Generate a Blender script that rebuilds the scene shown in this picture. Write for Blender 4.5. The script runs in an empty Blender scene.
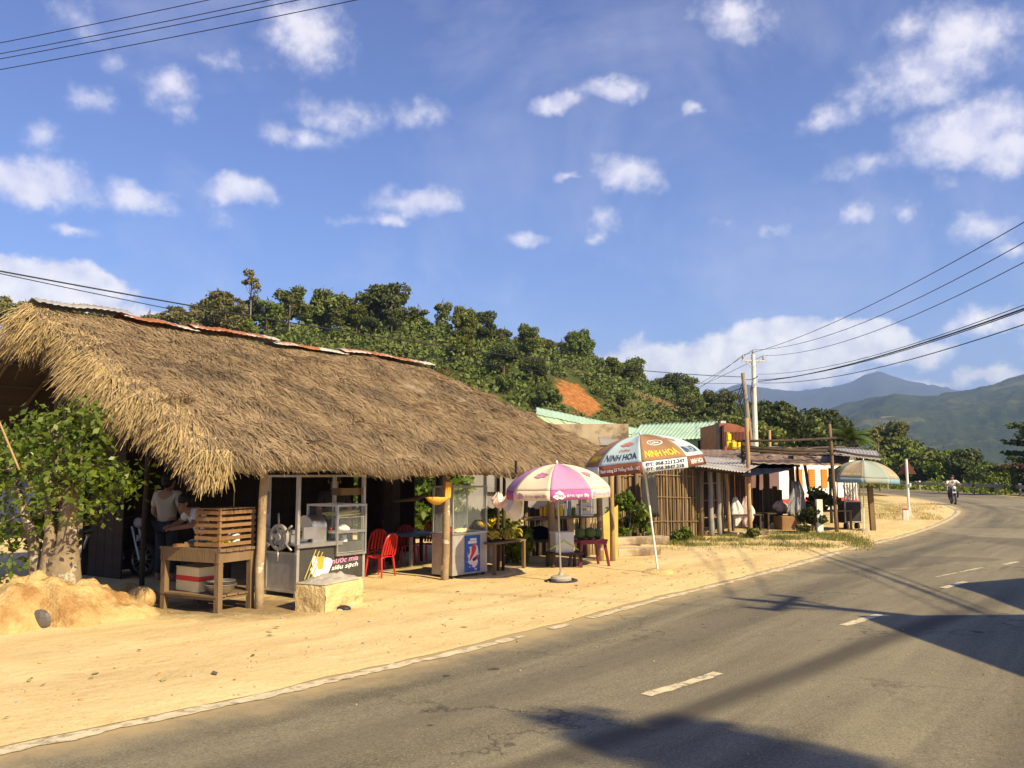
import bpy, bmesh, math, random
import numpy as np
from mathutils import Vector, Matrix, Euler, noise as mnoise

R = math.radians
scene = bpy.context.scene
COL = scene.collection
rnd = random.Random(7)

# ------------------------------------------------------------------ camera
F_PX, EYE, PITCH = 850.0, 1.7, math.atan(88 / 850)
cd = bpy.data.cameras.new('camera'); cam = bpy.data.objects.new('camera', cd); COL.objects.link(cam)
cd.sensor_width = 36; cd.lens = 36 * F_PX / 1024
cd.clip_start = 0.05; cd.clip_end = 30000
cam.location = (0, 0, EYE); cam.rotation_euler = (math.pi / 2 + PITCH, 0, 0)
scene.camera = cam


def ray(px, py):
    a, b = (px - 512) / F_PX, (384 - py) / F_PX
    y = math.cos(PITCH) - b * math.sin(PITCH); z = math.sin(PITCH) + b * math.cos(PITCH)
    return a / y, z / y


def G(px, py, z=0.0):
    """ground point seen at a place of the photograph"""
    x, s = ray(px, py); Y = (z - EYE) / s
    return x * Y, Y


def P(px, py, Y):
    x, s = ray(px, py)
    return Vector((x * Y, Y, EYE + s * Y))


def Wp(x, y, z):
    z -= EYE
    f = y * math.cos(PITCH) + z * math.sin(PITCH); u = -y * math.sin(PITCH) + z * math.cos(PITCH)
    return 512 + F_PX * x / f, 384 - F_PX * u / f


# ------------------------------------------------------------------ light, sky, exposure
SUN_EL = 37.0
SUN_AZ = math.atan2(0.75, -0.66)              # clockwise from +Y
sd = bpy.data.lights.new('sun', 'SUN'); sun = bpy.data.objects.new('sun', sd); COL.objects.link(sun)
sd.energy = 5.0; sd.angle = R(0.5); sd.color = (1.0, 0.83, 0.50)
sdir = Vector((math.sin(SUN_AZ) * math.cos(R(SUN_EL)), math.cos(SUN_AZ) * math.cos(R(SUN_EL)), math.sin(R(SUN_EL))))
sun.rotation_euler = sdir.to_track_quat('Z', 'Y').to_euler()
scene.view_settings.view_transform = 'Standard'; scene.view_settings.look = 'None'
scene.view_settings.gamma = 1; scene.view_settings.exposure = 0.90
scene.cycles.max_bounces = 6; scene.cycles.diffuse_bounces = 2; scene.cycles.glossy_bounces = 2
scene.cycles.transmission_bounces = 4; scene.cycles.transparent_max_bounces = 12
scene.cycles.volume_bounces = 0
scene.cycles.use_denoising = True

# clouds: px, py, half width, half height, weight (direction of each cloud as seen from the road)
CLOUDS = [
    (35, 182, 85, 26, 1.0), (135, 195, 48, 17, .75), (240, 192, 46, 15, .95), (165, 88, 42, 20, .62), (95, 98, 26, 18, .45),
    (45, 132, 26, 16, .42), (70, 232, 30, 8, .55), (175, 112, 24, 10, .4), (75, 20, 42, 22, .42), (115, 62, 30, 12, .3),
    (305, 30, 58, 40, .72), (330, 118, 62, 20, .55), (305, 140, 50, 13, .6), (420, 120, 34, 17, .52), (365, 120, 30, 14, .45),
    (225, 62, 40, 12, .35), (420, 202, 56, 16, .95), (390, 219, 22, 8, .7), (345, 219, 24, 7, .45), (225, 215, 24, 12, .32), (525, 238, 30, 9, .6),
    (557, 104, 40, 13, .85), (612, 92, 40, 15, .82), (625, 172, 44, 24, .85), (568, 176, 20, 7, .6), (600, 222, 24, 18, .38), (597, 242, 16, 8, .45),
    (693, 116, 18, 8, .55), (735, 20, 56, 26, .6), (745, 45, 34, 14, .4), (925, 75, 95, 32, .8), (960, 40, 75, 30, .78), (905, 35, 50, 22, .5), (835, 115, 36, 16, .65),
    (960, 135, 84, 34, 1.05), (1010, 150, 45, 22, .9), (870, 165, 56, 14, .4), (860, 218, 24, 20, .5), (905, 212, 24, 10, .4), (985, 228, 50, 18, .55), (955, 185, 24, 10, .4),
    (770, 228, 20, 7, .35), (725, 220, 20, 6, .3), (640, 395, 30, 8, .3),
    (50, 292, 95, 26, 2.2), (10, 276, 70, 20, 1.8), (100, 318, 80, 18, 1.6), (-80, 290, 120, 40, 1.4),
    (770, 350, 90, 30, 2.0), (725, 360, 84, 24, 1.6), (860, 340, 60, 22, 2.0), (905, 352, 52, 16, 1.1), (650, 362, 56, 22, 1.2), (770, 380, 100, 12, .9), (820, 362, 60, 16, 1.1),
    (1000, 322, 60, 16, .75), (950, 330, 26, 12, .4), (985, 378, 48, 12, .85), (930, 382, 40, 8, .55), (1080, 340, 70, 26, .8), (1010, 250, 30, 10, .35),
    (-200, 150, 120, 40, .9), (-420, 220, 160, 40, .9), (1250, 200, 120, 40, .9), (1450, 290, 180, 40, 1.0), (1200, 60, 90, 30, .7), (300, -120, 110, 40, .6), (800, -150, 130, 45, .7),
]
world = bpy.data.worlds.new('World'); scene.world = world; world.use_nodes = True
nt = world.node_tree; nt.nodes.clear()


class NT:
    """tiny node-building helper"""
    def __init__(s, t): s.t = t
    def n(s, kind, **kw):
        nd = s.t.nodes.new(kind)
        for k, v in kw.items():
            setattr(nd, k, v)
        return nd
    def put(s, sock, v):
        if v is None: return
        if isinstance(v, bpy.types.NodeSocket): s.t.links.new(v, sock)
        else: sock.default_value = v
    def math(s, op, a, b=None, c=None, clamp=False):
        nd = s.n('ShaderNodeMath', operation=op, use_clamp=clamp)
        for i, v in enumerate((a, b, c)): s.put(nd.inputs[i], v)
        return nd.outputs[0]
    def vec(s, op, a, b=None):
        nd = s.n('ShaderNodeVectorMath', operation=op)
        s.put(nd.inputs[0], a); s.put(nd.inputs[1], b)
        return nd.outputs['Value'] if op in ('LENGTH', 'DOT_PRODUCT', 'DISTANCE') else nd.outputs[0]
    def noise(s, vec, scale, detail=4, rough=.55, dist=0.0):
        nd = s.n('ShaderNodeTexNoise'); s.put(nd.inputs['Vector'], vec)
        nd.inputs['Scale'].default_value = scale; nd.inputs['Detail'].default_value = detail
        nd.inputs['Roughness'].default_value = rough; nd.inputs['Distortion'].default_value = dist
        return nd
    def ramp(s, fac, stops, interp='LINEAR'):
        nd = s.n('ShaderNodeValToRGB'); nd.color_ramp.interpolation = interp
        e = nd.color_ramp.elements
        while len(e) < len(stops): e.new(0.5)
        for el, (p, c) in zip(e, stops):
            el.position = p; el.color = (*c[:3], 1) if not isinstance(c, (int, float)) else (c, c, c, 1)
        s.put(nd.inputs['Fac'], fac)
        return nd.outputs['Color']
    def mix(s, fac, a, b, blend='MIX'):
        nd = s.n('ShaderNodeMix', data_type='RGBA', blend_type=blend)
        s.put(nd.inputs[0], fac)
        for i, v in ((6, a), (7, b)):
            if isinstance(v, tuple) and len(v) == 3: v = (*v, 1)
            s.put(nd.inputs[i], v)
        return nd.outputs[2]
    def maprange(s, v, a, b, c=0.0, d=1.0, smooth=False):
        nd = s.n('ShaderNodeMapRange'); nd.clamp = True
        if smooth: nd.interpolation_type = 'SMOOTHSTEP'
        for i, x in enumerate((v, a, b, c, d)): s.put(nd.inputs[i], x)
        return nd.outputs[0]


N = NT(nt)
sky = N.n('ShaderNodeTexSky', sky_type='NISHITA'); sky.sun_disc = False
sky.sun_elevation = R(SUN_EL); sky.sun_rotation = SUN_AZ
sky.air_density = 1.0; sky.dust_density = 0.6; sky.ozone_density = 2.2; sky.altitude = 200
tc = N.n('ShaderNodeTexCoord')
dirv = N.vec('NORMALIZE', tc.outputs['Generated'])
sep = N.n('ShaderNodeSeparateXYZ'); N.put(sep.inputs[0], dirv)
az = N.math('ARCTAN2', sep.outputs[0], sep.outputs[1]); el = N.math('ARCSINE', sep.outputs[2])
comb = N.n('ShaderNodeCombineXYZ'); N.put(comb.inputs[0], az); N.put(comb.inputs[1], el)
warp = N.noise(dirv, 11.0, 6, .62)
w2 = N.vec('SUBTRACT', warp.outputs['Color'], (0.5, 0.5, 0.5))
w2n = N.n('ShaderNodeVectorMath', operation='SCALE'); N.put(w2n.inputs[0], w2); w2n.inputs['Scale'].default_value = 0.055
posv = N.vec('ADD', comb.outputs[0], w2n.outputs[0])
acc = None
for (px, py, wx, wy, wt) in CLOUDS:
    x, s_ = ray(px, py); a0 = math.atan2(x, 1); e0 = math.atan2(s_, math.hypot(x, 1))
    cs = math.cos(a0)
    d_ = N.vec('SUBTRACT', posv, (a0, e0, 0.0)); d_ = N.vec('MULTIPLY', d_, (F_PX / (1.12 * wx * cs * cs + 1e-3), F_PX / (1.18 * wy * cs), 0.0))
    m_ = N.math('MULTIPLY_ADD', N.vec('LENGTH', d_), -wt, wt)
    acc = m_ if acc is None else N.math('SMOOTH_MAX', acc, m_, 0.12)
fine = N.noise(dirv, 30.0, 9, .64)
fine2 = N.noise(dirv, 7.0, 4, .5)
den = N.math('ADD', acc, N.math('MULTIPLY', N.math('SUBTRACT', fine.outputs['Fac'], 0.5), 1.05))
den = N.math('ADD', den, N.math('MULTIPLY', N.math('SUBTRACT', fine2.outputs['Fac'], 0.5), 0.3))
cov = N.maprange(den, 0.0, N.math('MULTIPLY_ADD', N.maprange(el, .10, .32, 1, 0), -.22, .74) , smooth=True)
wisp = N.maprange(N.noise(dirv, 4.5, 6, .62, .6).outputs['Fac'], 0.48, 0.86, 0.0, 0.34)
cov = N.math('MAXIMUM', cov, wisp)
shade = N.maprange(N.noise(N.vec('ADD', dirv, (0.0, 0.0, 0.012)), 24.0, 4, .5).outputs['Fac'], .35, .68)
thick = N.maprange(den, .4, 1.25)
f2 = N.noise(N.vec('ADD', dirv, (0.009, 0.0, 0.014)), 30.0, 5, .55); f1 = N.noise(dirv, 30.0, 5, .55)
relief = N.maprange(N.math('SUBTRACT', f1.outputs['Fac'], f2.outputs['Fac']), -.16, .12)
lit = N.math('MULTIPLY_ADD', relief, .65, N.math('MULTIPLY', N.math('MULTIPLY', shade, thick), .35))
ccol = N.mix(N.math('MULTIPLY_ADD', lit, .8, .2), (7.0, 6.9, 7.9), (12.5, 11.9, 10.4))
hs = N.n('ShaderNodeHueSaturation'); N.put(hs.inputs['Color'], sky.outputs[0]); hs.inputs['Saturation'].default_value = 1.16; hs.inputs['Value'].default_value = 1.0
skyc = N.mix(1.0, hs.outputs[0], (1.06, 0.94, 1.18), 'MULTIPLY')
skyc = N.mix(N.maprange(el, .12, .62, 0, 1), N.mix(1.0, skyc, (.96, 1.06, 1.06), 'MULTIPLY'), N.mix(1.0, skyc, (.98, .86, .90), 'MULTIPLY'))
low = N.maprange(el, 0.10, 0.30, 1.0, 0.0, smooth=True)
ccol = N.mix(low, N.mix(lit, (6.6, 6.3, 7.4), (10.2, 9.5, 8.9)), ccol)
soft = N.math('MULTIPLY_ADD', low, .24, .72)
mixc = N.mix(N.math('MULTIPLY', cov, soft), skyc, ccol)
bg = N.n('ShaderNodeBackground'); N.put(bg.inputs['Color'], mixc); bg.inputs['Strength'].default_value = 0.08
out = N.n('ShaderNodeOutputWorld'); nt.links.new(bg.outputs[0], out.inputs[0])


# ------------------------------------------------------------------ materials
def mat(name, c1, c2=None, scale=6.0, rough=.8, bump=0.0, bscale=None, island=0.0, objvar=0.0, metal=0.0, stretch=None,
        spec=.3, trans=0.0, alpha=1.0, dirt=None, dscale=2.0, dlo=.5, dhi=.7, detail=5, coat=0.0):
    m = bpy.data.materials.new(name); m.use_nodes = True
    t = m.node_tree; n = NT(t); b = t.nodes['Principled BSDF']; o = t.nodes['Material Output']
    tcn = n.n('ShaderNodeTexCoord'); v = tcn.outputs['Object']
    if stretch:
        v = n.vec('MULTIPLY', v, stretch)
    c2 = c2 or tuple(x * .75 for x in c1)
    nz = n.noise(v, scale, detail)
    f = n.maprange(nz.outputs['Fac'], .3, .7)
    if island:
        g = n.n('ShaderNodeNewGeometry')
        f = n.math('ADD', n.math('MULTIPLY', f, 1 - island), n.math('MULTIPLY', g.outputs['Random Per Island'], island))
    c = n.mix(f, c1, c2)
    if dirt:
        dn = n.noise(tcn.outputs['Object'], dscale, 6, .65)
        c = n.mix(n.maprange(dn.outputs['Fac'], dlo, dhi), c, dirt)
    if objvar:
        oi = n.n('ShaderNodeObjectInfo')
        h = n.n('ShaderNodeHueSaturation'); n.put(h.inputs['Color'], c)
        n.put(h.inputs['Value'], n.maprange(oi.outputs['Random'], 0, 1, 1 - objvar, 1 + objvar))
        n.put(h.inputs['Hue'], n.maprange(n.math('FRACT', n.math('MULTIPLY', oi.outputs['Random'], 7.3)), 0, 1, .5 - objvar * .07, .5 + objvar * .05))
        c = h.outputs[0]
    n.put(b.inputs['Base Color'], c)
    b.inputs['Roughness'].default_value = rough; b.inputs['Metallic'].default_value = metal
    b.inputs['Specular IOR Level'].default_value = spec
    if coat: b.inputs['Coat Weight'].default_value = coat
    if bump:
        bn = n.noise(v, bscale or scale * 3, 6, .6)
        bp = n.n('ShaderNodeBump'); bp.inputs['Strength'].default_value = min(1, bump); bp.inputs['Distance'].default_value = .02 if bump <= 1 else .02 * bump
        n.put(bp.inputs['Height'], bn.outputs['Fac']); t.links.new(bp.outputs[0], b.inputs['Normal'])
    if trans:
        tr = n.n('ShaderNodeBsdfTranslucent'); n.put(tr.inputs['Color'], n.mix(.5, c, (.25, .34, .04)))
        mx = n.n('ShaderNodeMixShader'); mx.inputs[0].default_value = trans
        t.links.new(b.outputs[0], mx.inputs[1]); t.links.new(tr.outputs[0], mx.inputs[2]); t.links.new(mx.outputs[0], o.inputs[0])
    if alpha < 1:
        tp = n.n('ShaderNodeBsdfTransparent'); mx = n.n('ShaderNodeMixShader'); mx.inputs[0].default_value = alpha
        t.links.new(tp.outputs[0], mx.inputs[1]); t.links.new(b.outputs[0], mx.inputs[2]); t.links.new(mx.outputs[0], o.inputs[0])
    return m


M = {}
M['wood'] = mat('weathered_wood', (.25, .165, .09), (.13, .085, .045), 5, .85, .5, 30, stretch=(1, 1, .25), island=.4)
M['grey_wood'] = mat('grey_weathered_wood', (.30, .25, .20), (.20, .165, .13), 3, .9, .3, 20, stretch=(1, 1, .3))
M['pale_wood'] = mat('pale_wood', (.46, .32, .17), (.30, .19, .09), 5, .85, .4, 30, stretch=(1, 1, .25), island=.4)
M['crate_wood'] = mat('crate_wood', (.31, .175, .08), (.18, .10, .045), 6, .85, .4, 30, island=.5)
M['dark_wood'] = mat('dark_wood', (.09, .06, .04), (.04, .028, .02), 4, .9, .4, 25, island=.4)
M['post'] = mat('peeling_post', (.40, .30, .18), (.20, .13, .075), 3.5, .9, .6, 18, dirt=(.62, .55, .42), dscale=7, dlo=.58, dhi=.64)
M['bamboo'] = mat('bamboo', (.36, .245, .12), (.10, .065, .035), 2, .8, .2, 30, island=.85)
M['yellow_board'] = mat('yellow_board', (.75, .47, .12), (.58, .33, .08), 3, .7, .2, 20)
M['thatch'] = mat('thatch', (.47, .34, .20), (.255, .18, .108), 1.6, .95, .3, 30, island=.5, dirt=(.20, .15, .10), dscale=1.1, dlo=.46, dhi=.68, spec=.1)
M['thatch_gold'] = mat('thatch_gold', (.54, .40, .20), (.30, .21, .10), 2, .95, .2, 30, island=.7, spec=.1)
M['thatch_core'] = mat('thatch_core', (.32, .24, .15), (.19, .14, .09), 7, .95, .8, 40)
M['rust'] = mat('rusty_sheet', (.40, .15, .06), (.26, .09, .04), 3, .7, .2, 20, dirt=(.52, .47, .42), dscale=1.6, dlo=.48, dhi=.56, metal=.1)
M['tin'] = mat('grey_tin_sheet', (.42, .41, .40), (.28, .26, .25), 2, .55, .1, 12, dirt=(.30, .19, .11), dscale=1.8, dlo=.55, dhi=.72, metal=.2)
M['old_roof'] = mat('old_brown_roofing', (.27, .18, .12), (.16, .11, .08), 2.5, .8, .4, 14, dirt=(.40, .36, .32), dscale=2.2, dlo=.56, dhi=.66)
M['green_tin'] = mat('green_roof_sheet', (.38, .53, .40), (.31, .45, .33), 1.2, .55, .0, dirt=(.22, .30, .22), dscale=1.2, dlo=.55, dhi=.85)
M['green_wall'] = mat('green_painted_wall', (.46, .62, .40), (.40, .55, .34), 2, .8)
M['red_tin'] = mat('red_brown_sheet', (.33, .12, .06), (.24, .085, .045), 2, .7, .1, 10, dirt=(.16, .06, .04), dscale=1.2)
M['plaster'] = mat('stained_plaster', (.52, .42, .28), (.38, .29, .18), 1.5, .9, .2, 15, dirt=(.17, .12, .08), dscale=1.6, dlo=.46, dhi=.62)
M['grey_wall'] = mat('grey_concrete', (.34, .32, .29), (.26, .24, .22), 1.5, .9, .2, 20, dirt=(.18, .16, .14), dscale=1)
M['white_wall'] = mat('whitewash', (.80, .78, .74), (.70, .68, .64), 2, .85, dirt=(.5, .44, .36), dscale=1.5, dlo=.6, dhi=.8)
M['orange'] = mat('orange_shutter', (.72, .25, .04), (.6, .2, .03), 3, .7)
M['steel'] = mat('brushed_steel', (.62, .60, .57), (.48, .46, .44), 9, .34, .05, 60, metal=.85)
M['alu'] = mat('aluminium_frame', (.52, .49, .45), (.40, .37, .33), 8, .45, metal=.5)
M['darkpanel'] = mat('dark_grey_panel', (.07, .064, .058), (.05, .046, .042), 4, .5, dirt=(.2, .16, .11), dscale=4, dlo=.6, dhi=.9)
M['iron'] = mat('cast_iron', (.16, .14, .125), (.09, .08, .075), 9, .55, metal=.4)
M['black'] = mat('black_paint', (.022, .021, .021), (.035, .03, .028), 5, .5)
M['rubber'] = mat('rubber', (.025, .024, .023), (.05, .046, .04), 8, .9)
M['yellow_conc'] = mat('yellow_painted_concrete', (.72, .57, .29), (.58, .43, .20), 4, .95, 1.5, 24, dirt=(.34, .22, .12), dscale=5, dlo=.55, dhi=.70, spec=.1)
M['mound'] = mat('sandy_clay', (.64, .48, .23), (.50, .34, .145), 3.5, .97, 2.0, 26, dirt=(.36, .20, .08), dscale=2.2, dlo=.48, dhi=.64, detail=8, spec=.05)
M['concrete'] = mat('concrete', (.44, .40, .34), (.33, .30, .25), 6, .9, .4, 30)
M['white_conc'] = mat('white_painted_concrete', (.78, .75, .68), (.66, .62, .54), 4, .85, dirt=(.5, .40, .27), dscale=4, dlo=.6, dhi=.8)
M['red_plastic'] = mat('red_plastic', (.52, .025, .02), (.42, .02, .016), 3, .4, spec=.5)
M['maroon'] = mat('maroon_plastic', (.22, .02, .05), (.16, .015, .035), 3, .4, spec=.5)
M['blue_plastic'] = mat('dull_blue_plastic', (.10, .16, .24), (.07, .12, .19), 3, .5)
M['yellow_plastic'] = mat('yellow_plastic', (.80, .60, .02), (.70, .48, .015), 3, .4)
M['amber'] = mat('amber_plastic', (.78, .42, .05), (.62, .32, .04), 5, .5)
M['white_cloth'] = mat('white_plastic', (.78, .75, .72), (.66, .62, .58), 5, .6)
M['pink_bag'] = mat('pink_printed_plastic', (.75, .42, .36), (.80, .74, .70), 14, .5)
M['grey_cloth'] = mat('grey_cloth', (.30, .30, .31), (.22, .22, .23), 4, .9)
M['tarp'] = mat('dark_blue_tarp', (.012, .015, .030), (.008, .01, .02), 3, .95, spec=.04)
M['blue_cloth'] = mat('light_blue_cloth', (.44, .47, .50), (.36, .39, .43), 4, .9)
M['glass'] = mat('clear_glass', (.75, .80, .80), (.72, .77, .77), 3, .08, alpha=.05, spec=.5)
M['paper_cream'] = mat('cream_card', (.72, .60, .36), (.66, .54, .30), 3, .9)
M['red_stripe'] = mat('red_print', (.62, .06, .04), (.55, .05, .03), 3, .8)
M['poster_blue'] = mat('poster_blue', (.03, .13, .50), (.02, .09, .40), 9, .5, dirt=(.45, .55, .72), dscale=16, dlo=.62, dhi=.66)
M['poster_red'] = mat('poster_red', (.66, .06, .06), (.55, .04, .05), 4, .5)
M['white_paint'] = mat('white_paint', (.80, .79, .76), (.74, .73, .70), 4, .6)
M['cane'] = mat('sugar_cane', (.60, .47, .11), (.36, .32, .09), 9, .6, island=.5)
M['cane_peeled'] = mat('peeled_cane', (.86, .74, .25), (.78, .64, .18), 12, .6, island=.5)
M['banana'] = mat('banana_yellow', (.45, .34, .04), (.27, .26, .03), 5, .6, island=.6)
M['coconut'] = mat('green_coconut', (.10, .15, .03), (.07, .10, .025), 4, .45)
M['bark'] = mat('pale_bark', (.30, .23, .15), (.17, .125, .08), 5, .95, 1.0, 16, dirt=(.50, .44, .35), dscale=4, dlo=.56, dhi=.64)
M['bark_dark'] = mat('brown_bark', (.17, .12, .08), (.10, .075, .05), 4, .95, .5, 12)
M['leaf_near'] = mat('glossy_leaf', (.17, .22, .025), (.045, .085, .012), 4, .42, island=.8, trans=.25, spec=.4)
M['leaf_hill'] = mat('hill_leaf', (.165, .185, .042), (.072, .102, .023), .35, .7, island=.55, objvar=.34, trans=.12)
M['leaf_olive'] = mat('olive_leaf', (.21, .19, .07), (.115, .115, .042), .35, .8, island=.55, objvar=.25, trans=.12)
M['leaf_yellow'] = mat('yellow_green_leaf', (.21, .24, .034), (.10, .145, .02), .5, .65, island=.6, objvar=.3, trans=.2)
M['leaf_red'] = mat('dry_reddish_leaf', (.135, .075, .035), (.08, .055, .025), .4, .8, island=.5, objvar=.3, trans=.1)
M['leaf_dark'] = mat('dark_leaf', (.095, .115, .032), (.048, .068, .019), .5, .7, island=.5, objvar=.25, trans=.08)
M['frond'] = mat('palm_frond', (.12, .17, .035), (.06, .10, .02), 1, .5, island=.5, trans=.15)
M['grass'] = mat('roadside_grass', (.22, .21, .06), (.12, .14, .03), 1.5, .8, island=.7, trans=.2)
M['drygrass'] = mat('dry_grass', (.46, .37, .14), (.28, .25, .08), 1.5, .9, island=.7)
M['skin'] = mat('skin', (.36, .20, .13), (.33, .18, .11), 6, .6)
M['hair'] = mat('black_hair', (.012, .010, .009), (.02, .017, .014), 20, .6)
M['shirt_white'] = mat('white_shirt', (.78, .75, .70), (.70, .67, .62), 6, .9)
M['shirt_beige'] = mat('beige_shirt', (.50, .45, .36), (.44, .39, .31), 6, .9)
M['shirt_dark'] = mat('dark_shirt', (.035, .03, .03), (.045, .04, .04), 6, .9)
M['trousers'] = mat('dark_trousers', (.03, .032, .042), (.04, .042, .052), 6, .9)
M['wire'] = mat('black_cable', (.018, .018, .02), (.025, .025, .026), 4, .6)
M['ceramic'] = mat('brown_ceramic', (.30, .22, .15), (.5, .45, .38), 6, .3)
M['rail'] = mat('grey_guard_rail', (.42, .40, .38), (.30, .28, .26), 3, .5, dirt=(.25, .19, .13), dscale=2, metal=.3)
M['sign_back'] = mat('brown_sign_back', (.16, .07, .05), (.11, .05, .04), 4, .7)
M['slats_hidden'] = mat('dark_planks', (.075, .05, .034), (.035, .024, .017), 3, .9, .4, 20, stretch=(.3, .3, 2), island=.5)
# umbrella cloths
M['u_blue'] = mat('sky_blue_canvas', (.45, .55, .56), (.39, .50, .52), 2.5, .85, trans=0, dirt=(.52, .56, .5), dscale=3, dlo=.6, dhi=.9)
M['u_brown'] = mat('brown_canvas', (.35, .195, .10), (.29, .16, .08), 2.5, .85, dirt=(.40, .33, .24), dscale=3.2, dlo=.58, dhi=.92)
M['u_maroon'] = mat('brown_valance', (.24, .09, .05), (.19, .07, .04), 2.5, .85)
M['u_white'] = mat('white_canvas', (.80, .79, .76), (.74, .73, .70), 2.5, .85, dirt=(.40, .33, .24), dscale=3.2, dlo=.58, dhi=.92)
M['u_cream'] = mat('cream_canvas', (.78, .66, .47), (.70, .57, .38), 2.5, .85, dirt=(.40, .33, .24), dscale=3.2, dlo=.58, dhi=.92)
M['u_pink'] = mat('pink_canvas', (.50, .27, .44), (.44, .23, .39), 2.5, .85, dirt=(.40, .33, .24), dscale=3.2, dlo=.58, dhi=.92)
M['u_magenta'] = mat('magenta_canvas', (.48, .13, .36), (.42, .11, .31), 2.5, .85, dirt=(.40, .33, .24), dscale=3.2, dlo=.58, dhi=.92)
M['u_tan'] = mat('faded_tan_canvas', (.38, .29, .18), (.30, .24, .15), 2.5, .85, dirt=(.35, .42, .36), dscale=3, dlo=.5, dhi=.8)
M['u_faded'] = mat('faded_blue_canvas', (.30, .37, .35), (.32, .34, .27), 2.5, .85, dirt=(.45, .38, .22), dscale=3, dlo=.5, dhi=.8)
M['u_bluev'] = mat('blue_valance', (.19, .33, .43), (.22, .31, .35), 2.5, .85)
M['ink_navy'] = mat('navy_print', (.035, .06, .13), (.03, .05, .11), 5, .8)
M['ink_yellow'] = mat('yellow_print', (.85, .62, .05), (.8, .56, .04), 5, .8)
M['ink_red'] = mat('faded_red_print', (.55, .16, .13), (.5, .2, .17), 5, .8)
M['ink_pink'] = mat('pink_print', (.72, .30, .46), (.66, .25, .42), 5, .8)
M['ink_purple'] = mat('purple_print', (.34, .15, .28), (.5, .25, .25), 9, .8)
M['ink_white'] = mat('white_print', (.80, .78, .74), (.76, .74, .70), 5, .8)


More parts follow.
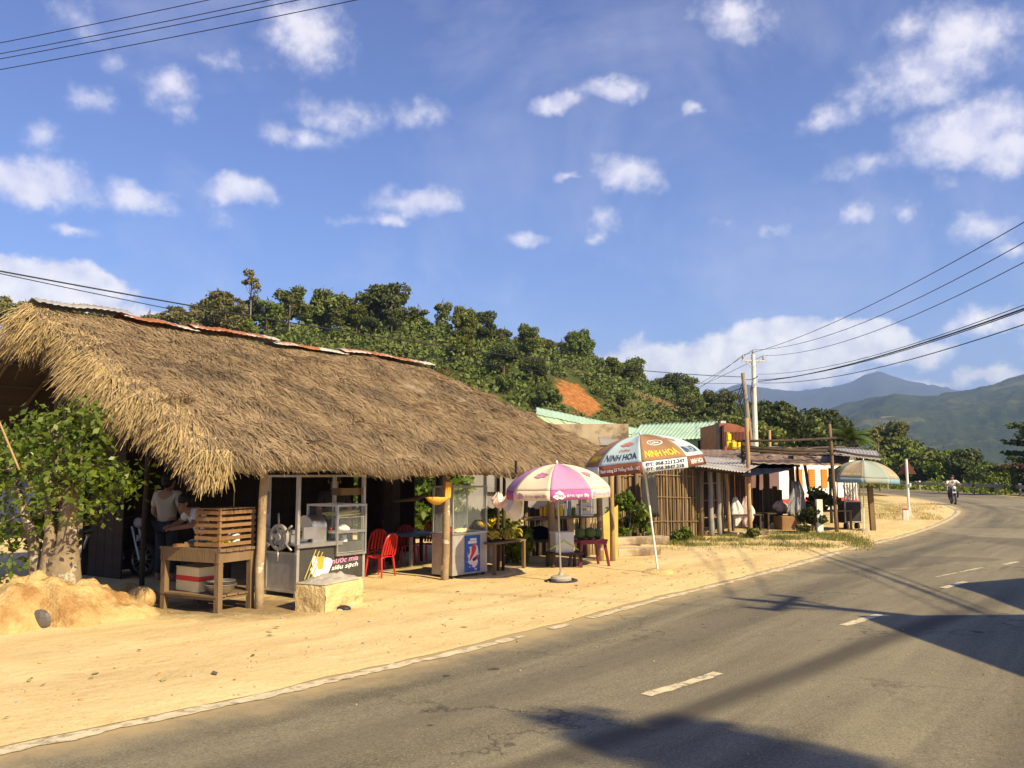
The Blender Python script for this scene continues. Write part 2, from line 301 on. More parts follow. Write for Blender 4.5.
# ------------------------------------------------------------------ mesh building
class MB:
    def __init__(s): s.v = []; s.f = []; s.m = []
    def add(s, vs, fs, mi=0):
        o = len(s.v); s.v += [tuple(v) for v in vs]
        for f in fs: s.f.append(tuple(i + o for i in f)); s.m.append(mi)
        return s
    def box(s, c, size, rot=(0, 0, 0), mi=0, taper=1.0):
        hx, hy, hz = (x / 2 for x in size); E = Euler(rot).to_matrix() if not isinstance(rot, Matrix) else rot
        vs = []
        for z in (-hz, hz):
            k = taper if z > 0 else 1
            for x, y in ((-hx, -hy), (hx, -hy), (hx, hy), (-hx, hy)): vs.append(Vector(c) + E @ Vector((x * k, y * k, z)))
        return s.add(vs, [(3, 2, 1, 0), (4, 5, 6, 7), (0, 1, 5, 4), (1, 2, 6, 5), (2, 3, 7, 6), (3, 0, 4, 7)], mi)
    def beam(s, a, b, w, h=None, mi=0, up=(0, 0, 1)):
        a, b = Vector(a), Vector(b); h = h or w; d = b - a; L = d.length
        if L < 1e-6: return s
        d.normalize(); u = Vector(up)
        if abs(d.dot(u)) > .98: u = Vector((1, 0, 0))
        x = d.cross(u).normalized(); y = x.cross(d)
        return s.box((a + b) / 2, (w, h, L), Matrix((x, y, d)).transposed(), mi)
    def tube(s, pts, rad, n=8, mi=0, cap=True):
        pts = [Vector(p) for p in pts]; k = len(pts)
        rad = rad if isinstance(rad, (list, tuple)) else [rad] * k
        d0 = (pts[1] - pts[0]).normalized(); up = Vector((0, 0, 1)) if abs(d0.z) < .9 else Vector((1, 0, 0))
        x = d0.cross(up).normalized(); vs = []
        for i, p in enumerate(pts):
            d = ((pts[min(i + 1, k - 1)] - p).normalized() + (p - pts[max(i - 1, 0)]).normalized())
            d = d.normalized() if d.length > 1e-6 else d0
            x = (x - d * x.dot(d)); x = x.normalized() if x.length > 1e-6 else d.orthogonal().normalized()
            y = d.cross(x)
            for j in range(n):
                a = 2 * math.pi * j / n; vs.append(p + (x * math.cos(a) + y * math.sin(a)) * rad[i])
        fs = [(i * n + j, i * n + (j + 1) % n, (i + 1) * n + (j + 1) % n, (i + 1) * n + j) for i in range(k - 1) for j in range(n)]
        if cap: fs += [tuple(range(n))[::-1], tuple(range((k - 1) * n, k * n))]
        return s.add(vs, fs, mi)
    def lathe(s, prof, n=16, c=(0, 0, 0), rot=None, mi=0, sx=1, sy=1):
        E = rot or Matrix.Identity(3); c = Vector(c); vs = []
        for r, z in prof:
            for j in range(n):
                a = 2 * math.pi * j / n; vs.append(c + E @ Vector((r * math.cos(a) * sx, r * math.sin(a) * sy, z)))
        k = len(prof)
        fs = [(i * n + j, i * n + (j + 1) % n, (i + 1) * n + (j + 1) % n, (i + 1) * n + j) for i in range(k - 1) for j in range(n)]
        ring = tuple(prof[0]) == tuple(prof[-1])
        if prof[0][0] > 1e-5 and not ring: fs.append(tuple(range(n))[::-1])
        if prof[-1][0] > 1e-5 and not ring: fs.append(tuple(range((k - 1) * n, k * n)))
        return s.add(vs, fs, mi)
    def ball(s, c, r, n=12, mi=0, sc=(1, 1, 1)):
        k = 8; prof = [(math.sin(math.pi * i / k) * r + 1e-6, -math.cos(math.pi * i / k) * r * sc[2]) for i in range(k + 1)]
        return s.lathe(prof, n, c, None, mi, sc[0], sc[1])
    def prism(s, poly, z0, z1, mi=0):
        n = len(poly); vs = [(x, y, z0) for x, y in poly] + [(x, y, z1) for x, y in poly]
        return s.add(vs, [tuple(range(n))[::-1], tuple(range(n, 2 * n))] + [(i, (i + 1) % n, n + (i + 1) % n, n + i) for i in range(n)], mi)
    def grid(s, fn, nu, nv, mi=0, thick=None):
        vs = [fn(i / nu, j / nv) for j in range(nv + 1) for i in range(nu + 1)]; w = nu + 1
        fs = [(j * w + i, j * w + i + 1, (j + 1) * w + i + 1, (j + 1) * w + i) for j in range(nv) for i in range(nu)]
        if thick:
            t = Vector(thick); m = len(vs); vs = vs + [tuple(Vector(v) + t) for v in vs]
            fs2 = [tuple(i + m for i in f)[::-1] for f in fs]
            bd = [j for j in range(nu)]
            side = []
            for i in range(nu):
                a, b = i, i + 1; side.append((b, a, a + m, b + m)); a, b = nv * w + i, nv * w + i + 1; side.append((a, b, b + m, a + m))
            for j in range(nv):
                a, b = j * w, (j + 1) * w; side.append((a, b, b + m, a + m)); a, b = j * w + nu, (j + 1) * w + nu; side.append((b, a, a + m, b + m))
            fs = fs + fs2 + side
        return s.add(vs, fs, mi)
    def build(s, name, mats, parent=None, smooth=False, loc=None):
        me = bpy.data.meshes.new(name); me.from_pydata(s.v, [], s.f)
        mats = mats if isinstance(mats, (list, tuple)) else [mats]
        for m in mats: me.materials.append(M[m] if isinstance(m, str) else m)
        if len(mats) > 1: me.polygons.foreach_set('material_index', s.m)
        if smooth:
            me.polygons.foreach_set('use_smooth', [True] * len(me.polygons))
            if smooth != 'all':
                me.update()
                try: me.set_sharp_from_angle(angle=R(40))
                except Exception: pass
        me.update()
        o = bpy.data.objects.new(name, me); COL.objects.link(o)
        if parent: o.parent = parent
        if loc: o.location = loc
        return o


def tag(o, label=None, cat=None, group=None, kind=None):
    for k, v in (('label', label), ('category', cat), ('group', group), ('kind', kind)):
        if v: o[k] = v
    return o


def thing(name, label, cat, loc=(0, 0, 0), rz=0.0, group=None):
    o = bpy.data.objects.new(name, None); COL.objects.link(o); o.empty_display_size = .2
    o.location = loc if len(loc) == 3 else (loc[0], loc[1], 0); o.rotation_euler = (0, 0, rz)
    return tag(o, label, cat, group)


def dup(root, loc=None, rz=None, label=None, group=None, scale=None, rot=None):
    kids = {}
    for o in COL.objects:
        if o.parent: kids.setdefault(o.parent.name, []).append(o)
    def rec(o, par):
        c = o.copy(); COL.objects.link(c)
        if par: c.parent = par
        for ch in kids.get(o.name, []): rec(ch, c)
        return c
    r = rec(root, None)
    if loc is not None: r.location = loc if len(loc) == 3 else (loc[0], loc[1], 0)
    if rz is not None: r.rotation_euler = (0, 0, rz)
    if rot is not None: r.rotation_euler = rot
    if scale is not None: r.scale = scale if isinstance(scale, tuple) else (scale,) * 3
    if label: r['label'] = label
    if group: r['group'] = group
    return r


_txt = {}
def text_geo(txt, bold=0.0, shear=0.0):
    """flat glyph outlines as (verts, faces), width scaled to 1 and height kept in proportion; origin bottom-left"""
    key = (txt, bold, shear)
    if key in _txt: return _txt[key]
    cu = bpy.data.curves.new('lettering', 'FONT'); cu.body = txt; cu.size = 1; cu.offset = bold; cu.shear = shear; cu.resolution_u = 2
    o = bpy.data.objects.new('lettering', cu); COL.objects.link(o)
    dg = bpy.context.evaluated_depsgraph_get(); dg.update()
    me = bpy.data.meshes.new_from_object(o.evaluated_get(dg))
    vs = [tuple(v.co) for v in me.vertices]; fs = [tuple(p.vertices) for p in me.polygons]
    bpy.data.objects.remove(o); bpy.data.curves.remove(cu); bpy.data.meshes.remove(me)
    x0 = min(v[0] for v in vs); x1 = max(v[0] for v in vs); y0 = min(v[1] for v in vs); y1 = max(v[1] for v in vs)
    vs = [((v[0] - x0) / (x1 - x0), (v[1] - y0) / (y1 - y0)) for v in vs]
    _txt[key] = (vs, fs)
    return _txt[key]


def leaf_cloud(cent, size, rng, flat=0.0, aspect=1.7, mb=None):
    """many separate leaf-sized rhombs with random tilt at the given centres"""
    n = len(cent); nrm = rng.normal(size=(n, 3)); nrm[:, 2] += flat
    nrm /= np.linalg.norm(nrm, axis=1)[:, None]
    t = np.cross(nrm, rng.normal(size=(n, 3))); t /= np.linalg.norm(t, axis=1)[:, None]
    b = np.cross(nrm, t); sz = size * rng.uniform(.6, 1.35, n)[:, None]
    a = t * sz * .5 * aspect; c = b * sz * .5
    bend = nrm * sz * .16
    v = np.stack([cent - a, cent + c - bend, cent + a, cent - c - bend], 1).reshape(-1, 3)
    return v, np.arange(n * 4).reshape(-1, 4)


def np_mesh(name, v, f, mats, parent=None, smooth=False):
    me = bpy.data.meshes.new(name)
    nv, nf = len(v), len(f); k = f.shape[1]
    me.vertices.add(nv); me.vertices.foreach_set('co', np.asarray(v, dtype=np.float32).ravel())
    me.loops.add(nf * k); me.loops.foreach_set('vertex_index', np.asarray(f, dtype=np.int32).ravel())
    me.polygons.add(nf); me.polygons.foreach_set('loop_start', np.arange(0, nf * k, k, dtype=np.int32))
    try: me.polygons.foreach_set('loop_total', np.full(nf, k, dtype=np.int32))
    except Exception: pass
    if smooth: me.polygons.foreach_set('use_smooth', np.ones(nf, dtype=bool))
    me.update(calc_edges=True); me.validate()
    for m in (mats if isinstance(mats, (list, tuple)) else [mats]): me.materials.append(M[m] if isinstance(m, str) else m)
    o = bpy.data.objects.new(name, me); COL.objects.link(o)
    if parent: o.parent = parent
    return o


def fbm(x, y, s, seed=0.0, oct=4):
    return mnoise.fractal(Vector((x * s + seed, y * s - seed * .7, seed)), 1.0, 2.0, oct)

# ================================================================== SETTING
def catmull(pts, step):
    out = []; p = [Vector((*q, 0)) for q in pts]; p = [p[0] * 2 - p[1]] + p + [p[-1] * 2 - p[-2]]
    for i in range(1, len(p) - 2):
        a, b, c, d = p[i - 1:i + 3]; n = max(2, int((c - b).length / step))
        for k in range(n):
            t = k / n
            out.append(.5 * (2 * b + (c - a) * t + (2 * a - 5 * b + 4 * c - d) * t * t + (3 * b - a - 3 * c + d) * t ** 3))
    out.append(p[-2]); return out


EDGE = catmull([(-34, -25.6), (-20, -11.5), (-12, -3.4), (-6.2, 2.4), (-3.17, 5.42), (-1.7, 6.98), (0, 9.05), (1.85, 11.6), (3.95, 14.3), (7.4, 19.1), (10.2, 22.75), (13.9, 28.2),
                (18.0, 35.0), (20.2, 39.4), (22.9, 46.0), (24.8, 52), (26.9, 59), (28.5, 66), (29.4, 74), (29.0, 82), (26, 92), (20, 101), (12, 108), (2, 113)], .4)
ENRM = []; ES = [0.0]
for i, q in enumerate(EDGE):
    d = (EDGE[min(i + 1, len(EDGE) - 1)] - EDGE[max(i - 1, 0)]).normalized(); ENRM.append(Vector((d.y, -d.x, 0)))
    if i: ES.append(ES[-1] + (q - EDGE[i - 1]).length)


def edge_pt(s, off, z=0.0):
    import bisect
    i = min(max(bisect.bisect(ES, s) - 1, 0), len(EDGE) - 2); t = (s - ES[i]) / (ES[i + 1] - ES[i])
    p = EDGE[i].lerp(EDGE[i + 1], t); n = ENRM[i].lerp(ENRM[i + 1], t).normalized()
    q = p + n * off; return Vector((q.x, q.y, z))


def s_of(x, y):
    return min(range(len(EDGE)), key=lambda i: (EDGE[i].x - x) ** 2 + (EDGE[i].y - y) ** 2)


S_MAX = ES[-1]
# --- ground to the horizon
m = bpy.data.materials.new('earth_and_grass'); m.use_nodes = True; n = NT(m.node_tree); b = m.node_tree.nodes['Principled BSDF']
ge = n.n('ShaderNodeNewGeometry'); a = n.noise(ge.outputs['Position'], .12, 6, .6); a2 = n.noise(ge.outputs['Position'], .004, 6, .6); a3 = n.noise(ge.outputs['Position'], 3, 4, .6)
c = n.mix(n.maprange(a.outputs['Fac'], .42, .6), (.16, .17, .05), (.36, .27, .12)); c = n.mix(n.maprange(a2.outputs['Fac'], .4, .6), c, (.10, .14, .045)); c = n.mix(n.maprange(a3.outputs['Fac'], .3, .8, 0, .5), c, (.10, .08, .03))
n.put(b.inputs['Base Color'], c); b.inputs['Roughness'].default_value = .95; b.inputs['Specular IOR Level'].default_value = .1; M['ground'] = m
g = MB(); rings = [0.5, 6, 15, 40, 100, 250, 600, 1500, 3500, 6200]; k = 64; vs = [(0, 0, -.03)]; fs = []
for r in rings: vs += [(r * math.cos(2 * math.pi * j / k), r * math.sin(2 * math.pi * j / k), -.03) for j in range(k)]
for j in range(k): fs.append((0, 1 + j, 1 + (j + 1) % k))
for i in range(len(rings) - 1):
    for j in range(k): fs.append((1 + i * k + j, 1 + (i + 1) * k + j, 1 + (i + 1) * k + (j + 1) % k, 1 + i * k + (j + 1) % k))
vs = [(x, max(y, -2000.), z) for x, y, z in vs]; g.add(vs, fs); tag(g.build('ground', 'ground'), kind='structure')

# --- asphalt road
m = bpy.data.materials.new('old_asphalt'); m.use_nodes = True; n = NT(m.node_tree); b = m.node_tree.nodes['Principled BSDF']
uv = n.n('ShaderNodeUVMap'); uv.uv_map = 'UVMap'; ge = n.n('ShaderNodeNewGeometry'); pos = ge.outputs['Position']
st = n.vec('MULTIPLY', uv.outputs[0], (1.0, .07, 1)); streak = n.noise(st, 2.3, 5, .6, .3); big = n.noise(pos, .45, 5, .6); grit = n.noise(pos, 60, 5, .8); mid = n.noise(pos, 9, 5, .7)
c = n.mix(n.maprange(streak.outputs['Fac'], .36, .64), (.112, .098, .062), (.250, .217, .134))
c = n.mix(n.maprange(big.outputs['Fac'], .38, .68, 0, .6), c, (.25, .212, .142))
c = n.mix(n.maprange(mid.outputs['Fac'], .45, .75, 0, .3), c, (.085, .072, .058))
c = n.mix(n.maprange(grit.outputs['Fac'], .52, .68, 0, .8), c, (.40, .345, .24))
c = n.mix(n.maprange(grit.outputs['Fac'], .33, .47, .8, 0), c, (.05, .042, .030))
sx = n.n('ShaderNodeSeparateXYZ'); n.put(sx.inputs[0], uv.outputs[0])
wob = n.math('MULTIPLY_ADD', n.noise(st, 1.2, 3).outputs['Fac'], .5, sx.outputs[0])
s_st = ES[s_of(*G(697, 710))]; cen = n.math('MULTIPLY_ADD', n.maprange(sx.outputs[1], s_st - 3, s_st + 8, -3, 8), .12, 3.08)
band = n.math('MULTIPLY', n.math('SUBTRACT', 1.0, n.maprange(n.math('ABSOLUTE', n.math('SUBTRACT', wob, cen)), .03, .26, smooth=True)), n.maprange(n.math('ABSOLUTE', n.math('SUBTRACT', sx.outputs[1], s_st + 2.4)), 2.6, 5.5, 1, .35, smooth=True))
band2 = n.math('SUBTRACT', 1.0, n.maprange(n.math('ABSOLUTE', n.math('SUBTRACT', wob, 5.0)), .03, .35, smooth=True))
band3 = n.math('SUBTRACT', 1.0, n.maprange(n.math('ABSOLUTE', n.math('SUBTRACT', wob, 1.75)), .03, .45, smooth=True))
brk = n.maprange(n.noise(n.vec('MULTIPLY', uv.outputs[0], (.3, .22, 1)), 1.0, 3).outputs['Fac'], .35, .62)
c = n.mix(n.math('MULTIPLY', band, .80), c, (.055, .046, .036))
c = n.mix(n.math('MULTIPLY', band2, .42), c, (.055, .046, .036)); c = n.mix(n.math('MULTIPLY', band3, .42), c, (.07, .06, .05))
spots = n.maprange(n.noise(pos, 4.2, 2, .4).outputs['Fac'], .735, .76); c = n.mix(n.math('MULTIPLY', spots, .75), c, (.04, .034, .028))
pv_ = n.n('ShaderNodeTexVoronoi'); pv_.inputs['Scale'].default_value = .16; n.put(pv_.inputs['Vector'], n.vec('ADD', pos, n.vec('MULTIPLY', n.noise(pos, .8, 4).outputs['Color'], (1.1, 1.1, 0)))); ps = n.n('ShaderNodeSeparateColor'); n.put(ps.inputs[0], pv_.outputs['Color'])
c = n.mix(n.maprange(ps.outputs[0], .80, .82, 0, .38), c, (.075, .064, .045)); c = n.mix(n.maprange(ps.outputs[1], .84, .86, 0, .30), c, (.33, .285, .19))
edge_d = n.math('ADD', sx.outputs[0], n.math('MULTIPLY', n.noise(pos, 2.2, 6, .7).outputs['Fac'], -1.1))
c = n.mix(n.maprange(edge_d, -.55, .15, .85, 0, smooth=True), c, (.46, .34, .17))
vor = n.n('ShaderNodeTexVoronoi'); vor.feature = 'DISTANCE_TO_EDGE'; vor.inputs['Scale'].default_value = .55; n.put(vor.inputs['Vector'], n.vec('ADD', pos, n.vec('MULTIPLY', n.noise(pos, 1.4, 5, .7).outputs['Color'], (1.6, 1.6, 0))))
crk = n.math('MULTIPLY', n.maprange(vor.outputs['Distance'], .0, .016, 1, 0), n.maprange(n.noise(pos, .3, 2).outputs['Fac'], .46, .56)); c = n.mix(n.math('MULTIPLY', crk, .75), c, (.04, .035, .03))
n.put(b.inputs['Base Color'], c); b.inputs['Roughness'].default_value = .82; b.inputs['Specular IOR Level'].default_value = .25
bp = n.n('ShaderNodeBump'); bp.inputs['Strength'].default_value = .55; bp.inputs['Distance'].default_value = .006; n.put(bp.inputs['Height'], grit.outputs['Fac']); m.node_tree.links.new(bp.outputs[0], b.inputs['Normal']); M['asphalt'] = m
RW = 6.3
offs = [-.6, 0, 1.3, 2.6, 3.9, 5.2, RW, RW + .25]
g = MB(); nn = len(EDGE); k = len(offs); vs = []; uvs = []
for i in range(nn):
    for o_ in offs:
        q = EDGE[i] + ENRM[i] * (o_ if ES[i] < 62 else o_ * (1 + .12 * min(1, (ES[i] - 62) / 25))); crown = .012 + .02 * (1 - ((o_ - 3) / 3.3) ** 2 if 0 < o_ < RW else 0)
        vs.append((q.x, q.y, crown if o_ < RW + .1 else -.05)); uvs.append((o_, ES[i]))
fs = [(i * k + j, i * k + j + 1, (i + 1) * k + j + 1, (i + 1) * k + j) for i in range(nn - 1) for j in range(k - 1)]
g.add(vs, fs); ro = g.build('road', 'asphalt', smooth='all')
ul = ro.data.uv_layers.new(name='UVMap')
for l in ro.data.loops: ul.data[l.index].uv = uvs[l.vertex_index]
tag(ro, kind='structure')


def road_z(off): return .012 + .02 * (1 - ((off - 3) / 3.3) ** 2 if 0 < off < RW else 0)


# --- painted markings: worn edge line, centre dashes
M['line_paint'] = mat('worn_road_paint', (.70, .60, .40), (.55, .46, .29), 8, .8, dirt=(.22, .18, .13), dscale=11, dlo=.50, dhi=.66)
g = MB()
def stripe(s0, s1, off, w, ragged=.02, step=.12, hole=0.0):
    k = max(2, int((s1 - s0) / step)); pr = None
    for i in range(k + 1):
        s_ = s0 + (s1 - s0) * i / k
        a_ = off - w / 2 + ragged * (fbm(s_, off, 3.1, 2) + .5 * fbm(s_, off, 11, 7)); b_ = off + w / 2 + ragged * (fbm(s_, off, 3.3, 5) + .5 * fbm(s_, off, 12, 3))
        gone = hole and fbm(s_, off, .55, 9) > hole
        cur = None if gone else (edge_pt(s_, a_, road_z(a_) + .003), edge_pt(s_, b_, road_z(b_) + .003))
        if pr and cur: g.add([pr[0], pr[1], cur[1], cur[0]], [(0, 1, 2, 3)])
        pr = cur
s_near = ES[s_of(-3.17, 5.42)]
stripe(s_near - 24, s_near + 3.4, .09, .14, .05, .05)
stripe(s_near + 3.4, s_near + 12, .13, .12, .06, hole=.42)
stripe(s_near + 12, s_near + 58, .15, .16, .06, hole=.5)
def stripe_between(p0, p1, w, ragged=.02, hole=0.0):
    a_, b_ = Vector((*p0, 0)), Vector((*p1, 0)); sd_ = (b_ - a_).normalized().cross(Vector((0, 0, 1))); k = max(4, int((b_ - a_).length / .06)); pr = None
    for i in range(k + 1):
        q = a_.lerp(b_, i / k); e_ = EDGE[s_of(q.x, q.y)]; zz = road_z((Vector((q.x, q.y, 0)) - e_).length) + .004; l_ = -w / 2 + ragged * (fbm(q.x, q.y, 4, 2) + .5 * fbm(q.x, q.y, 13, 3)); r_2 = w / 2 + ragged * (fbm(q.x, q.y, 4, 6) + .5 * fbm(q.x, q.y, 13, 8))
        cur = None if hole and fbm(q.x, q.y, 1.6, 4) > hole else ((q + sd_ * l_) + Vector((0, 0, zz)), (q + sd_ * r_2) + Vector((0, 0, zz)))
        if pr and cur: g.add([pr[0], pr[1], cur[1], cur[0]], [(0, 1, 2, 3)])
        pr = cur
for p0, p1, w in (((647, 700), (719, 677), .10), ((844, 628.5), (879.5, 617.5), .10), ((943, 590.5), (966, 584), .10), ((1004, 566.5), (1018, 563.5), .10)): stripe_between(G(*p0), G(*p1), w)
stripe_between(G(905, 585.5), G(985, 569), .045, .02, .12)
for k in range(1, 5): x0_, y0_ = G(647, 700); stripe_between((x0_ - 2.75 * k, y0_ - 2.75 * k), (x0_ - 2.75 * k + .72, y0_ - 2.75 * k + .72), .10)
stripe(s_near + 30, S_MAX - 14, RW + .0, .12, .03)
tag(g.build('road_markings', 'line_paint'), kind='structure')

# --- sandy shoulder and forecourt
m = bpy.data.materials.new('sandy_shoulder'); m.use_nodes = True; n = NT(m.node_tree); b = m.node_tree.nodes['Principled BSDF']
ge = n.n('ShaderNodeNewGeometry'); pos = ge.outputs['Position']
uv = n.n('ShaderNodeUVMap'); uv.uv_map = 'UVMap'; st = n.vec('MULTIPLY', uv.outputs[0], (1.0, .12, 1))
c = n.mix(n.maprange(n.noise(pos, .8, 6, .65).outputs['Fac'], .35, .65), (.74, .57, .30), (.64, .475, .225))
c = n.mix(n.maprange(n.noise(st, 1.8, 5, .6).outputs['Fac'], .42, .66, 0, .5), c, (.52, .37, .18))
c = n.mix(n.maprange(n.noise(pos, 2.4, 6, .7).outputs['Fac'], .58, .74, 0, .55), c, (.46, .285, .125))
c = n.mix(n.maprange(n.noise(pos, 38, 4, .7).outputs['Fac'], .56, .72, 0, .55), c, (.72, .58, .36))
c = n.mix(n.maprange(n.noise(pos, 30, 4, .7).outputs['Fac'], .30, .42, .6, 0), c, (.25, .16, .08))
sx = n.n('ShaderNodeSeparateXYZ'); n.put(sx.inputs[0], uv.outputs[0])
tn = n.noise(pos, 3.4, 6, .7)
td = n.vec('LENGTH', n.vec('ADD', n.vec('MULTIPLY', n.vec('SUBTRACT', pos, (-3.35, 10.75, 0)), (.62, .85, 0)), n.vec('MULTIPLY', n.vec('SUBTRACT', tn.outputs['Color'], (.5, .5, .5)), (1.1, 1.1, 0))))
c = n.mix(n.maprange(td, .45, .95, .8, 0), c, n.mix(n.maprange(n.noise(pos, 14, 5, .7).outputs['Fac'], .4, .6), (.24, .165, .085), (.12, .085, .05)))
trk = n.maprange(n.math('ABSOLUTE', n.math('ADD', n.math('MULTIPLY_ADD', n.noise(st, .5, 3).outputs['Fac'], 1.2, sx.outputs[0]), .75)), .02, .22, 1, 0)
trk2 = n.maprange(n.math('ABSOLUTE', n.math('ADD', n.math('MULTIPLY_ADD', n.noise(st, .6, 3).outputs['Fac'], 1.5, sx.outputs[0]), 1.9)), .02, .25, 1, 0)
c = n.mix(n.math('MULTIPLY', n.math('MAXIMUM', trk, trk2), n.maprange(n.noise(pos, 2.0, 5, .7).outputs['Fac'], .35, .65, 0, .5)), c, (.47, .315, .15))
gm = n.math('MULTIPLY', n.maprange(sx.outputs[0], -1.6, -2.6), n.maprange(sx.outputs[1], s_near + 15, s_near + 20))
c = n.mix(n.math('MULTIPLY', gm, n.maprange(n.noise(pos, 1.1, 5, .7).outputs['Fac'], .42, .58, 0, .75)), c, (.20, .19, .06))
n.put(b.inputs['Base Color'], c); b.inputs['Roughness'].default_value = .97; b.inputs['Specular IOR Level'].default_value = .08
bp = n.n('ShaderNodeBump'); bp.inputs['Strength'].default_value = .75; bp.inputs['Distance'].default_value = .025
n.put(bp.inputs['Height'], n.math('ADD', n.math('ADD', n.noise(pos, 11, 7, .68).outputs['Fac'], n.math('MULTIPLY', n.noise(pos, 3.6, 3, .5).outputs['Fac'], .6)), n.math('MULTIPLY', n.noise(st, 6, 4).outputs['Fac'], .6))); m.node_tree.links.new(bp.outputs[0], b.inputs['Normal']); M['shoulder'] = m
g = MB(); so = [0, -.06, -.18, -.4, -.7, -1, -1.4, -1.8, -2.2, -2.6, -3, -3.5, -4, -4.6, -5.2, -6, -7, -8.5, -10, -12, -14, -16.5, -19]
s0, s1 = s_near - 24, s_near + 62; nsx = int((s1 - s0) / .22); k = len(so); vs = []; uvs = []


def shoulder_z(x, y, off):
    w = min(1, max(0, -off / 1.2))
    return .022 + .03 * w * (.5 + fbm(x, y, .7, 3)) + .012 * w * fbm(x, y, 3.0, 1)


for i in range(nsx + 1):
    s_ = s0 + (s1 - s0) * i / nsx
    jit = .07 * fbm(s_, 0, 1.1, 4) + .05 * fbm(s_, 0, 4.5, 8) - .02
    if s_ - s_near > 3: jit *= .7
    for o_ in so:
        oo = o_ + jit * max(0, 1 + o_ / .8); q = edge_pt(s_, oo)
        vs.append((q.x, q.y, shoulder_z(q.x, q.y, oo) if o_ < 0 else .0165)); uvs.append((oo, s_))
fs = [(i * k + j, (i + 1) * k + j, (i + 1) * k + j + 1, i * k + j + 1) for i in range(nsx) for j in range(k - 1)]
fs = [f[::-1] for f in fs]
g.add(vs, fs); sh = g.build('dirt_shoulder', 'shoulder', smooth='all'); ul = sh.data.uv_layers.new(name='UVMap')
for l in sh.data.loops: ul.data[l.index].uv = uvs[l.vertex_index]
sh.data.flip_normals() if sh.data.polygons[0].normal.z < 0 else None
tag(sh, kind='structure')
# far verge beyond the asphalt
g = MB(); vs = []; k = 4; ii = [i for i in range(nn) if s_near - 20 < ES[i]]
for i in ii:
    for o_ in (RW + .05 + .08 * fbm(ES[i], 0, .8, 2), RW + .5, RW + 1.0 + .3 * fbm(ES[i], 0, .4, 6), RW + 2.2):
        if ES[i] > 62: o_ *= (1 + .12 * min(1, (ES[i] - 62) / 25))
        q = EDGE[i] + ENRM[i] * o_; vs.append((q.x, q.y, .03 if o_ < RW + 1.6 else -.04))
fs = [(a * k + j, a * k + j + 1, (a + 1) * k + j + 1, (a + 1) * k + j) for a in range(len(ii) - 1) for j in range(k - 1)]
M['verge'] = mat('pale_verge', (.58, .45, .26), (.42, .31, .16), 2, .95, .5, 12)
g.add(vs, fs); tag(g.build('road_verge', 'verge', smooth='all'), kind='structure')

# --- wooded hill
RIDGE = [(-150, 60, 15), (-95, 88, 15.5), (-66, 110, 17.0), (-49, 113, 16.0), (-37, 119, 21.5), (-15, 129, 23.8), (0, 139, 20.5), (23, 175, 18.5), (45, 205, 15), (66, 238, 9.5), (88, 270, 4.5), (120, 310, 2)]


def H(x, y):
    best = 0
    for (ax, ay, ah), (bx, by, bh) in zip(RIDGE, RIDGE[1:]):
        dx, dy = bx - ax, by - ay; L2 = dx * dx + dy * dy; t = max(0, min(1, ((x - ax) * dx + (y - ay) * dy) / L2))
        d = math.hypot(x - ax - dx * t, y - ay - dy * t); h = ah + (bh - ah) * t
        w = 52 if (x - ax) * dy - (y - ay) * dx > 0 else 70
        u = min(1, d / w); best = max(best, h * (1 - u * u * (3 - 2 * u)))
    return best + (1.4 * fbm(x, y, .035, 5) if best > .5 else 0) - .6


# orange cutting in the hillside: the spot where the sight line meets the slope
bank = None
for Y in range(60, 200):
    q = P(576, 398, Y)
    if H(q.x, q.y) >= q.z: bank = q; break
bank = bank or P(576, 398, 100)
bank2 = None
for Y in range(60, 260):
    q = P(655, 402, Y)
    if H(q.x, q.y) >= q.z: bank2 = q; break
bank2 = bank2 or P(655, 402, 140)
m = bpy.data.materials.new('hill_soil'); m.use_nodes = True; n = NT(m.node_tree); b = m.node_tree.nodes['Principled BSDF']
ge = n.n('ShaderNodeNewGeometry'); pos = ge.outputs['Position']; wv = n.noise(pos, .42, 6, .72)
c = n.mix(n.maprange(n.noise(pos, .15, 5, .6).outputs['Fac'], .4, .6), (.05, .07, .018), (.095, .09, .03))
for q, rx, ry, cc in ((bank, 3.5, 6.0, (.46, .19, .06)), (bank2, 6.5, 7.0, (.25, .16, .075))):
    dd = n.vec('MULTIPLY', n.vec('SUBTRACT', pos, tuple(q)), (1 / rx, 1 / ry, .16)); dd = n.vec('ADD', dd, n.vec('MULTIPLY', n.vec('SUBTRACT', wv.outputs['Color'], (.5, .5, .5)), (1.7, 1.7, 1.7)))
    c = n.mix(n.maprange(n.vec('LENGTH', dd), .75, .95, 1, 0), c, n.mix(n.maprange(n.noise(n.vec('MULTIPLY', pos, (1, 1, .3)), 1.6, 6, .75).outputs['Fac'], .35, .65), cc, tuple(x * .42 for x in cc)))
n.put(b.inputs['Base Color'], c); b.inputs['Roughness'].default_value = .95; b.inputs['Specular IOR Level'].default_value = .1
bp = n.n('ShaderNodeBump'); bp.inputs['Strength'].default_value = 1; bp.inputs['Distance'].default_value = .5; n.put(bp.inputs['Height'], n.noise(pos, .6, 6, .65).outputs['Fac']); m.node_tree.links.new(bp.outputs[0], b.inputs['Normal']); M['hill'] = m
g = MB(); g.grid(lambda u, v: (-190 + 330 * u, 20 + 320 * v, H(-190 + 330 * u, 20 + 320 * v)), 110, 106)
tag(g.build('hill', 'hill', smooth='all'), kind='structure')


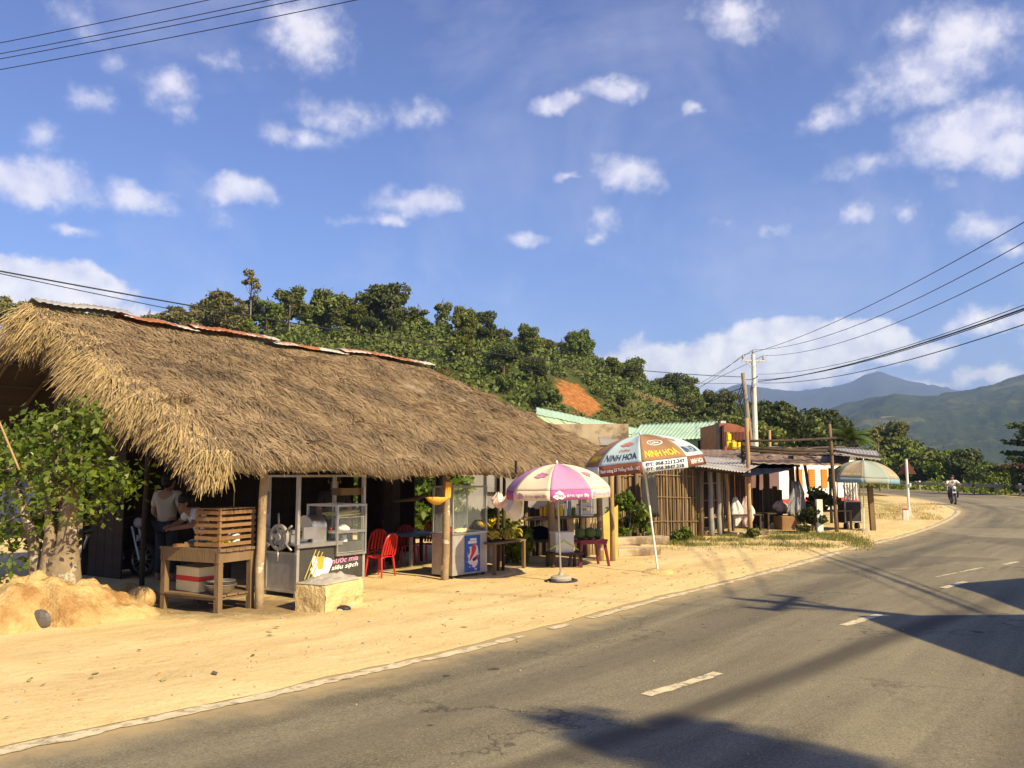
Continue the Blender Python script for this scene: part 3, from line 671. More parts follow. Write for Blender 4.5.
# --- distant mountains
def mountain(name, sil, D, front, seed, matn, rough, lo=-420, hi=1560):
    xs = [q[0] for q in sil]; ys = [q[1] for q in sil]
    def crest(px): return float(np.interp(px, xs, ys))
    nu, nv = 420, 44
    def fn(u, v):
        px = lo + (hi - lo) * u; t = -0.25 + 1.25 * v
        top = P(px, crest(px), D); k_ = 1 - front * max(0, t) if t > 0 else 1 - t * .25
        dirx = top.x / D; Y = D * k_
        hgt = (top.z) * (max(0, 1 - abs(t) ** 1.15 if t > 0 else 1 + t * 3.2))
        r_ = mnoise.ridged_multi_fractal(Vector((px * .012 + seed, t * 2.2 + px * .004, seed)), 1, 2.1, 5, 1, 2)
        hgt += rough * D * ((r_ - 1.1) * min(1, abs(t) * 5) * (1 - max(0, t)) * .8 + .05 * fbm(px, t * 60, .05, seed, 5) * (1 if t > -.05 else 0)) + D * .0022 * fbm(px, t * 300, .22, seed + 3, 4)
        return (dirx * Y, Y, max(hgt, -.8))
    g = MB(); g.grid(fn, nu, nv); return tag(g.build(name, matn, smooth='all'), kind='structure')


M['mount_far'] = mat('forested_mountain', (.045, .062, .034), (.026, .040, .024), .004, .95, spec=.05, detail=8)
m = bpy.data.materials.new('patchwork_hills'); m.use_nodes = True; n = NT(m.node_tree); b = m.node_tree.nodes['Principled BSDF']
ge = n.n('ShaderNodeNewGeometry'); pos = ge.outputs['Position']
c = n.mix(n.maprange(n.noise(pos, .0045, 6, .62).outputs['Fac'], .4, .62), (.038, .060, .026), (.075, .098, .036))
c = n.mix(n.maprange(n.noise(n.vec('ADD', pos, (500, 90, 3)), .006, 5, .6).outputs['Fac'], .56, .62, 0, .75), c, (.17, .17, .07))
c = n.mix(n.maprange(n.noise(n.vec('ADD', pos, (900, 0, 0)), .007, 5, .6).outputs['Fac'], .66, .70, 0, .9), c, (.46, .36, .22))
c = n.mix(n.maprange(n.noise(pos, .06, 5, .7).outputs['Fac'], .4, .7, 0, .5), c, (.025, .04, .016))
n.put(b.inputs['Base Color'], c); b.inputs['Roughness'].default_value = .95; b.inputs['Specular IOR Level'].default_value = .05
bp = n.n('ShaderNodeBump'); bp.inputs['Strength'].default_value = 1; bp.inputs['Distance'].default_value = 14; n.put(bp.inputs['Height'], n.noise(pos, .03, 8, .72).outputs['Fac']); m.node_tree.links.new(bp.outputs[0], b.inputs['Normal']); M['mount_mid'] = m
mountain('mountains', [(-420, 420), (560, 400), (640, 396), (700, 396), (740, 384), (765, 388), (800, 391), (825, 388), (850, 383), (866, 374), (880, 371), (893, 377), (930, 385), (968, 392), (1010, 398), (1060, 395), (1200, 380), (1560, 400)], 5600, .45, 3.1, 'mount_far', .014)
mountain('hills', [(-420, 470), (690, 462), (760, 440), (800, 420), (830, 408), (858, 400), (890, 396), (935, 396), (965, 391), (988, 386), (1005, 380), (1024, 374), (1070, 358), (1150, 340), (1300, 345), (1560, 380)], 2300, .58, 8.4, 'mount_mid', .015)

# ================================================================== VEGETATION
rng = np.random.default_rng(11)


def clump_crown(nc, rx, ry, rz, zc, cr, per, size, seed, low=-.7, flat=.4, gap=1.0):
    r_ = np.random.default_rng(seed); cs = []
    for _ in range(nc):
        for _t in range(50):
            q = r_.uniform(-1, 1, 3)
            if .25 < np.linalg.norm(q) < 1 and q[2] > low: break
        cs.append((q[0] * rx, q[1] * ry, zc + q[2] * rz, cr * r_.uniform(.6, 1.25)))
    out = []
    for x, y, z, c in cs:
        k = int(per * r_.uniform(.7, 1.2)); d = r_.normal(size=(k, 3)); d /= np.linalg.norm(d, axis=1)[:, None]
        rad = c * r_.uniform(.3, 1.0, k) ** .6 * (1 + (r_.random(k) < .16) * r_.uniform(0, .45, k))
        out.append(np.array([x, y, z]) + d * rad[:, None] * np.array([1, 1, .72]))
    cent = np.concatenate(out)
    return leaf_cloud(cent, size, r_, flat), cs


def tree_proto(name, label, cat, cs_args, leafm, h_trunk, r_trunk, seed, bark='bark_dark', limbs=6, lean=0.0):
    t = thing(name, label, cat)
    (v, f), cs = clump_crown(*cs_args, seed=seed)
    np_mesh('crown', v, f, leafm, t)
    r_ = random.Random(seed); g = MB()
    top = Vector((lean, 0, h_trunk)); pts = [Vector((0, 0, -.4)), Vector((lean * .2, .05, h_trunk * .35)), Vector((lean * .6, -.06, h_trunk * .7)), top]
    g.tube(pts, [r_trunk * 1.25, r_trunk, r_trunk * .75, r_trunk * .4], 7)
    for c in sorted(cs, key=lambda c: -c[3])[:limbs]:
        st = pts[1].lerp(pts[3], r_.uniform(.2, .95)); e = Vector(c[:3]); md = st.lerp(e, .55) + Vector((0, 0, -.15 * (e - st).length))
        g.tube([st, md, e], [r_trunk * .42, r_trunk * .28, r_trunk * .1], 5)
    g.build('trunk', bark, t, smooth='all')
    return t


def cs(nc, rx, ry, rz, zc, cr, per, size, low=-.7, flat=.4): return (nc, rx, ry, rz, zc, cr, per, size)


# kinds of hill tree
protos = {
    'broad': tree_proto('broadleaf_tree', 'x', 'tree', cs(20, 2.5, 2.5, 2.1, 4.3, 1.15, 230, .30), 'leaf_hill', 4.2, .17, 21),
    'tall': tree_proto('tall_tree', 'x', 'tree', cs(18, 1.6, 1.6, 3.0, 5.2, 1.0, 230, .29), 'leaf_hill', 6.2, .15, 22),
    'bushy': tree_proto('bushy_tree', 'x', 'tree', cs(16, 2.1, 2.1, 1.4, 2.3, 1.05, 220, .27), 'leaf_hill', 2.3, .12, 23),
    'olive': tree_proto('olive_tree', 'x', 'tree', cs(20, 2.6, 2.4, 2.6, 5.0, 1.05, 190, .28), 'leaf_olive', 5.2, .17, 24),
    'yellow': tree_proto('yellow_green_tree', 'x', 'tree', cs(15, 1.9, 1.9, 1.7, 3.0, .95, 210, .26), 'leaf_yellow', 3.0, .11, 25),
    'reddish': tree_proto('reddish_bush', 'x', 'bush', cs(12, 1.9, 1.9, 1.1, 1.7, .9, 200, .26), 'leaf_red', 1.8, .10, 26),
    'dark': tree_proto('dark_tree', 'x', 'tree', cs(24, 2.5, 2.5, 2.3, 4.6, 1.1, 230, .28), 'leaf_dark', 4.4, .17, 27),
    'pale': tree_proto('thin_tree', 'x', 'tree', cs(13, 1.0, 1.0, 2.9, 6.6, .62, 70, .22), 'leaf_olive', 9.0, .12, 28, bark='bark', limbs=12),
    'feather': tree_proto('layered_tree', 'x', 'tree', cs(14, 1.4, 1.4, 2.5, 5.0, .75, 130, .24), 'leaf_hill', 7.0, .12, 29, limbs=13),
}
HZ = {k_: max(v_.co.z for v_ in next(c_ for c_ in COL.objects if c_.parent == p_ and c_.name.startswith('crown')).data.vertices) for k_, p_ in protos.items()}
used = set()


def put_tree(kind, x, y, z, sc, label, group=None, sq=1.0):
    p = protos[kind]; rot = rnd.uniform(0, 6.28); s3 = (sc * rnd.uniform(.9, 1.12), sc * rnd.uniform(.9, 1.12), sc * sq)
    if kind not in used:
        used.add(kind); o = p; o.location = (x, y, z); o.rotation_euler = (0, 0, rot); o.scale = s3; o['label'] = label
        if group: o['group'] = group
        return o
    return dup(p, (x, y, z), rot, label, group, s3)


# scattered forest, nearest ones largest; the cutting stays open
cand = []
for gx in np.arange(-150, 110, 4.3):
    for gy in np.arange(46, 280, 4.3):
        x = gx + rnd.uniform(-2.3, 2.3); y = gy + rnd.uniform(-2.3, 2.3); z = H(x, y)
        if z < .4: continue
        px, py = Wp(x, y, z)
        if not (-60 < px < 800): continue
        # skip trees behind the crest and trees that stand in front of the cuttings
        if max(H(x * k, y * k) - (EYE + (z + 6 - EYE) * k) for k in (.94, .88, .8, .7)) > 0: continue
        tp = Wp(x, y, z + 4.5)
        if 550 < px < 612 and tp[1] < 408 and py > 380: continue
        if 636 < px < 684 and tp[1] < 414 and py > 397 and rnd.random() < .55: continue
        cand.append((y, x, z, px, py))
cand.sort()
# thin evenly to what can be told apart
grp = 'trees on the wooded hillside'
step = max(1.0, len(cand) / 232.0); keep = [cand[int(i * step)] for i in range(int(len(cand) / step))]
HL = {'broad': 'broad green tree of the forest covering the hillside', 'tall': 'tall narrow green tree of the forest covering the hillside',
      'bushy': 'low bushy green tree of the forest covering the hillside', 'olive': 'dull olive tree of the forest covering the hillside',
      'yellow': 'yellowish green tree of the forest covering the hillside', 'reddish': 'dry reddish brown bush on the wooded hillside',
      'dark': 'dark green tree of the forest covering the hillside', 'feather': 'thin feathery tree of the forest covering the hillside', 'pale': 'thin pale tree standing up from the forest crest at the left'}
for y, x, z, px, py in keep:
    w = [('broad', 2.4), ('bushy', 2.8), ('tall', 3.0), ('feather', 2.4), ('dark', 1.2), ('yellow', 1.5 if px > 250 else .8), ('olive', 3.0 if px < 330 else .8), ('reddish', 2.4 if 590 < px < 720 and py > 395 else .06)]
    kd = rnd.choices([a for a, _ in w], [b for _, b in w])[0]
    put_tree(kd, x, y, z, rnd.uniform(.46, .80) * (1.1 if y > 140 else 1.0), HL[kd], 'bushes on the wooded hillside' if kd == 'reddish' else grp, rnd.uniform(.85, 1.15))

# the crest: crowns against the sky
SKX = [120, 150, 180, 230, 300, 330, 370, 420, 450, 480, 520, 560, 620, 680, 720, 760]; SKYY = [322, 312, 303, 296, 294, 293, 296, 316, 318, 322, 330, 338, 362, 388, 402, 418]; SKD = [100, 104, 107, 112, 118, 121, 126, 131, 135, 140, 149, 160, 178, 203, 220, 245]
px = 128.0
while px < 756:
    D = float(np.interp(px, SKX, SKD)) + rnd.uniform(-7, 3); kd = rnd.choice(('broad', 'tall', 'feather', 'olive', 'bushy', 'dark', 'tall', 'feather')) if px > 330 else rnd.choice(('olive', 'feather', 'olive', 'tall', 'pale', 'feather'))
    q = P(px, float(np.interp(px, SKX, SKYY)) + abs(rnd.gauss(0, 5)), D); hz = HZ[kd]; sc = max(.5, min(1.0, (q.z - H(q.x, D) + .6) / hz)) * rnd.uniform(.9, 1.0); sc = min(sc, .86 if kd != 'bushy' else 1.2)
    put_tree(kd, q.x, D, q.z - hz * sc, sc, HL[kd], grp); px += rnd.uniform(9, 15)

# trees of the skyline that stand out: kind, px, top py, distance, height scale, label
SKY = [('pale', 252, 268, 112, 1.0, 'tall thin pale tree rising above the hill crest'),
       ('dark', 386, 281, 122, 1.25, 'large round dark tree crowning the hill'),
       ('broad', 330, 286, 120, 1.1, 'wide dark green tree on the crest left of the round dark tree'),
       ('tall', 290, 284, 116, .95, 'narrow green tree on the crest just right of the tall pale tree'),
       ('olive', 215, 290, 112, 1.1, 'olive rounded tree on the crest left of the tall pale tree'),
       ('feather', 418, 306, 128, .8, 'small pointed tree right of the large round dark tree'),
       ('pale', 474, 311, 132, .62, 'small wispy pale tree on the falling crest'),
       ('dark', 484, 310, 132, .72, 'small dark tree beside the wispy pale tree on the crest'),
       ('feather', 586, 338, 150, .95, 'dark layered tree high on the slope above the orange cutting'),
       ('olive', 64, 303, 96, .78, 'olive tree behind the left end of the roof ridge'),
       ('olive', 10, 296, 92, .9, 'olive tree at the left edge of the picture above the roof'),
       ('olive', 112, 311, 102, .7, 'short olive tree above the left part of the ridge'), ('feather', 84, 307, 99, .8, 'thin feathery tree between two olive trees above the left part of the ridge'), ('feather', 35, 303, 94, .8, 'thin feathery tree near the left edge above the roof'),
       ('feather', 724, 398, 200, .8, 'pointed pale green tree at the low end of the hill near the poles')]
for kd, px, py, D, sc, lb in SKY:
    q = P(px, py, D); hz = HZ[kd] * sc; put_tree(kd, q.x, D, q.z - hz, sc, lb)

# ground cover of the hill: bushes nobody could count
v_all = []; f_all = []; off = 0; r_ = np.random.default_rng(5)
pts = []
while len(pts) < 8000:
    x = r_.uniform(-125, 100); y = r_.uniform(44, 265); z = H(x, y)
    if z < .1: continue
    px, py = Wp(x, y, z)
    if not (-40 < px < 790): continue
    if math.hypot((x - bank.x) / 3.6, (y - bank.y) / 6.0) < 1.0 or math.hypot((x - bank2.x) / 6.5, (y - bank2.y) / 7) < .9: continue
    tp = Wp(x, y, z + 1.2)
    if 557 < px < 598 and 386 < tp[1] < 408 and y < bank.y + 1: continue
    pts.append((x, y, z))
cent = []
for x, y, z in pts:
    k = r_.integers(18, 44); rr = r_.uniform(.7, 1.6) + (r_.random() < .3) * r_.uniform(0, 1.3)
    d = r_.normal(size=(k, 3)); d /= np.linalg.norm(d, axis=1)[:, None]; d[:, 2] = np.abs(d[:, 2])
    cent.append(np.array([x, y, z]) + d * rr * r_.uniform(.4, 1, (k, 1)) * np.array([1, 1, 1.45]))
v, f = leaf_cloud(np.concatenate(cent), .34, r_, .5)
tag(np_mesh('undergrowth', v, f, 'leaf_hill'), 'green scrub covering the ground between the hillside trees', 'undergrowth', kind='stuff')

# trees and bushes at the foot of the hill and round the bend: kind, px, top py, distance, scale, label
LOW = [('dark', 776, 399, 74, .95, 'dark green tree just right of the concrete utility pole'),
       ('broad', 800, 412, 82, .95, 'dense green tree second to the right of the utility pole'),
       ('dark', 822, 407, 88, 1.0, 'rounded dark tree between the utility pole and the palm'),
       ('broad', 740, 398, 96, 1.0, 'green tree behind the leaning wooden pole'),
       ('tall', 764, 418, 62, .75, 'narrow green tree hiding the foot of the utility pole'),
       ('dark', 838, 428, 80, .7, 'low dark tree left of the palm'),
       ('tall', 884, 419, 72, .82, 'slender green tree right of the palm'),
       ('pale', 877, 424, 66, .55, 'thin bare grey tree standing before the slender green tree'),
       ('broad', 902, 432, 76, .75, 'green tree sloping down to the right behind the bend'),
       ('bushy', 925, 446, 80, .95, 'bushy green tree behind the guard rail left of the rider'),
       ('yellow', 914, 447, 58, .75, 'bright yellow green bush behind the road sign'),
       ('yellow', 893, 455, 56, .6, 'small yellow green bush just left of the white sign post'),
       ('yellow', 948, 449, 72, .78, 'yellow green bush above the motorcyclist'),
       ('dark', 966, 447, 86, .72, 'small round dark tree behind the guard rail'),
       ('bushy', 985, 462, 74, .68, 'low green bush behind the middle of the guard rail'),
       ('bushy', 938, 462, 66, .6, 'low green bush behind the guard rail beside the rider'),
       ('yellow', 1003, 468, 68, .5, 'small yellowish bush behind the right part of the guard rail'),
       ('reddish', 1012, 460, 90, .9, 'dry brown bush behind the right part of the guard rail'),
       ('bushy', 962, 466, 64, .55, 'low green bush right of the rider behind the rail'),
       ('bushy', 1030, 464, 62, .6, 'green bush at the right edge behind the rail'),
       ('broad', 868, 445, 60, .5, 'low broad bush under the palm')]
for kd, px, py, D, sc, lb in LOW:
    if 880 < px < 990: k_ = max(1, (112 - (px - 902) * .2) / D); D *= k_; sc *= k_
    q = P(px, py, D); hz = HZ[kd] * sc
    put_tree(kd, q.x, D, min(q.z - hz, 1.2), sc, lb, None)

# palm beyond the stalls
def palm(name, label, x, y, h, L, nf, seed):
    t = thing(name, label, 'palm', (x, y, 0)); r_ = random.Random(seed)
    g = MB(); g.tube([(0, 0, -.3), (.1, 0, h * .5), (.05, 0, h)], [.2, .15, .13], 8); g.build('trunk', 'bark_dark', t, smooth='all')
    for i in range(nf):
        a = 6.283 * i / nf + r_.uniform(-.2, .2); e = r_.uniform(.45, 1.45); g = MB(); pr = None; seg = 12
        for k in range(seg + 1):
            u = k / seg; rr = L * u * math.cos(e * (1 - .55 * u)); zz = h + L * (math.sin(e) * u - .75 * u * u * (1.35 - e * .5))
            c = Vector((math.cos(a) * rr, math.sin(a) * rr, zz)); side = Vector((-math.sin(a), math.cos(a), 0))
            if pr is not None:
                for sg in (-1, 1):
                    for q in range(2):
                        b0 = pr.lerp(c, q * .5); wl = L * .27 * math.sin(math.pi * min(1, .12 + u * .9)) * r_.uniform(.8, 1.1); d = (c - pr).normalized()
                        tip = b0 + side * sg * wl * .8 + d * wl * .55 + Vector((0, 0, -wl * .45)); w = d * .05
                        g.add([b0 - w, b0 + w, tip], [(0, 1, 2)])
            pr = c
        g.build('frond', 'frond', t)
    return t
q = P(851, 440, 47); palm('coconut_palm', 'coconut palm with spreading fronds behind the third umbrella', q.x, 47, q.z, 1.75, 17, 4)

# layered tree entering at the right edge, beyond the rail
t = thing('layered_branch_tree', 'dark tree with flat layered branches entering at the right edge', 'tree', (38.2, 62, 0)); g = MB(); g.tube([(0, 0, -.4), (.15, 0, 2.6), (.05, 0, 5.3)], [.2, .15, .05], 7); cc = []
r_ = np.random.default_rng(3)
for i in range(16):
    z = 1.4 + i * .25; a = i * 2.4; L = (2.9 - .10 * i) * r_.uniform(.75, 1.1); e = Vector((math.cos(a) * L, math.sin(a) * L, z + .25)); s_ = Vector((.1, 0, z)); g.tube([s_, s_.lerp(e, .5) + Vector((0, 0, .12)), e], [.06, .04, .015], 5)
    for k in range(5):
        c = s_.lerp(e, .35 + .16 * k); d = r_.normal(size=(44, 3)) * np.array([.32, .32, .09]); cc.append(np.array(c) + d)
g.build('trunk', 'bark_dark', t, smooth='all'); v, f = leaf_cloud(np.concatenate(cc), .2, r_, 1.5); np_mesh('crown', v, f, 'leaf_dark', t)

# scrub and tall plants behind the guard rail, far woods of the valley
def scrub(name, label, spots, size, matn, seed, hmul=1.0):
    r_ = np.random.default_rng(seed); cent = []
    for x, y, z, rr in spots:
        k = int(40 * min(3, rr)); d = r_.normal(size=(k, 3)); d /= np.linalg.norm(d, axis=1)[:, None]; d[:, 2] = np.abs(d[:, 2]) * hmul
        cent.append(np.array([x, y, z]) + d * rr * r_.uniform(.3, 1, (k, 1)))
    v, f = leaf_cloud(np.concatenate(cent), size, r_, .4); return tag(np_mesh(name, v, f, matn), label, 'undergrowth', kind='stuff')
sp = []
for i in range(520):
    s_ = rnd.uniform(s_near + 44, S_MAX); o_ = RW * 1.12 + rnd.uniform(2.0, 12); q = edge_pt(s_, o_); sp.append((q.x, q.y, -.3, rnd.uniform(.35, .85) + .05 * (o_ - RW)))
scrub('rail_scrub', 'tangle of green scrub behind the guard rail', sp, .26, 'leaf_yellow', 8, 1.1)
sp = []
for i in range(420):
    Y = 170 + 430 * rnd.random() ** 1.4; px = rnd.uniform(600, 1100); q = P(px, 470, Y); sp.append((q.x, Y, -.5, rnd.uniform(1.3, 3.0) * (1 + Y / 300)))
scrub('far_woodland', 'far belt of trees in the valley below the hills', sp, .75, 'leaf_hill', 9)

# tall maize-like plants behind the rail
def stalk_plant(name, label, x, y, h, seed, group=None):
    t = thing(name, label, 'plant', (x, y, 0), 0, group); r_ = random.Random(seed); g = MB(); l = MB()
    for _ in range(3):
        bx, by = r_.uniform(-.15, .15), r_.uniform(-.15, .15); g.tube([(bx, by, -.1), (bx * 1.3, by * 1.3, h)], [.03, .012], 5)
        for k in range(7):
            z = h * (.25 + .11 * k); a = r_.uniform(0, 6.28); L = .55; d = Vector((math.cos(a), math.sin(a), 0)); w = Vector((-d.y, d.x, 0)) * .05; b0 = Vector((bx, by, z))
            l.add([b0 - w, b0 + w, b0 + d * L * .6 + w + Vector((0, 0, .3)), b0 + d * L * .6 - w + Vector((0, 0, .3)), b0 + d * L + Vector((0, 0, .1))], [(0, 1, 2, 3), (3, 2, 4)])
    g.build('stem', 'frond', t); l.build('leaves', 'leaf_yellow', t); return t
for i, (px, py, D) in enumerate([(970, 470, 64), (1004, 472, 62), (976, 476, 66), (992, 474, 67), (936, 470, 70)]):
    x = (px - 512) / F_PX * D; stalk_plant('tall_plant', 'tall stalk of leaves standing behind the guard rail', x, D, 1.5 + (478 - py) * .06 + .4, i, 'stalk plants behind the guard rail')

# ================================================================== THATCHED SHOP
SH_A = Vector((-3.45, 9.45, 0)); SH_R = R(54.0)
cu_, su_ = math.cos(SH_R), math.sin(SH_R)


def SW(u, v, z=0.0):
    """shop frame (along the front, inwards) to world"""
    return Vector((SH_A.x + u * cu_ - v * su_, SH_A.y + u * su_ + v * cu_, z))


shop = thing('thatched_shop', 'open roadside shop under a big shaggy thatched roof', 'shop', tuple(SH_A), SH_R)
LU, VR, ZE, ZR, VB, ZB = 9.7, 4.3, 1.95, 4.12, 7.1, 2.55


def roof_z(u, v):
    if v <= VR: z = ZE + (ZR - ZE) * (v / VR) ** .96
    else: z = ZR + (ZB - ZR) * (v - VR) / (VB - VR)
    lump = .10 * fbm(u, v, .55, 12) + .035 * fbm(u, v, 1.9, 4) + .05 * max(0, fbm(u * .5, v * 1.6, 2.4, 31))
    return z + lump * min(1, .35 + abs(v - VR)) - .05 * math.sin(math.pi * u / LU) + (.05 if u < .5 and v < 1 else 0)


def edge_v(u): return .10 * fbm(u, 0, .9, 6)


def edge_u(v): return .12 * fbm(v, 3, .8, 2)


g = MB()
NU, NV = 60, 46
g.grid(lambda a, b: (edge_u(VB * b) * (1 - a) + LU * a - 1.2 * a * max(0, 1 - abs(b * VB - 4.3) / 4.3) , edge_v(LU * a) * (1 - b) + VB * b, roof_z(LU * a, VB * b) - .085), NU, NV, thick=(0, 0, -.155))
g.build('thatch_bed', 'thatch_core', shop, smooth='all')


def blades(base, dirs, L, Wd, lift, rng_):
    """thin straws: base points, directions, lengths; two segments, bent downwards"""
    n_ = len(base); side = np.cross(dirs, rng_.normal(size=(n_, 3)) * .35 + np.array([0, 0, 1.0])); side /= np.linalg.norm(side, axis=1)[:, None] + 1e-9
    w = (Wd * rng_.uniform(.6, 1.4, n_))[:, None] * .5
    mid = base + dirs * (L * .55)[:, None] + np.array([0, 0, 1]) * lift[:, None]; tip = base + dirs * L[:, None] + np.array([0, 0, -1]) * (L * .10)[:, None] + np.array([0, 0, 1]) * (lift * .6)[:, None]
    v = np.stack([base - side * w, base + side * w, mid + side * w * .8, mid - side * w * .8, tip + side * w * .25, tip - side * w * .25], 1).reshape(-1, 3)
    i = np.arange(n_) * 6; f = np.concatenate([np.stack([i, i + 1, i + 2, i + 3], 1), np.stack([i + 3, i + 2, i + 4, i + 5], 1)]); return v, f


def slope_frame(u, v):
    e = .05; z0 = np.array([roof_z(a, b) for a, b in zip(u, v)]); z1 = np.array([roof_z(a, b - e if b <= VR else b + e) for a, b in zip(u, v)])
    sg = np.where(v <= VR, -1.0, 1.0); d = np.stack([np.zeros_like(u), sg * e, z1 - z0], 1); d /= np.linalg.norm(d, axis=1)[:, None]; return z0, d


r_ = np.random.default_rng(2)
n_ = 100000; u = r_.uniform(-.02, LU, n_); v = VR * (1 - r_.uniform(0, 1, n_) ** .93); u = u - 1.2 * (u / LU) * (v / VR)
z0, d = slope_frame(u, v)
yaw = np.array([.30 * fbm(a, b, 1.3, 20) + .08 for a, b in zip(u, v)]) + r_.normal(0, .42, n_)
d2 = d + np.stack([yaw, np.zeros(n_), r_.normal(-.02, .035, n_)], 1); d2 /= np.linalg.norm(d2, axis=1)[:, None]
vv, ff = blades(np.stack([u, v, z0 - .03], 1), d2, r_.uniform(.14, .42, n_), .0095, r_.uniform(.0, .018, n_) + (r_.random(n_) < .05) * .03, r_)
n2 = 4000; u2 = r_.uniform(0, LU, n2); v2 = r_.uniform(VR, VB, n2); z2, dd = slope_frame(u2, v2)
vb, fb = blades(np.stack([u2, v2, z2 - .03], 1), dd, r_.uniform(.3, .6, n2), .03, r_.uniform(0, .04, n2), r_)
np_mesh('thatch', np.concatenate([vv, vb]), np.concatenate([ff, fb + len(vv)]), 'thatch', shop)
# ragged fringe at the eave and the near gable
n3 = 13000; u3 = r_.uniform(-.05, LU, n3); v3 = np.array([edge_v(a) for a in u3]) + r_.uniform(0, .30, n3); z3 = np.array([roof_z(a, max(b, 0)) for a, b in zip(u3, v3)]) - r_.uniform(.03, .24, n3)
d3 = np.stack([r_.normal(.05, .22, n3), -np.abs(r_.normal(.75, .2, n3)), r_.normal(-.55, .18, n3)], 1); d3 /= np.linalg.norm(d3, axis=1)[:, None]
ln = np.array([.17 + .08 * fbm(a, 0, 1.6, 1) for a in u3]); L3 = np.clip(.46 * ln * r_.uniform(.5, 1.6, n3) * np.where(u3 < 1.0, 1.55 - .55 * u3, 1), .06, .6)
va, fa = blades(np.stack([u3, v3, z3], 1), d3, L3, .011, np.zeros(n3), r_)
np_mesh('eave_fringe', va, fa, 'thatch', shop)
n4 = 20000; v4 = VR * r_.uniform(-.02, 1.0, n4); u4 = np.array([edge_u(b) for b in v4]) + r_.uniform(0, .42, n4) ** 1.2; z4 = np.array([roof_z(max(a, 0), max(b, 0)) for a, b in zip(u4, v4)]) - r_.uniform(.0, .24, n4)
tuft = np.array([fbm(b, 7, 1.3, 3) for b in v4])
d4 = np.stack([-np.abs(r_.normal(.62, .22, n4)), r_.normal(-.55, .22, n4) + .3 * tuft, r_.normal(-.72, .2, n4)], 1); d4 /= np.linalg.norm(d4, axis=1)[:, None]
L4 = np.clip((.46 + .22 * tuft) * r_.uniform(.5, 1.35, n4), .1, .85)
vc, fc = blades(np.stack([u4, v4, z4], 1), d4, L4 * np.clip(.62 + v4 * .35, .62, 1), .0115, np.zeros(n4), r_)
np_mesh('gable_fringe', vc, fc, 'thatch_gold', shop)
# rusty sheets capping the ridge
edges_r = [0.05, 1.35, 2.55, 4.2, 5.9, 8.5]
for i in range(5):
    a0, a1 = edges_r[i], edges_r[i + 1] + .12; dz = [.10, .06, .10, .05, .08][i]; tl = [.03, -.02, .02, -.01, .0][i]; g = MB()
    g.grid(lambda a, b: (a0 + (a1 - a0) * a, VR + (-.20 + .40 * b) , roof_z(a0 + (a1 - a0) * a, VR) + dz + (.004 if i % 2 else .008) * math.sin((a0 + (a1 - a0) * a) * 60) + .02 * fbm(a * 3, i, 1, 2) - .42 * abs(-.20 + .40 * b) + tl * (a - .5) * 2), 44, 6, thick=(0, 0, -.006))
    s_ = g.build('ridge_sheet', 'tin' if i == 0 else 'rust', shop, smooth='all')
    if i == 0: s_['label'] = 'pale tin ridge sheet at the left end'
# dark slat-coloured sheet under the thatch, added to keep the underside dark
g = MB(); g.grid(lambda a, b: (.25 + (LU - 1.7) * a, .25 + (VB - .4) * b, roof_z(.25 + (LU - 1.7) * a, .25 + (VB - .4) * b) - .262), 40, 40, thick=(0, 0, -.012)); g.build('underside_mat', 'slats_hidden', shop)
# roof timbers
g = MB()
for v in (.35, VR, 6.7): g.tube([(-.15, v, roof_z(.2, v) - .34), (LU * .5, v, roof_z(LU * .5, v) - .33), (LU - (1.3 if v > 1 else .2), v, roof_z(LU, v) - .34)], .05, 7)
for i in range(12):
    u = .1 + i * (LU - 1.5) / 11; g.tube([(u, .1, roof_z(u, .1) - .31), (u, VR, roof_z(u, VR) - .31), (u, VB - .1, roof_z(u, VB) - .31)], .032, 6)
for v in np.arange(.7, VB, .42): g.tube([(.0, v, roof_z(.2, v) - .29), (LU * .5, v, roof_z(LU * .5, v) - .29), (LU - 1.3, v, roof_z(LU, v) - .29)], .018, 5)
g.build('rafters', 'dark_wood', shop, smooth='all')
# posts
def shop_post(u, v, r, lean=(0, 0), mt='post', lab=None):
    g = MB(); zt = roof_z(u, v) - .25; k = 7
    g.tube([(u + lean[0] * i / k + .012 * math.sin(i * 2.1 + u), v + lean[1] * i / k + .012 * math.cos(i * 1.7 + u), -.05 + (zt + .05) * i / k) for i in range(k + 1)], [r * (1.12 - .14 * i / k + .04 * math.sin(i * 3 + v)) for i in range(k + 1)], 10)
    o = g.build('post', mt, shop, smooth='all')
    if lab: o['label'] = lab
def to_shop(x, y):
    dx, dy = x - SH_A.x, y - SH_A.y; return dx * cu_ + dy * su_, -dx * su_ + dy * cu_
for (px, py), r, mt, lb in (((258, 611), .052, 'post', 'pale peeling front post'), ((445, 582), .056, 'post', 'pale peeling front post'), ((141, 588), .035, 'dark_wood', None)):
    u, v = to_shop(*G(px, py)); shop_post(u, v, r, (.03, 0), mt, lb)
shop_post(.5, VR - .1, .085, (0, 0), 'dark_wood'); shop_post(8.9, .5, .06, (0, 0), 'dark_wood'); shop_post(9.0, VR, .08, (0, 0), 'dark_wood'); shop_post(8.9, 6.6, .07, (0, 0), 'dark_wood'); shop_post(.6, 6.6, .07, (0, 0), 'dark_wood'); shop_post(4.6, 6.6, .07, (0, 0), 'dark_wood')
u, v = to_shop(*P(391, 560, 16.2).xy); g = MB(); g.box((u, v, 1.3), (.20, .24, 2.6)); g.build('pillar', 'dark_wood', shop)
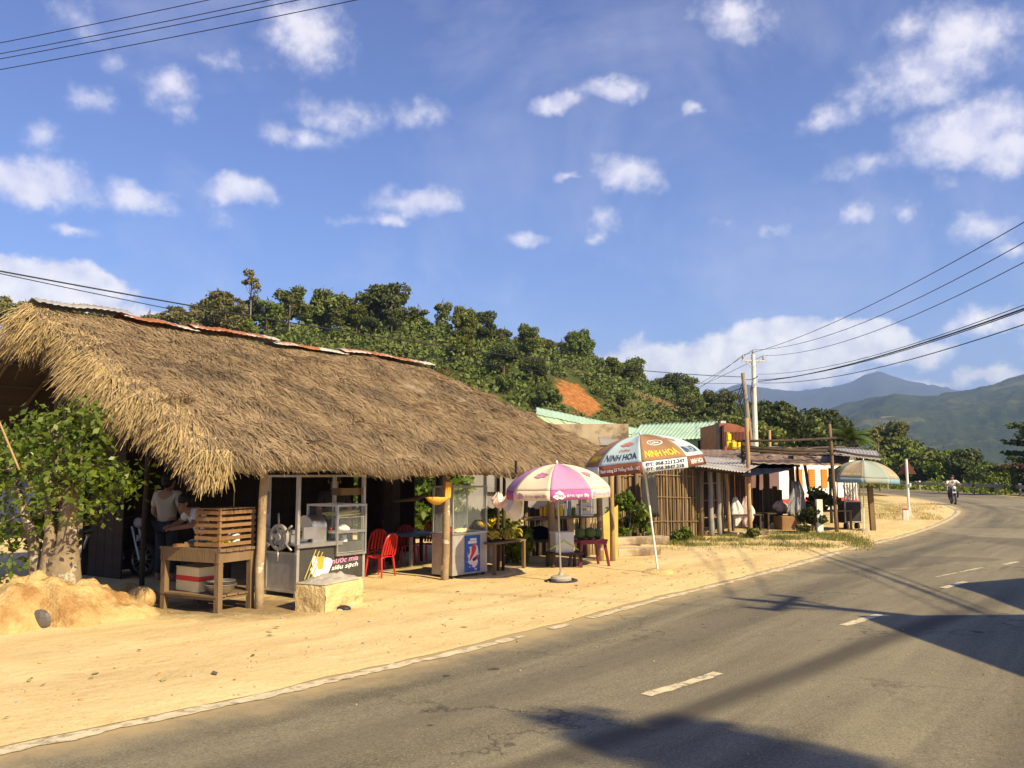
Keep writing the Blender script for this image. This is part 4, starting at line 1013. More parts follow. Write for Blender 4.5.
# back wall of dark planks, with gaps
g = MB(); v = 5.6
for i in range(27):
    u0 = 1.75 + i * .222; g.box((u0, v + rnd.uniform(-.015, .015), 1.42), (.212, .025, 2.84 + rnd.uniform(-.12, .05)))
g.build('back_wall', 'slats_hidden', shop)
g = MB()
for k in range(4): g.box((1.72, 4.65 + .25 * k, 1.3), (.025, .24, 2.6))
g.build('side_wall', 'slats_hidden', shop)
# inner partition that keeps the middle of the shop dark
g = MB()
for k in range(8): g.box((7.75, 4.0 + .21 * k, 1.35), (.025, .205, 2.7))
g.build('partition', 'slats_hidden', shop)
# metal bracket under the right part of the eave
g = MB(); a = P(455, 474, 14.0); b = P(516, 474, 14.0); aa = Vector((*to_shop(a.x, a.y), a.z)); bb = Vector((*to_shop(b.x, b.y), b.z)); g.beam(aa, bb, .03); g.beam(bb, bb + Vector((0, 0, .22)), .03); g.beam(aa, aa + Vector((0, 0, .25)), .03); g.build('sign_bracket', 'black', shop)

# ------------------------------------------------------------------ tree on the clay mound
mx, my = -5.45, 9.95
g = MB(); rr = np.random.default_rng(4)
def mound(u, v):
    a = 2 * math.pi * u; r = v; bul = 1 + .16 * math.sin(3 * a + 1) + .10 * math.sin(7 * a) + .16 * fbm(math.cos(a), math.sin(a), 1.7, 3)
    x = math.cos(a) * 1.16 * r * bul; y = math.sin(a) * .98 * r * bul
    prof = (1 - r ** 2.2) ** .8 if r < 1 else 0
    z = .50 * prof * (1 + .25 * fbm(x, y, 1.4, 8)) + .12 * fbm(x, y, 2.6, 2) * prof + .05 * fbm(x, y, 7, 2) * min(1, prof * 3)
    return (x, y, z - .03 * r)
g.grid(mound, 72, 26)
md = thing('clay_mound', 'heap of yellow sandy clay banked round the tree foot', 'mound', (mx, my, .01)); g.build('heap', 'mound', md, smooth='all')
for (px, py, r) in ((140, 606, .17), (150, 600, .11), (128, 600, .16), (118, 608, .10)):
    x, y = G(px, py + 5); g = MB(); g.ball((x - mx, y - my, r * .75), r, 12, 0, (1.1, .95, .95)); g.build('boulder', 'mound', md, smooth='all')
x, y = P(40, 622, 9.35).xy; g = MB(); g.ball((x - mx, y - my, .10), .11, 9, 0, (1.1, .5, 1.1)); ob = g.build('grey_stone', 'iron', md)

tr = thing('ficus_tree', 'small leafy tree with pale forked trunk on the clay mound', 'tree', (-5.28, 10.05, .38)); g = MB()
for pts, rad in (([(.02, 0, -.25), (.05, 0, .05), (.09, 0, .5), (.12, -.02, 1.0), (.16, 0, 1.5), (.2, .05, 2.0)], [.34, .22, .125, .09, .06, .03]),
                 ([(-.26, -.02, -.25), (-.25, 0, .1), (-.27, -.05, .5), (-.42, -.1, 1.0), (-.6, -.1, 1.4)], [.12, .085, .065, .045, .02]),
                 ([(-.08, .02, -.25), (-.1, -.05, .1), (-.06, -.1, .6), (-.1, -.15, 1.1)], [.16, .10, .06, .02])):
    g.tube(pts, rad, 10)
for k in range(7):
    a = k * .9; g.tube([(math.cos(a) * .1 - .06, math.sin(a) * .1, .25), (math.cos(a) * .2 - .06, math.sin(a) * .18, 0), (math.cos(a) * .34 - .06, math.sin(a) * .28, -.22)], [.04, .06, .05], 7)
r_ = np.random.default_rng(31); cl = []
for i in range(66):
    q = r_.normal(size=3); q /= np.linalg.norm(q); k = r_.uniform(.55, 1.05); c = np.array([-.10 + q[0] * .92 * k, q[1] * .55 * k - .12, 1.12 + q[2] * (.95 if q[2] > 0 else .78) * k]); 
    if (-.10 < c[0] < .40 and c[2] < 1.0) or (c[0] >= .40 and c[2] < .80): continue
    cl.append(c)
    if i % 2 == 0: g.tube([(.1, -.02, .75 + .02 * i), tuple((np.array([.1, -.02, .75 + .02 * i]) + c) / 2 + np.array([0, 0, .06])), tuple(c)], [.022, .014, .005], 5)
cl += [np.array(c) for c in ((.55, -.2, 1.15), (.78, -.2, 1.25), (.9, -.25, 1.15), (.4, -.2, 1.75), (.25, -.15, 2.0), (-.95, -.2, .4), (-1.15, -.25, .25), (-1.0, -.2, .75), (-.75, -.3, .2), (-1.25, -.2, .9), (-.6, -.3, .35))]
g.build('trunk', 'bark', tr, smooth='all'); cent = []
for c in cl: d = r_.normal(size=(r_.integers(30, 84), 3)) * np.array([.14, .12, .09]); cent.append(c + d)
v, f = leaf_cloud(np.concatenate(cent), .050, r_, .8, 1.8); np_mesh('crown', v, f, 'leaf_near', tr)

# bamboo pole leaning at the far left, pale cloth in the yard
g = MB(); a = P(-12, 395, 8.9); b = P(16, 462, 8.9); g.tube([a + (a - b) * .3, a, b, b + (b - a) * .12], .011, 7); tag(g.build('bamboo_pole', 'pale_wood', None, smooth='all'), 'yellow bamboo pole slanting at the left edge beside the leafy tree', 'pole')
c0 = P(18, 500, 13.5); g = MB(); g.grid(lambda a, b: (c0.x - .35 + .6 * a, c0.y + .08 * math.sin(a * 17) + .05 * math.sin(b * 9), c0.z - .35 + .75 * b * (1 - .35 * abs(a - .5)) + .03 * math.sin(a * 23)), 26, 12, thick=(0, .01, 0))
tag(g.build('hanging_cloth', 'blue_cloth', None, smooth='all'), 'pale bluish cloth hanging in the yard behind the leafy tree', 'cloth')

# ================================================================== THINGS IN FRONT OF THE SHOP
def local(root):
    """returns a function world xyz -> root-local"""
    a = root.rotation_euler.z; ca, sa = math.cos(a), math.sin(a); o = root.location
    def f(p):
        dx, dy = p[0] - o.x, p[1] - o.y; return Vector((dx * ca + dy * sa, -dx * sa + dy * ca, (p[2] if len(p) > 2 else 0) - o.z))
    return f


ZG = .03
# --- wooden work table: front edge from (-4.32,10.61) to (-3.48,10.18)
ta = math.atan2(10.20 - 10.64, -3.47 + 4.33)
tb = thing('wooden_table', 'rough wooden work table with a low shelf at the near corner of the shop', 'table', (-4.33, 10.64, ZG), ta)
TW, TD, TH = .96, .62, .76
g = MB()
for i in range(6): g.box((TW / 2, (i + .5) * TD / 6, TH - .018 - .004 * (i % 2)), (TW + .06, TD / 6 - .008, .035))
g.build('table_top', 'wood', tb)
g = MB(); g.box((TW / 2, .02, TH - .10), (TW + .02, .03, .13)); g.box((TW - .015, TD / 2, TH - .10), (.03, TD, .13)); g.box((.015, TD / 2, TH - .10), (.03, TD, .13)); g.box((TW / 2, TD - .02, TH - .10), (TW, .03, .13)); g.build('apron', 'wood', tb)
for x in (.03, TW - .03):
    for y in (.05, TD - .05):
        g = MB(); g.box((x, y, (TH - .045) / 2 - .02), (.07, .07, TH - .01), (R(.6), R(-.5), 0)); g.build('leg', 'wood', tb)
g = MB()
for i in range(5): g.box((TW / 2, .09 + i * .18, .20 + .003 * (i % 2)), (TW - .04, .16, .022))
g.box((TW / 2, .055, .175), (TW - .12, .03, .05)); g.box((TW - .055, TD / 2, .175), (.03, TD - .14, .05)); g.build('shelf', 'wood', tb)
TL = lambda x, y, z: Vector((tb.location.x + x * math.cos(ta) - y * math.sin(ta), tb.location.y + x * math.sin(ta) + y * math.cos(ta), tb.location.z + z))
# slatted crate on the table
p0 = TL(.56, .03, TH + .002)
cr = thing('slatted_crate', 'slatted wooden crate standing on the wooden work table', 'crate', tuple(p0), ta + R(3))
cw, cdp, ch = .36, .60, .46
for x in (.015, cw - .015):
    for y in (.015, cdp - .015): g = MB(); g.box((x, y, ch / 2), (.035, .035, ch)); g.build('corner_post', 'crate_wood', cr)
for nm, vert in (('side_slats', 0), ('end_slats', 1)):
    g = MB()
    for k in range(6):
        z = .04 + k * .076
        if vert == 0:
            for x in (-.006, cw + .006): g.box((x, cdp / 2, z), (.014, cdp + .02, .042), (0, 0, R(rnd.uniform(-.6, .6))))
        else:
            for y in (-.006,): g.box((cw / 2, y, z), (cw + .03, .014, .042), (0, R(rnd.uniform(-1, 1)), 0))
    g.build(nm, 'crate_wood', cr)
g = MB()
for k in range(6): g.box((cw / 2, cdp + .006, .04 + k * .076), (cw + .03, .014, .042))
g.build('end_slats', 'crate_wood', cr)
g = MB(); g.box((cw / 2, cdp / 2, .012), (cw - .04, cdp - .04, .016)); g.build('crate_floor', 'crate_wood', cr)
g = MB(); g.box((cw / 2, cdp / 2, ch + .006), (cw + .02, cdp + .02, .012)); g.build('lid_board', 'crate_wood', cr)
q = TL(.74, .22, TH + .03); g = MB(); g.box((0, 0, .02), (.20, .30, .04)); tag(g.build('yellow_tray', 'yellow_plastic', None, loc=q), 'yellow tray inside the slatted crate', 'tray')
q = TL(.72, .48, TH + .03)
g = MB(); g.lathe([(.05, 0), (.075, .02), (.08, .09), (.05, .13), (.0, .14)], 14); tag(g.build('white_bowl', 'white_paint', None, smooth=True, loc=q), 'white covered bowl inside the slatted crate', 'bowl')
q = TL(.25, .42, TH + .002); g = MB(); g.grid(lambda a, b: ((a - .5) * .46, (b - .5) * .34, .09 * math.sin(math.pi * a) * math.sin(math.pi * b) * (1 + .4 * fbm(a, b, 5, 2)) + .006), 14, 10, thick=(0, 0, -.005))
tag(g.build('folded_cloth', 'blue_cloth', None, smooth='all', loc=q), 'crumpled pale blue cloth on the wooden work table', 'cloth')
q = TL(.36, .13, TH + .002); g = MB(); g.box((0, 0, .018), (.36, .22, .035), (0, 0, .1)); g.box((.05, .02, .045), (.24, .16, .02), (0, 0, .3)); tag(g.build('chopping_board', 'crate_wood', None, loc=q), 'wooden chopping boards lying on the wooden work table', 'board')
# carton and bowls on the shelf
q = TL(.10, .16, .218); bx = thing('carton', 'cream carton with a red stripe under the wooden work table', 'box', tuple(q), ta - R(8))
g = MB(); g.box((.22, .18, .14), (.46, .34, .28)); g.build('box_body', 'paper_cream', bx); g = MB(); g.box((.22, .18, .155), (.466, .346, .06)); g.build('red_band', 'red_stripe', bx); g = MB(); g.box((.22, .18, .288), (.47, .35, .012)); g.build('lid', 'paper_cream', bx)
def basin(x, y, z, r, label, tilt=0):
    g = MB(); g.lathe([(r * .62, 0), (r * .70, .01), (r * .93, .085), (r, .10), (r * 1.05, .102), (r * 1.05, .108), (r * .98, .108), (r * .90, .09), (r * .66, .02), (0, .016)], 28)
    o = g.build('metal_basin', 'steel', None, smooth=True, loc=TL(x, y, z)); o.rotation_euler = (tilt, 0, 0); return tag(o, label, 'basin')
basin(.62, .30, .218, .17, 'left aluminium basin on the shelf of the work table'); basin(.80, .22, .220, .18, 'right shiny aluminium basin on the shelf of the work table'); basin(.80, .22, .262, .165, 'aluminium basin nested in the shiny one under the work table')

# --- yellow concrete trough
yb = thing('concrete_trough', 'low yellow painted concrete trough in front of the sugar cane cart', 'trough', (*G(325, 615), 0), R(66))
g = MB(); bw, bd, bh = .80, .44, .36
g.grid(lambda a, b: ((0, 0, 0)), 1, 1) if False else None
def trough_side(p0, p1):
    p0, p1 = Vector(p0), Vector(p1); nrm = (p1 - p0).cross(Vector((0, 0, 1))).normalized()
    g.grid(lambda a, b: tuple(p0.lerp(p1, a) + Vector((0, 0, bh * b + .012 * fbm(a * 3, p0.x, 2, 1) * b)) + nrm * (.012 * fbm(a * 4 + p0.x, b * 3 + p0.y, 1.3, 5) - .02 * (b > .93))), 20, 12)
for p0, p1 in (((0, 0, 0), (bw, 0, 0)), ((bw, 0, 0), (bw, bd, 0)), ((bw, bd, 0), (0, bd, 0)), ((0, bd, 0), (0, 0, 0))): trough_side(p0, p1)
g.build('basin_walls', 'yellow_conc', yb, smooth=True)
g = MB(); g.grid(lambda a, b: (-.004 + (bw + .008) * a, -.004 + (bd + .008) * b, bh - .012 + (.07 * math.sin(math.pi * a) ** .6 * math.sin(math.pi * b) ** .6 * (1 + .8 * fbm(a * 3, b * 2, 1.8, 3)))), 26, 16); g.build('rubble_fill', 'concrete', yb, smooth='all')
for i, (a, b, r) in enumerate(((.30, .06, .07), (.42, -.03, .05), (.2, -.05, .035))):
    g = MB(); g.ball((0, 0, r * .4), r, 8, 0, (1.3, .9, .6)); q = yb.location + Vector((math.cos(yb.rotation_euler.z) * a + math.sin(yb.rotation_euler.z) * .06, math.sin(yb.rotation_euler.z) * a - math.cos(yb.rotation_euler.z) * .06 - b * .3, .01))
    tag(g.build('stone', 'concrete' if i else 'black', None, smooth='all', loc=q), ('dark stone lying against the foot of the yellow trough', 'grey stone lying against the foot of the yellow trough', 'smallest grey stone at the foot of the yellow trough')[i], 'stone')

# --- sugar cane press cart
cx_, cy_ = -2.86, 11.48
ct = thing('sugarcane_cart', 'metal sugar cane press cart with a big hand wheel and glass case', 'cart', (cx_, cy_, ZG), R(54))
CW, CD, CH = 1.2, .62, 1.60
for x, y in ((0, 0), (CW, 0), (0, CD), (CW, CD)):
    g = MB(); g.box((x, y, CH / 2), (.045, .045, CH)); g.build('frame_post', 'alu', ct)
g = MB()
for y in (0, CD): g.box((CW / 2, y, CH + .015), (CW + .045, .045, .03))
for x in (0, CW): g.box((x, CD / 2, CH + .0145), (.045, CD - .05, .029))
g.build('top_frame', 'alu', ct)
g = MB(); g.box((CW / 2, .0, .37), (CW - .05, .02, .64)); g.build('front_panel', 'darkpanel', ct)
g = MB(); g.box((CW / 2, CD, .37), (CW - .05, .02, .64)); g.box((CW, CD / 2, .37), (.02, CD - .05, .64)); g.box((CW / 2, CD / 2, .06), (CW - .06, CD - .04, .02)); g.build('body_panels', 'darkpanel', ct)
g = MB(); g.box((-.002, CD / 2, .33), (.02, CD - .05, .50)); g.box((-.014, CD / 2, .585), (.03, CD + .02, .03)); g.box((-.014, CD / 2, .085), (.03, CD + .02, .03)); g.build('side_panel', 'alu', ct)
g = MB(); g.box((.36, CD / 2, .70), (.80, CD + .10, .025)); g.box((.36, -.04, .675), (.80, .03, .03)); g.build('worktop', 'steel', ct)
# press: housing drum, frame, trough
g = MB(); g.lathe([(0, -.13), (.17, -.13), (.17, .13), (0, .13)], 28, (.50, .30, .90), Matrix(((0, 0, 1), (1, 0, 0), (0, 1, 0))));  g.build('drum_cover', 'steel', ct, smooth=True)
g = MB(); g.box((.50, .30, .80), (.25, .335, .18)); g.box((.22, .2, .86), (.32, .05, .05)); g.box((.22, .42, .86), (.32, .05, .05)); g.box((.20, .3, .77), (.30, .22, .10)); g.box((.28, .10, .84), (.20, .03, .16)); g.tube([(-.1, .36, .83), (.45, .36, .83)], .028, 10); g.build('press_frame', 'steel', ct, smooth=True)
g = MB(); g.ball((.66, .08, .88), .022, 10); g.build('red_knob', 'red_plastic', ct, smooth='all')
# hand wheel
wh = MB(); wx, wy, wz = -.10, .25, .80; rim = []
E = Matrix(((0, 0, 1), (1, 0, 0), (0, 1, 0)))
wh.lathe([(.135, -.022), (.175, -.022), (.175, .022), (.135, .022), (.135, -.022)], 30, (wx, wy, wz), E); wh.lathe([(0, -.035), (.055, -.035), (.055, .035), (0, .035)], 16, (wx, wy, wz), E)
for k in range(6):
    a = k * math.pi / 3 + .25; wh.beam((wx, wy + math.cos(a) * .04, wz + math.sin(a) * .04), (wx, wy + math.cos(a) * .145, wz + math.sin(a) * .145), .045, .02, up=(1, 0, 0))
w_ = wh.build('hand_wheel', 'alu', ct, smooth=True); hb = MB()
for k in range(6):
    a = k * math.pi / 3 + .52; hb.tube([(wx - .01, wy + math.cos(a) * .165, wz + math.sin(a) * .165), (wx - .02, wy + math.cos(a) * .32, wz + math.sin(a) * .32)], .014, 7)
hb.build('handles', 'alu', w_, smooth='all')
# glass case with shelves on the right
gx0, gx1, gz0, gz1 = .66, CW, .52, 1.20
g = MB()
for x in (gx0, gx1 - .001):
    for y in (-.045, CD - .05): g.box((x, y, (gz0 + gz1) / 2), (.028, .028, gz1 - gz0))
for z in (gz0, .83, gz1):
    for y in (-.045, CD - .05): g.box(((gx0 + gx1) / 2, y, z), (gx1 - gx0 + .027, .03, .03))
    for x in (gx0, gx1 - .001): g.box((x, CD / 2 - .05, z), (.026, CD - .03, .028))
g.build('case_frame', 'steel', ct)
g = MB(); g.box((.93, CD / 2 - .05, .84), (.52, CD - .06, .008)); g.box((.93, CD / 2 - .05, 1.03), (.52, CD - .06, .008)); g.box((.93, CD / 2 - .05, .545), (.52, CD - .06, .008)); g.build('case_shelves', 'alu', ct)
g = MB(); g.box((.93, -.046, .68), (.50, .004, .28)); g.box((.93, -.046, 1.01), (.50, .004, .34)); g.box((gx0, CD / 2 - .05, .86), (.004, CD - .06, .62)); g.build('case_glass', 'glass', ct)
g = MB(); g.box((.98, .12, 1.39), (.40, .20, .10)); g.box((1.17, .015, 1.39), (.06, .05, .10)); g.build('top_box', 'wood', ct)
# lettering and painted picture of the front panel
def flat_text(name, txt, x0, z0, w, h, y, matn, parent, bold=.0, shear=0.0, tilt=0.0):
    vs, fs = text_geo(txt, bold, shear); g = MB(); g.add([(x0 + w * a, y, z0 + h * b + tilt * a) for a, b in vs], fs); return g.build(name, matn, parent)
flat_text('lettering', 'nước mía', .60, .400, .50, .085, -.0125, 'ink_pink', ct, .02, .25, .02)
flat_text('lettering', 'siêu sạch', .60, .300, .50, .080, -.0125, 'ink_white', ct, .02, .25, .02)
g = MB()
for cx0, cz0, rx, rz_, t0 in ((.40, .33, .17, .10, 0), (.52, .42, .09, .09, .6), (.30, .44, .05, .10, 1.4)):
    vs = [(cx0 + rx * math.cos(a) * (1 + .12 * math.sin(3 * a + t0)), -.0122 - .0002 * t0, cz0 + rz_ * math.sin(a) * (1 + .15 * math.cos(2 * a + t0))) for a in [i * 6.283 / 22 for i in range(22)]]; g.add(vs, [tuple(range(22))])
g.build('painted_glass_of_juice', 'ink_white', ct)
g = MB(); g.add([(.36, -.0135, .35), (.44, -.0135, .35), (.47, -.0135, .52), (.33, -.0135, .52)], [(0, 1, 2, 3)]); g.build('painted_juice', 'amber', ct)
g = MB()
for k in range(3): x = .12 + k * .06; g.beam((x, -.018, .24), (x + .19, -.018, .62 - .02 * k), .014, .006, up=(0, 1, 0))
g.build('painted_canes', 'cane', ct)
CL = lambda x, y, z: Vector((cx_ + x * cu_ - y * su_, cy_ + x * su_ + y * cu_, ZG + z))
# things in the case
for i in range(9):
    a = CL(.70, .02 + .035 * i, 1.055 + .012 * (i % 3)); b = CL(1.17, .03 + .03 * i, 1.07 + .02 * ((i * 2) % 3)); g = MB(); g.tube([a, a.lerp(b, .5) + Vector((0, 0, .004)), b], .017, 7)
    tag(g.build('peeled_cane', 'cane_peeled', None, smooth='all'), 'peeled yellow sugar cane stick on the top shelf of the cart', 'sugar cane', 'peeled cane sticks in the glass case')
def jar(x, y, z, r, h, matn, nm, lb, cat):
    g = MB(); g.lathe([(r * .85, 0), (r, h * .15), (r, h * .75), (r * .7, h * .85), (r * .75, h), (0, h)], 14); return tag(g.build(nm, matn, None, smooth=True, loc=CL(x, y, z)), lb, cat)
jar(.95, .12, .552, .045, .22, 'white_paint', 'plastic_cup_stack', 'tall white stack of cups in the lower case of the cart', 'cups'); jar(.80, .14, .552, .06, .13, 'ceramic', 'jar', 'short brown jar in the lower case of the cart', 'jar')
g = MB(); g.lathe([(.11, 0), (.10, .03), (.05, .07), (0, .085)], 16); tag(g.build('ice_heap', 'white_cloth', None, smooth='all', loc=CL(.95, .16, .847)), 'small white heap on the middle shelf of the cart', 'ice')
for i in range(3):
    a = CL(-.03 + .0 * i, .1, .62); g = MB()
q = CL(-.02, CD + .03, 1.25); g = MB(); g.grid(lambda a, b: (q.x + .05 * math.sin(a * 6), q.y + .10 * (a - .5), q.z + .3 * (b - .5)), 8, 6, thick=(.01, 0, 0)); tag(g.build('hanging_rag', 'grey_cloth', None, smooth='all'), 'grey rag hanging from the left rear post of the cart', 'rag')

# --- plastic chairs and tables under the roof
def chair_proto():
    t = thing('plastic_chair', 'x', 'chair'); g = MB()
    g.grid(lambda a, b: ((a - .5) * (.42 - .06 * (1 - b)), (b - .5) * .40, .43 + .012 * math.cos((a - .5) * 5) - .02 * (abs(b - .35) < .36)), 8, 8, thick=(0, 0, -.018)); g.build('seat', 'red_plastic', t, smooth='all')
    g = MB(); arch = [(-.20, -.19, .43), (-.20, -.24, .62), (-.17, -.285, .78), (-.09, -.30, .85), (0, -.305, .865), (.09, -.30, .85), (.17, -.285, .78), (.20, -.24, .62), (.20, -.19, .43)]
    g.tube(arch, .022, 7)
    for x in (-.12, -.04, .04, .12): g.beam((x, -.195, .44), (x * .9, -.298, .835), .052, .012, up=(0, 1, 0))
    g.build('backrest', 'red_plastic', t, smooth=True)
    for sx_ in (-1, 1):
        for sy_ in (-1, 1): g = MB(); g.tube([(sx_ * .18, sy_ * .17, .43), (sx_ * .215, sy_ * .215, -.0)], [.026, .018], 6); g.build('leg', 'red_plastic', t, smooth=True)
    return t
ch0 = chair_proto(); first = True
for (px, py, rz, lb) in ((380, 579, 60, 'red plastic chair in the sunlight at the edge of the shop floor'), (371, 571, 40, 'red plastic chair half hidden behind the right post of the cane cart'),
                         (408, 566, 200, 'red plastic chair in the shade left of the dull blue table'), (424, 563, 150, 'red plastic chair in the shade right of the dull blue table'), (395, 557, 290, 'red plastic chair in the shade close to the dark pillar')):
    x, y = G(px, py)
    if first: ch0.location = (x, y, ZG); ch0.rotation_euler = (0, 0, R(rz)); ch0.scale = (.80,) * 3; ch0['label'] = lb; ch0['group'] = 'red plastic chairs'; first = False
    else: dup(ch0, (x, y, ZG), R(rz), lb, 'red plastic chairs')
x, y = G(416, 566); dt = thing('low_table', 'dull blue low table among red chairs in the shade', 'table', (x, y, ZG), R(54)); g = MB(); g.box((0, 0, .55), (.95, .60, .04)); g.build('table_top', 'blue_plastic', dt); 
for a in (-.4, .4):
    for b in (-.24, .24): g = MB(); g.box((a, b, .265), (.05, .05, .53)); g.build('leg', 'alu' if b < 0 and a < 0 else 'dark_wood', dt)
for (u, v, lb) in ((3.2, 3.2, 'dark bench standing deep in the shade behind the cane cart'),):
    q = SW(u, v); bt = thing('bench', lb, 'bench', (q.x, q.y, ZG), R(54)); g = MB(); g.box((0, 0, .45), (1.3, .3, .04)); g.build('seat', 'dark_wood', bt)
    for a in (-.55, .55): g = MB(); g.box((a, 0, .215), (.06, .26, .43)); g.build('leg', 'dark_wood', bt)

# --- glass topped drinks counter
fa = math.atan2(14.24 - 13.60, -.40 + .94)
fc = thing('drinks_counter', 'metal drinks counter with a glass hood and a blue red poster', 'counter', (-.94, 13.62, ZG), fa)
FW, FD = .82, .46
g = MB(); g.box((FW / 2, FD / 2, .36), (FW, FD, .64)); o = g.build('cabinet', 'alu', fc)
g = MB(); g.box((FW / 2, FD / 2, .69), (FW + .04, FD + .04, .025)); g.build('counter_top', 'steel', fc)
for x in (.05, FW - .05):
    for y in (.05, FD - .05): g = MB(); g.box((x, y, .02), (.05, .05, .04)); g.build('foot', 'black', fc)
g = MB()
for x in (.012, FW - .012):
    for y in (.012, FD - .012): g.box((x, y, 1.06), (.026, .026, .72))
for y in (.012, FD - .012): g.box((FW / 2, y, 1.43), (FW, .028, .028))
for x in (.012, FW - .012): g.box((x, FD / 2, 1.4295), (.026, FD - .03, .026))
g.box((FW / 2, FD - .012, 1.1), (.026, .02, .65)); g.build('hood_frame', 'alu', fc)
g = MB(); g.box((FW / 2, .008, 1.06), (FW - .06, .004, .70)); g.box((FW / 2, FD - .03, 1.06), (FW - .06, .004, .70)); g.box((.008, FD / 2, 1.06), (.004, FD - .06, .70)); g.box((FW - .008, FD / 2, 1.06), (.004, FD - .06, .70)); g.build('hood_glass', 'glass', fc)
po = MB(); po.box((.46, -.006, .36), (.36, .006, .58)); pst = po.build('poster', 'poster_blue', fc)
def blob(g, cx0, cz0, rx, rz_, rot, y, k=20, wob=.12, ph=0):
    vs = []
    for i in range(k):
        a = i * 6.283 / k; x = rx * math.cos(a) * (1 + wob * math.sin(3 * a + ph)); z = rz_ * math.sin(a); vs.append((cx0 + x * math.cos(rot) - z * math.sin(rot), y, cz0 + x * math.sin(rot) + z * math.cos(rot)))
    g.add(vs, [tuple(range(k))])
g = MB(); blob(g, .47, .34, .10, .17, -.45, -.0105); blob(g, .50, .20, .09, .06, .3, -.0106); g.box((.47, -.0104, .585), (.15, .001, .035)); g.box((.455, -.0104, .54), (.20, .001, .045)); 
for i in range(16): blob(g, rnd.uniform(.30, .62), rnd.uniform(.10, .62), rnd.uniform(.006, .022), rnd.uniform(.006, .02), 0, -.0101 - .00001 * i, 8)
g.build('poster_white_shapes', 'ink_white', pst)
g = MB(); blob(g, .48, .42, .055, .09, -.3, -.0118); blob(g, .44, .33, .03, .10, -.6, -.0119); blob(g, .53, .28, .03, .08, -1.0, -.0117); blob(g, .42, .16, .03, .03, 0, -.0116); blob(g, .38, .38, .03, .015, .5, -.0115); blob(g, .58, .16, .02, .035, .2, -.0114); g.build('poster_red_swirls', 'poster_red', pst)
g = MB(); blob(g, .50, .27, .05, .025, .3, -.0125); g.build('poster_blue_swirl', 'ink_navy', pst)
FL = lambda x, y, z: Vector((fc.location.x + x * math.cos(fa) - y * math.sin(fa), fc.location.y + x * math.sin(fa) + y * math.cos(fa), ZG + z))
g = MB(); g.grid(lambda a, b: ((a - .5) * .5, (b - .5) * .28, .05 * math.sin(math.pi * a) * math.sin(math.pi * b) + .01 + .015 * fbm(a, b, 6, 3)), 16, 8, thick=(0, 0, -.006)); tag(g.build('paper_wrapping', 'paper_cream', None, smooth='all', loc=FL(.40, .18, .705)), 'crumpled cream paper lying on the glass hooded counter', 'paper').rotation_euler = (0, 0, fa)
g = MB(); g.ball((0, 0, .03), .05, 10, 0, (1.2, .8, .6)); tag(g.build('red_packet', 'red_plastic', None, smooth='all', loc=FL(.10, .14, .705)), 'small red packet on the left end of the glass hooded counter', 'packet')

# amber tray hung on the post
a = P(438, 497, 13.25); at_ = thing('hanging_tray', 'amber plastic tray hung on the pale post beside the counter', 'tray', tuple(a), R(35))
g = MB(); g.lathe([(.04, -.09), (.11, -.04), (.17, .02), (.18, .02), (.12, -.05), (.04, -.10)], 20, (-.02, 0, -.02), None, 0, 1.15, .7); g.build('bowl', 'amber', at_, smooth='all'); g = MB(); g.box((.16, -.02, .11), (.10, .05, .24), (0, R(4), 0)); g.build('yellow_box', 'amber', at_); g = MB(); g.tube([(-.17, 0, .0), (0, 0, .32), (.17, 0, .0)], .006, 5); g.build('hanger', 'black', at_)
a = P(416, 500, 13.9); g = MB(); g.tube([(-.35, .05, -.02), (0, 0, .02), (.2, -.05, .1)], [.02, .04, .02], 7); tag(g.build('wooden_ladle', 'dark_wood', None, smooth='all', loc=a), 'dark wooden ladle sticking out left of the amber tray', 'ladle')

# --- fruit table
fx, fy = G(495, 577); ft = thing('fruit_table', 'small dark table heaped with green bananas beside the drinks counter', 'table', (fx, fy, ZG), R(58)); g = MB()
FTW, FTD = .98, .55
for i in range(4): g.box((FTW / 2, .07 + i * FTD / 4, .50), (FTW + .04, FTD / 4 - .01, .03))
g.build('table_top', 'wood', ft)
for x in (.03, FTW - .03):
    for y in (.03, FTD - .03): g = MB(); g.box((x, y, .24), (.05, .05, .50)); g.build('leg', 'wood', ft)
def bunch(name, loc, seed, label, n_=11, matn='banana'):
    r_ = random.Random(seed); g = MB()
    for i in range(n_):
        a = -1.1 + 2.2 * i / (n_ - 1); z0 = .06 * (i % 2); L = r_.uniform(.13, .17); pts = []
        for k in range(6):
            u = k / 5; bend = .07 * math.sin(math.pi * u); pts.append((math.sin(a) * (L * u) + r_.uniform(-.004, .004), math.cos(a) * L * u * .6, .03 + z0 + bend + .02 * u))
        g.tube(pts, [.008, .018, .021, .020, .015, .006], 6)
    return tag(g.build(name, matn, None, smooth='all', loc=loc), label, 'bananas', 'banana bunches on the fruit table')
FTL = lambda x, y, z: Vector((fx + x * math.cos(R(58)) - y * math.sin(R(58)), fy + x * math.sin(R(58)) + y * math.cos(R(58)), ZG + z))
for i in range(9): bunch('banana_bunch', FTL(.10 + (i % 5) * .19, .12 + .22 * (i // 5) + .04 * (i % 2), .517), i, 'greenish yellow banana bunch heaped on the fruit table').rotation_euler = (0, 0, i * 1.3)
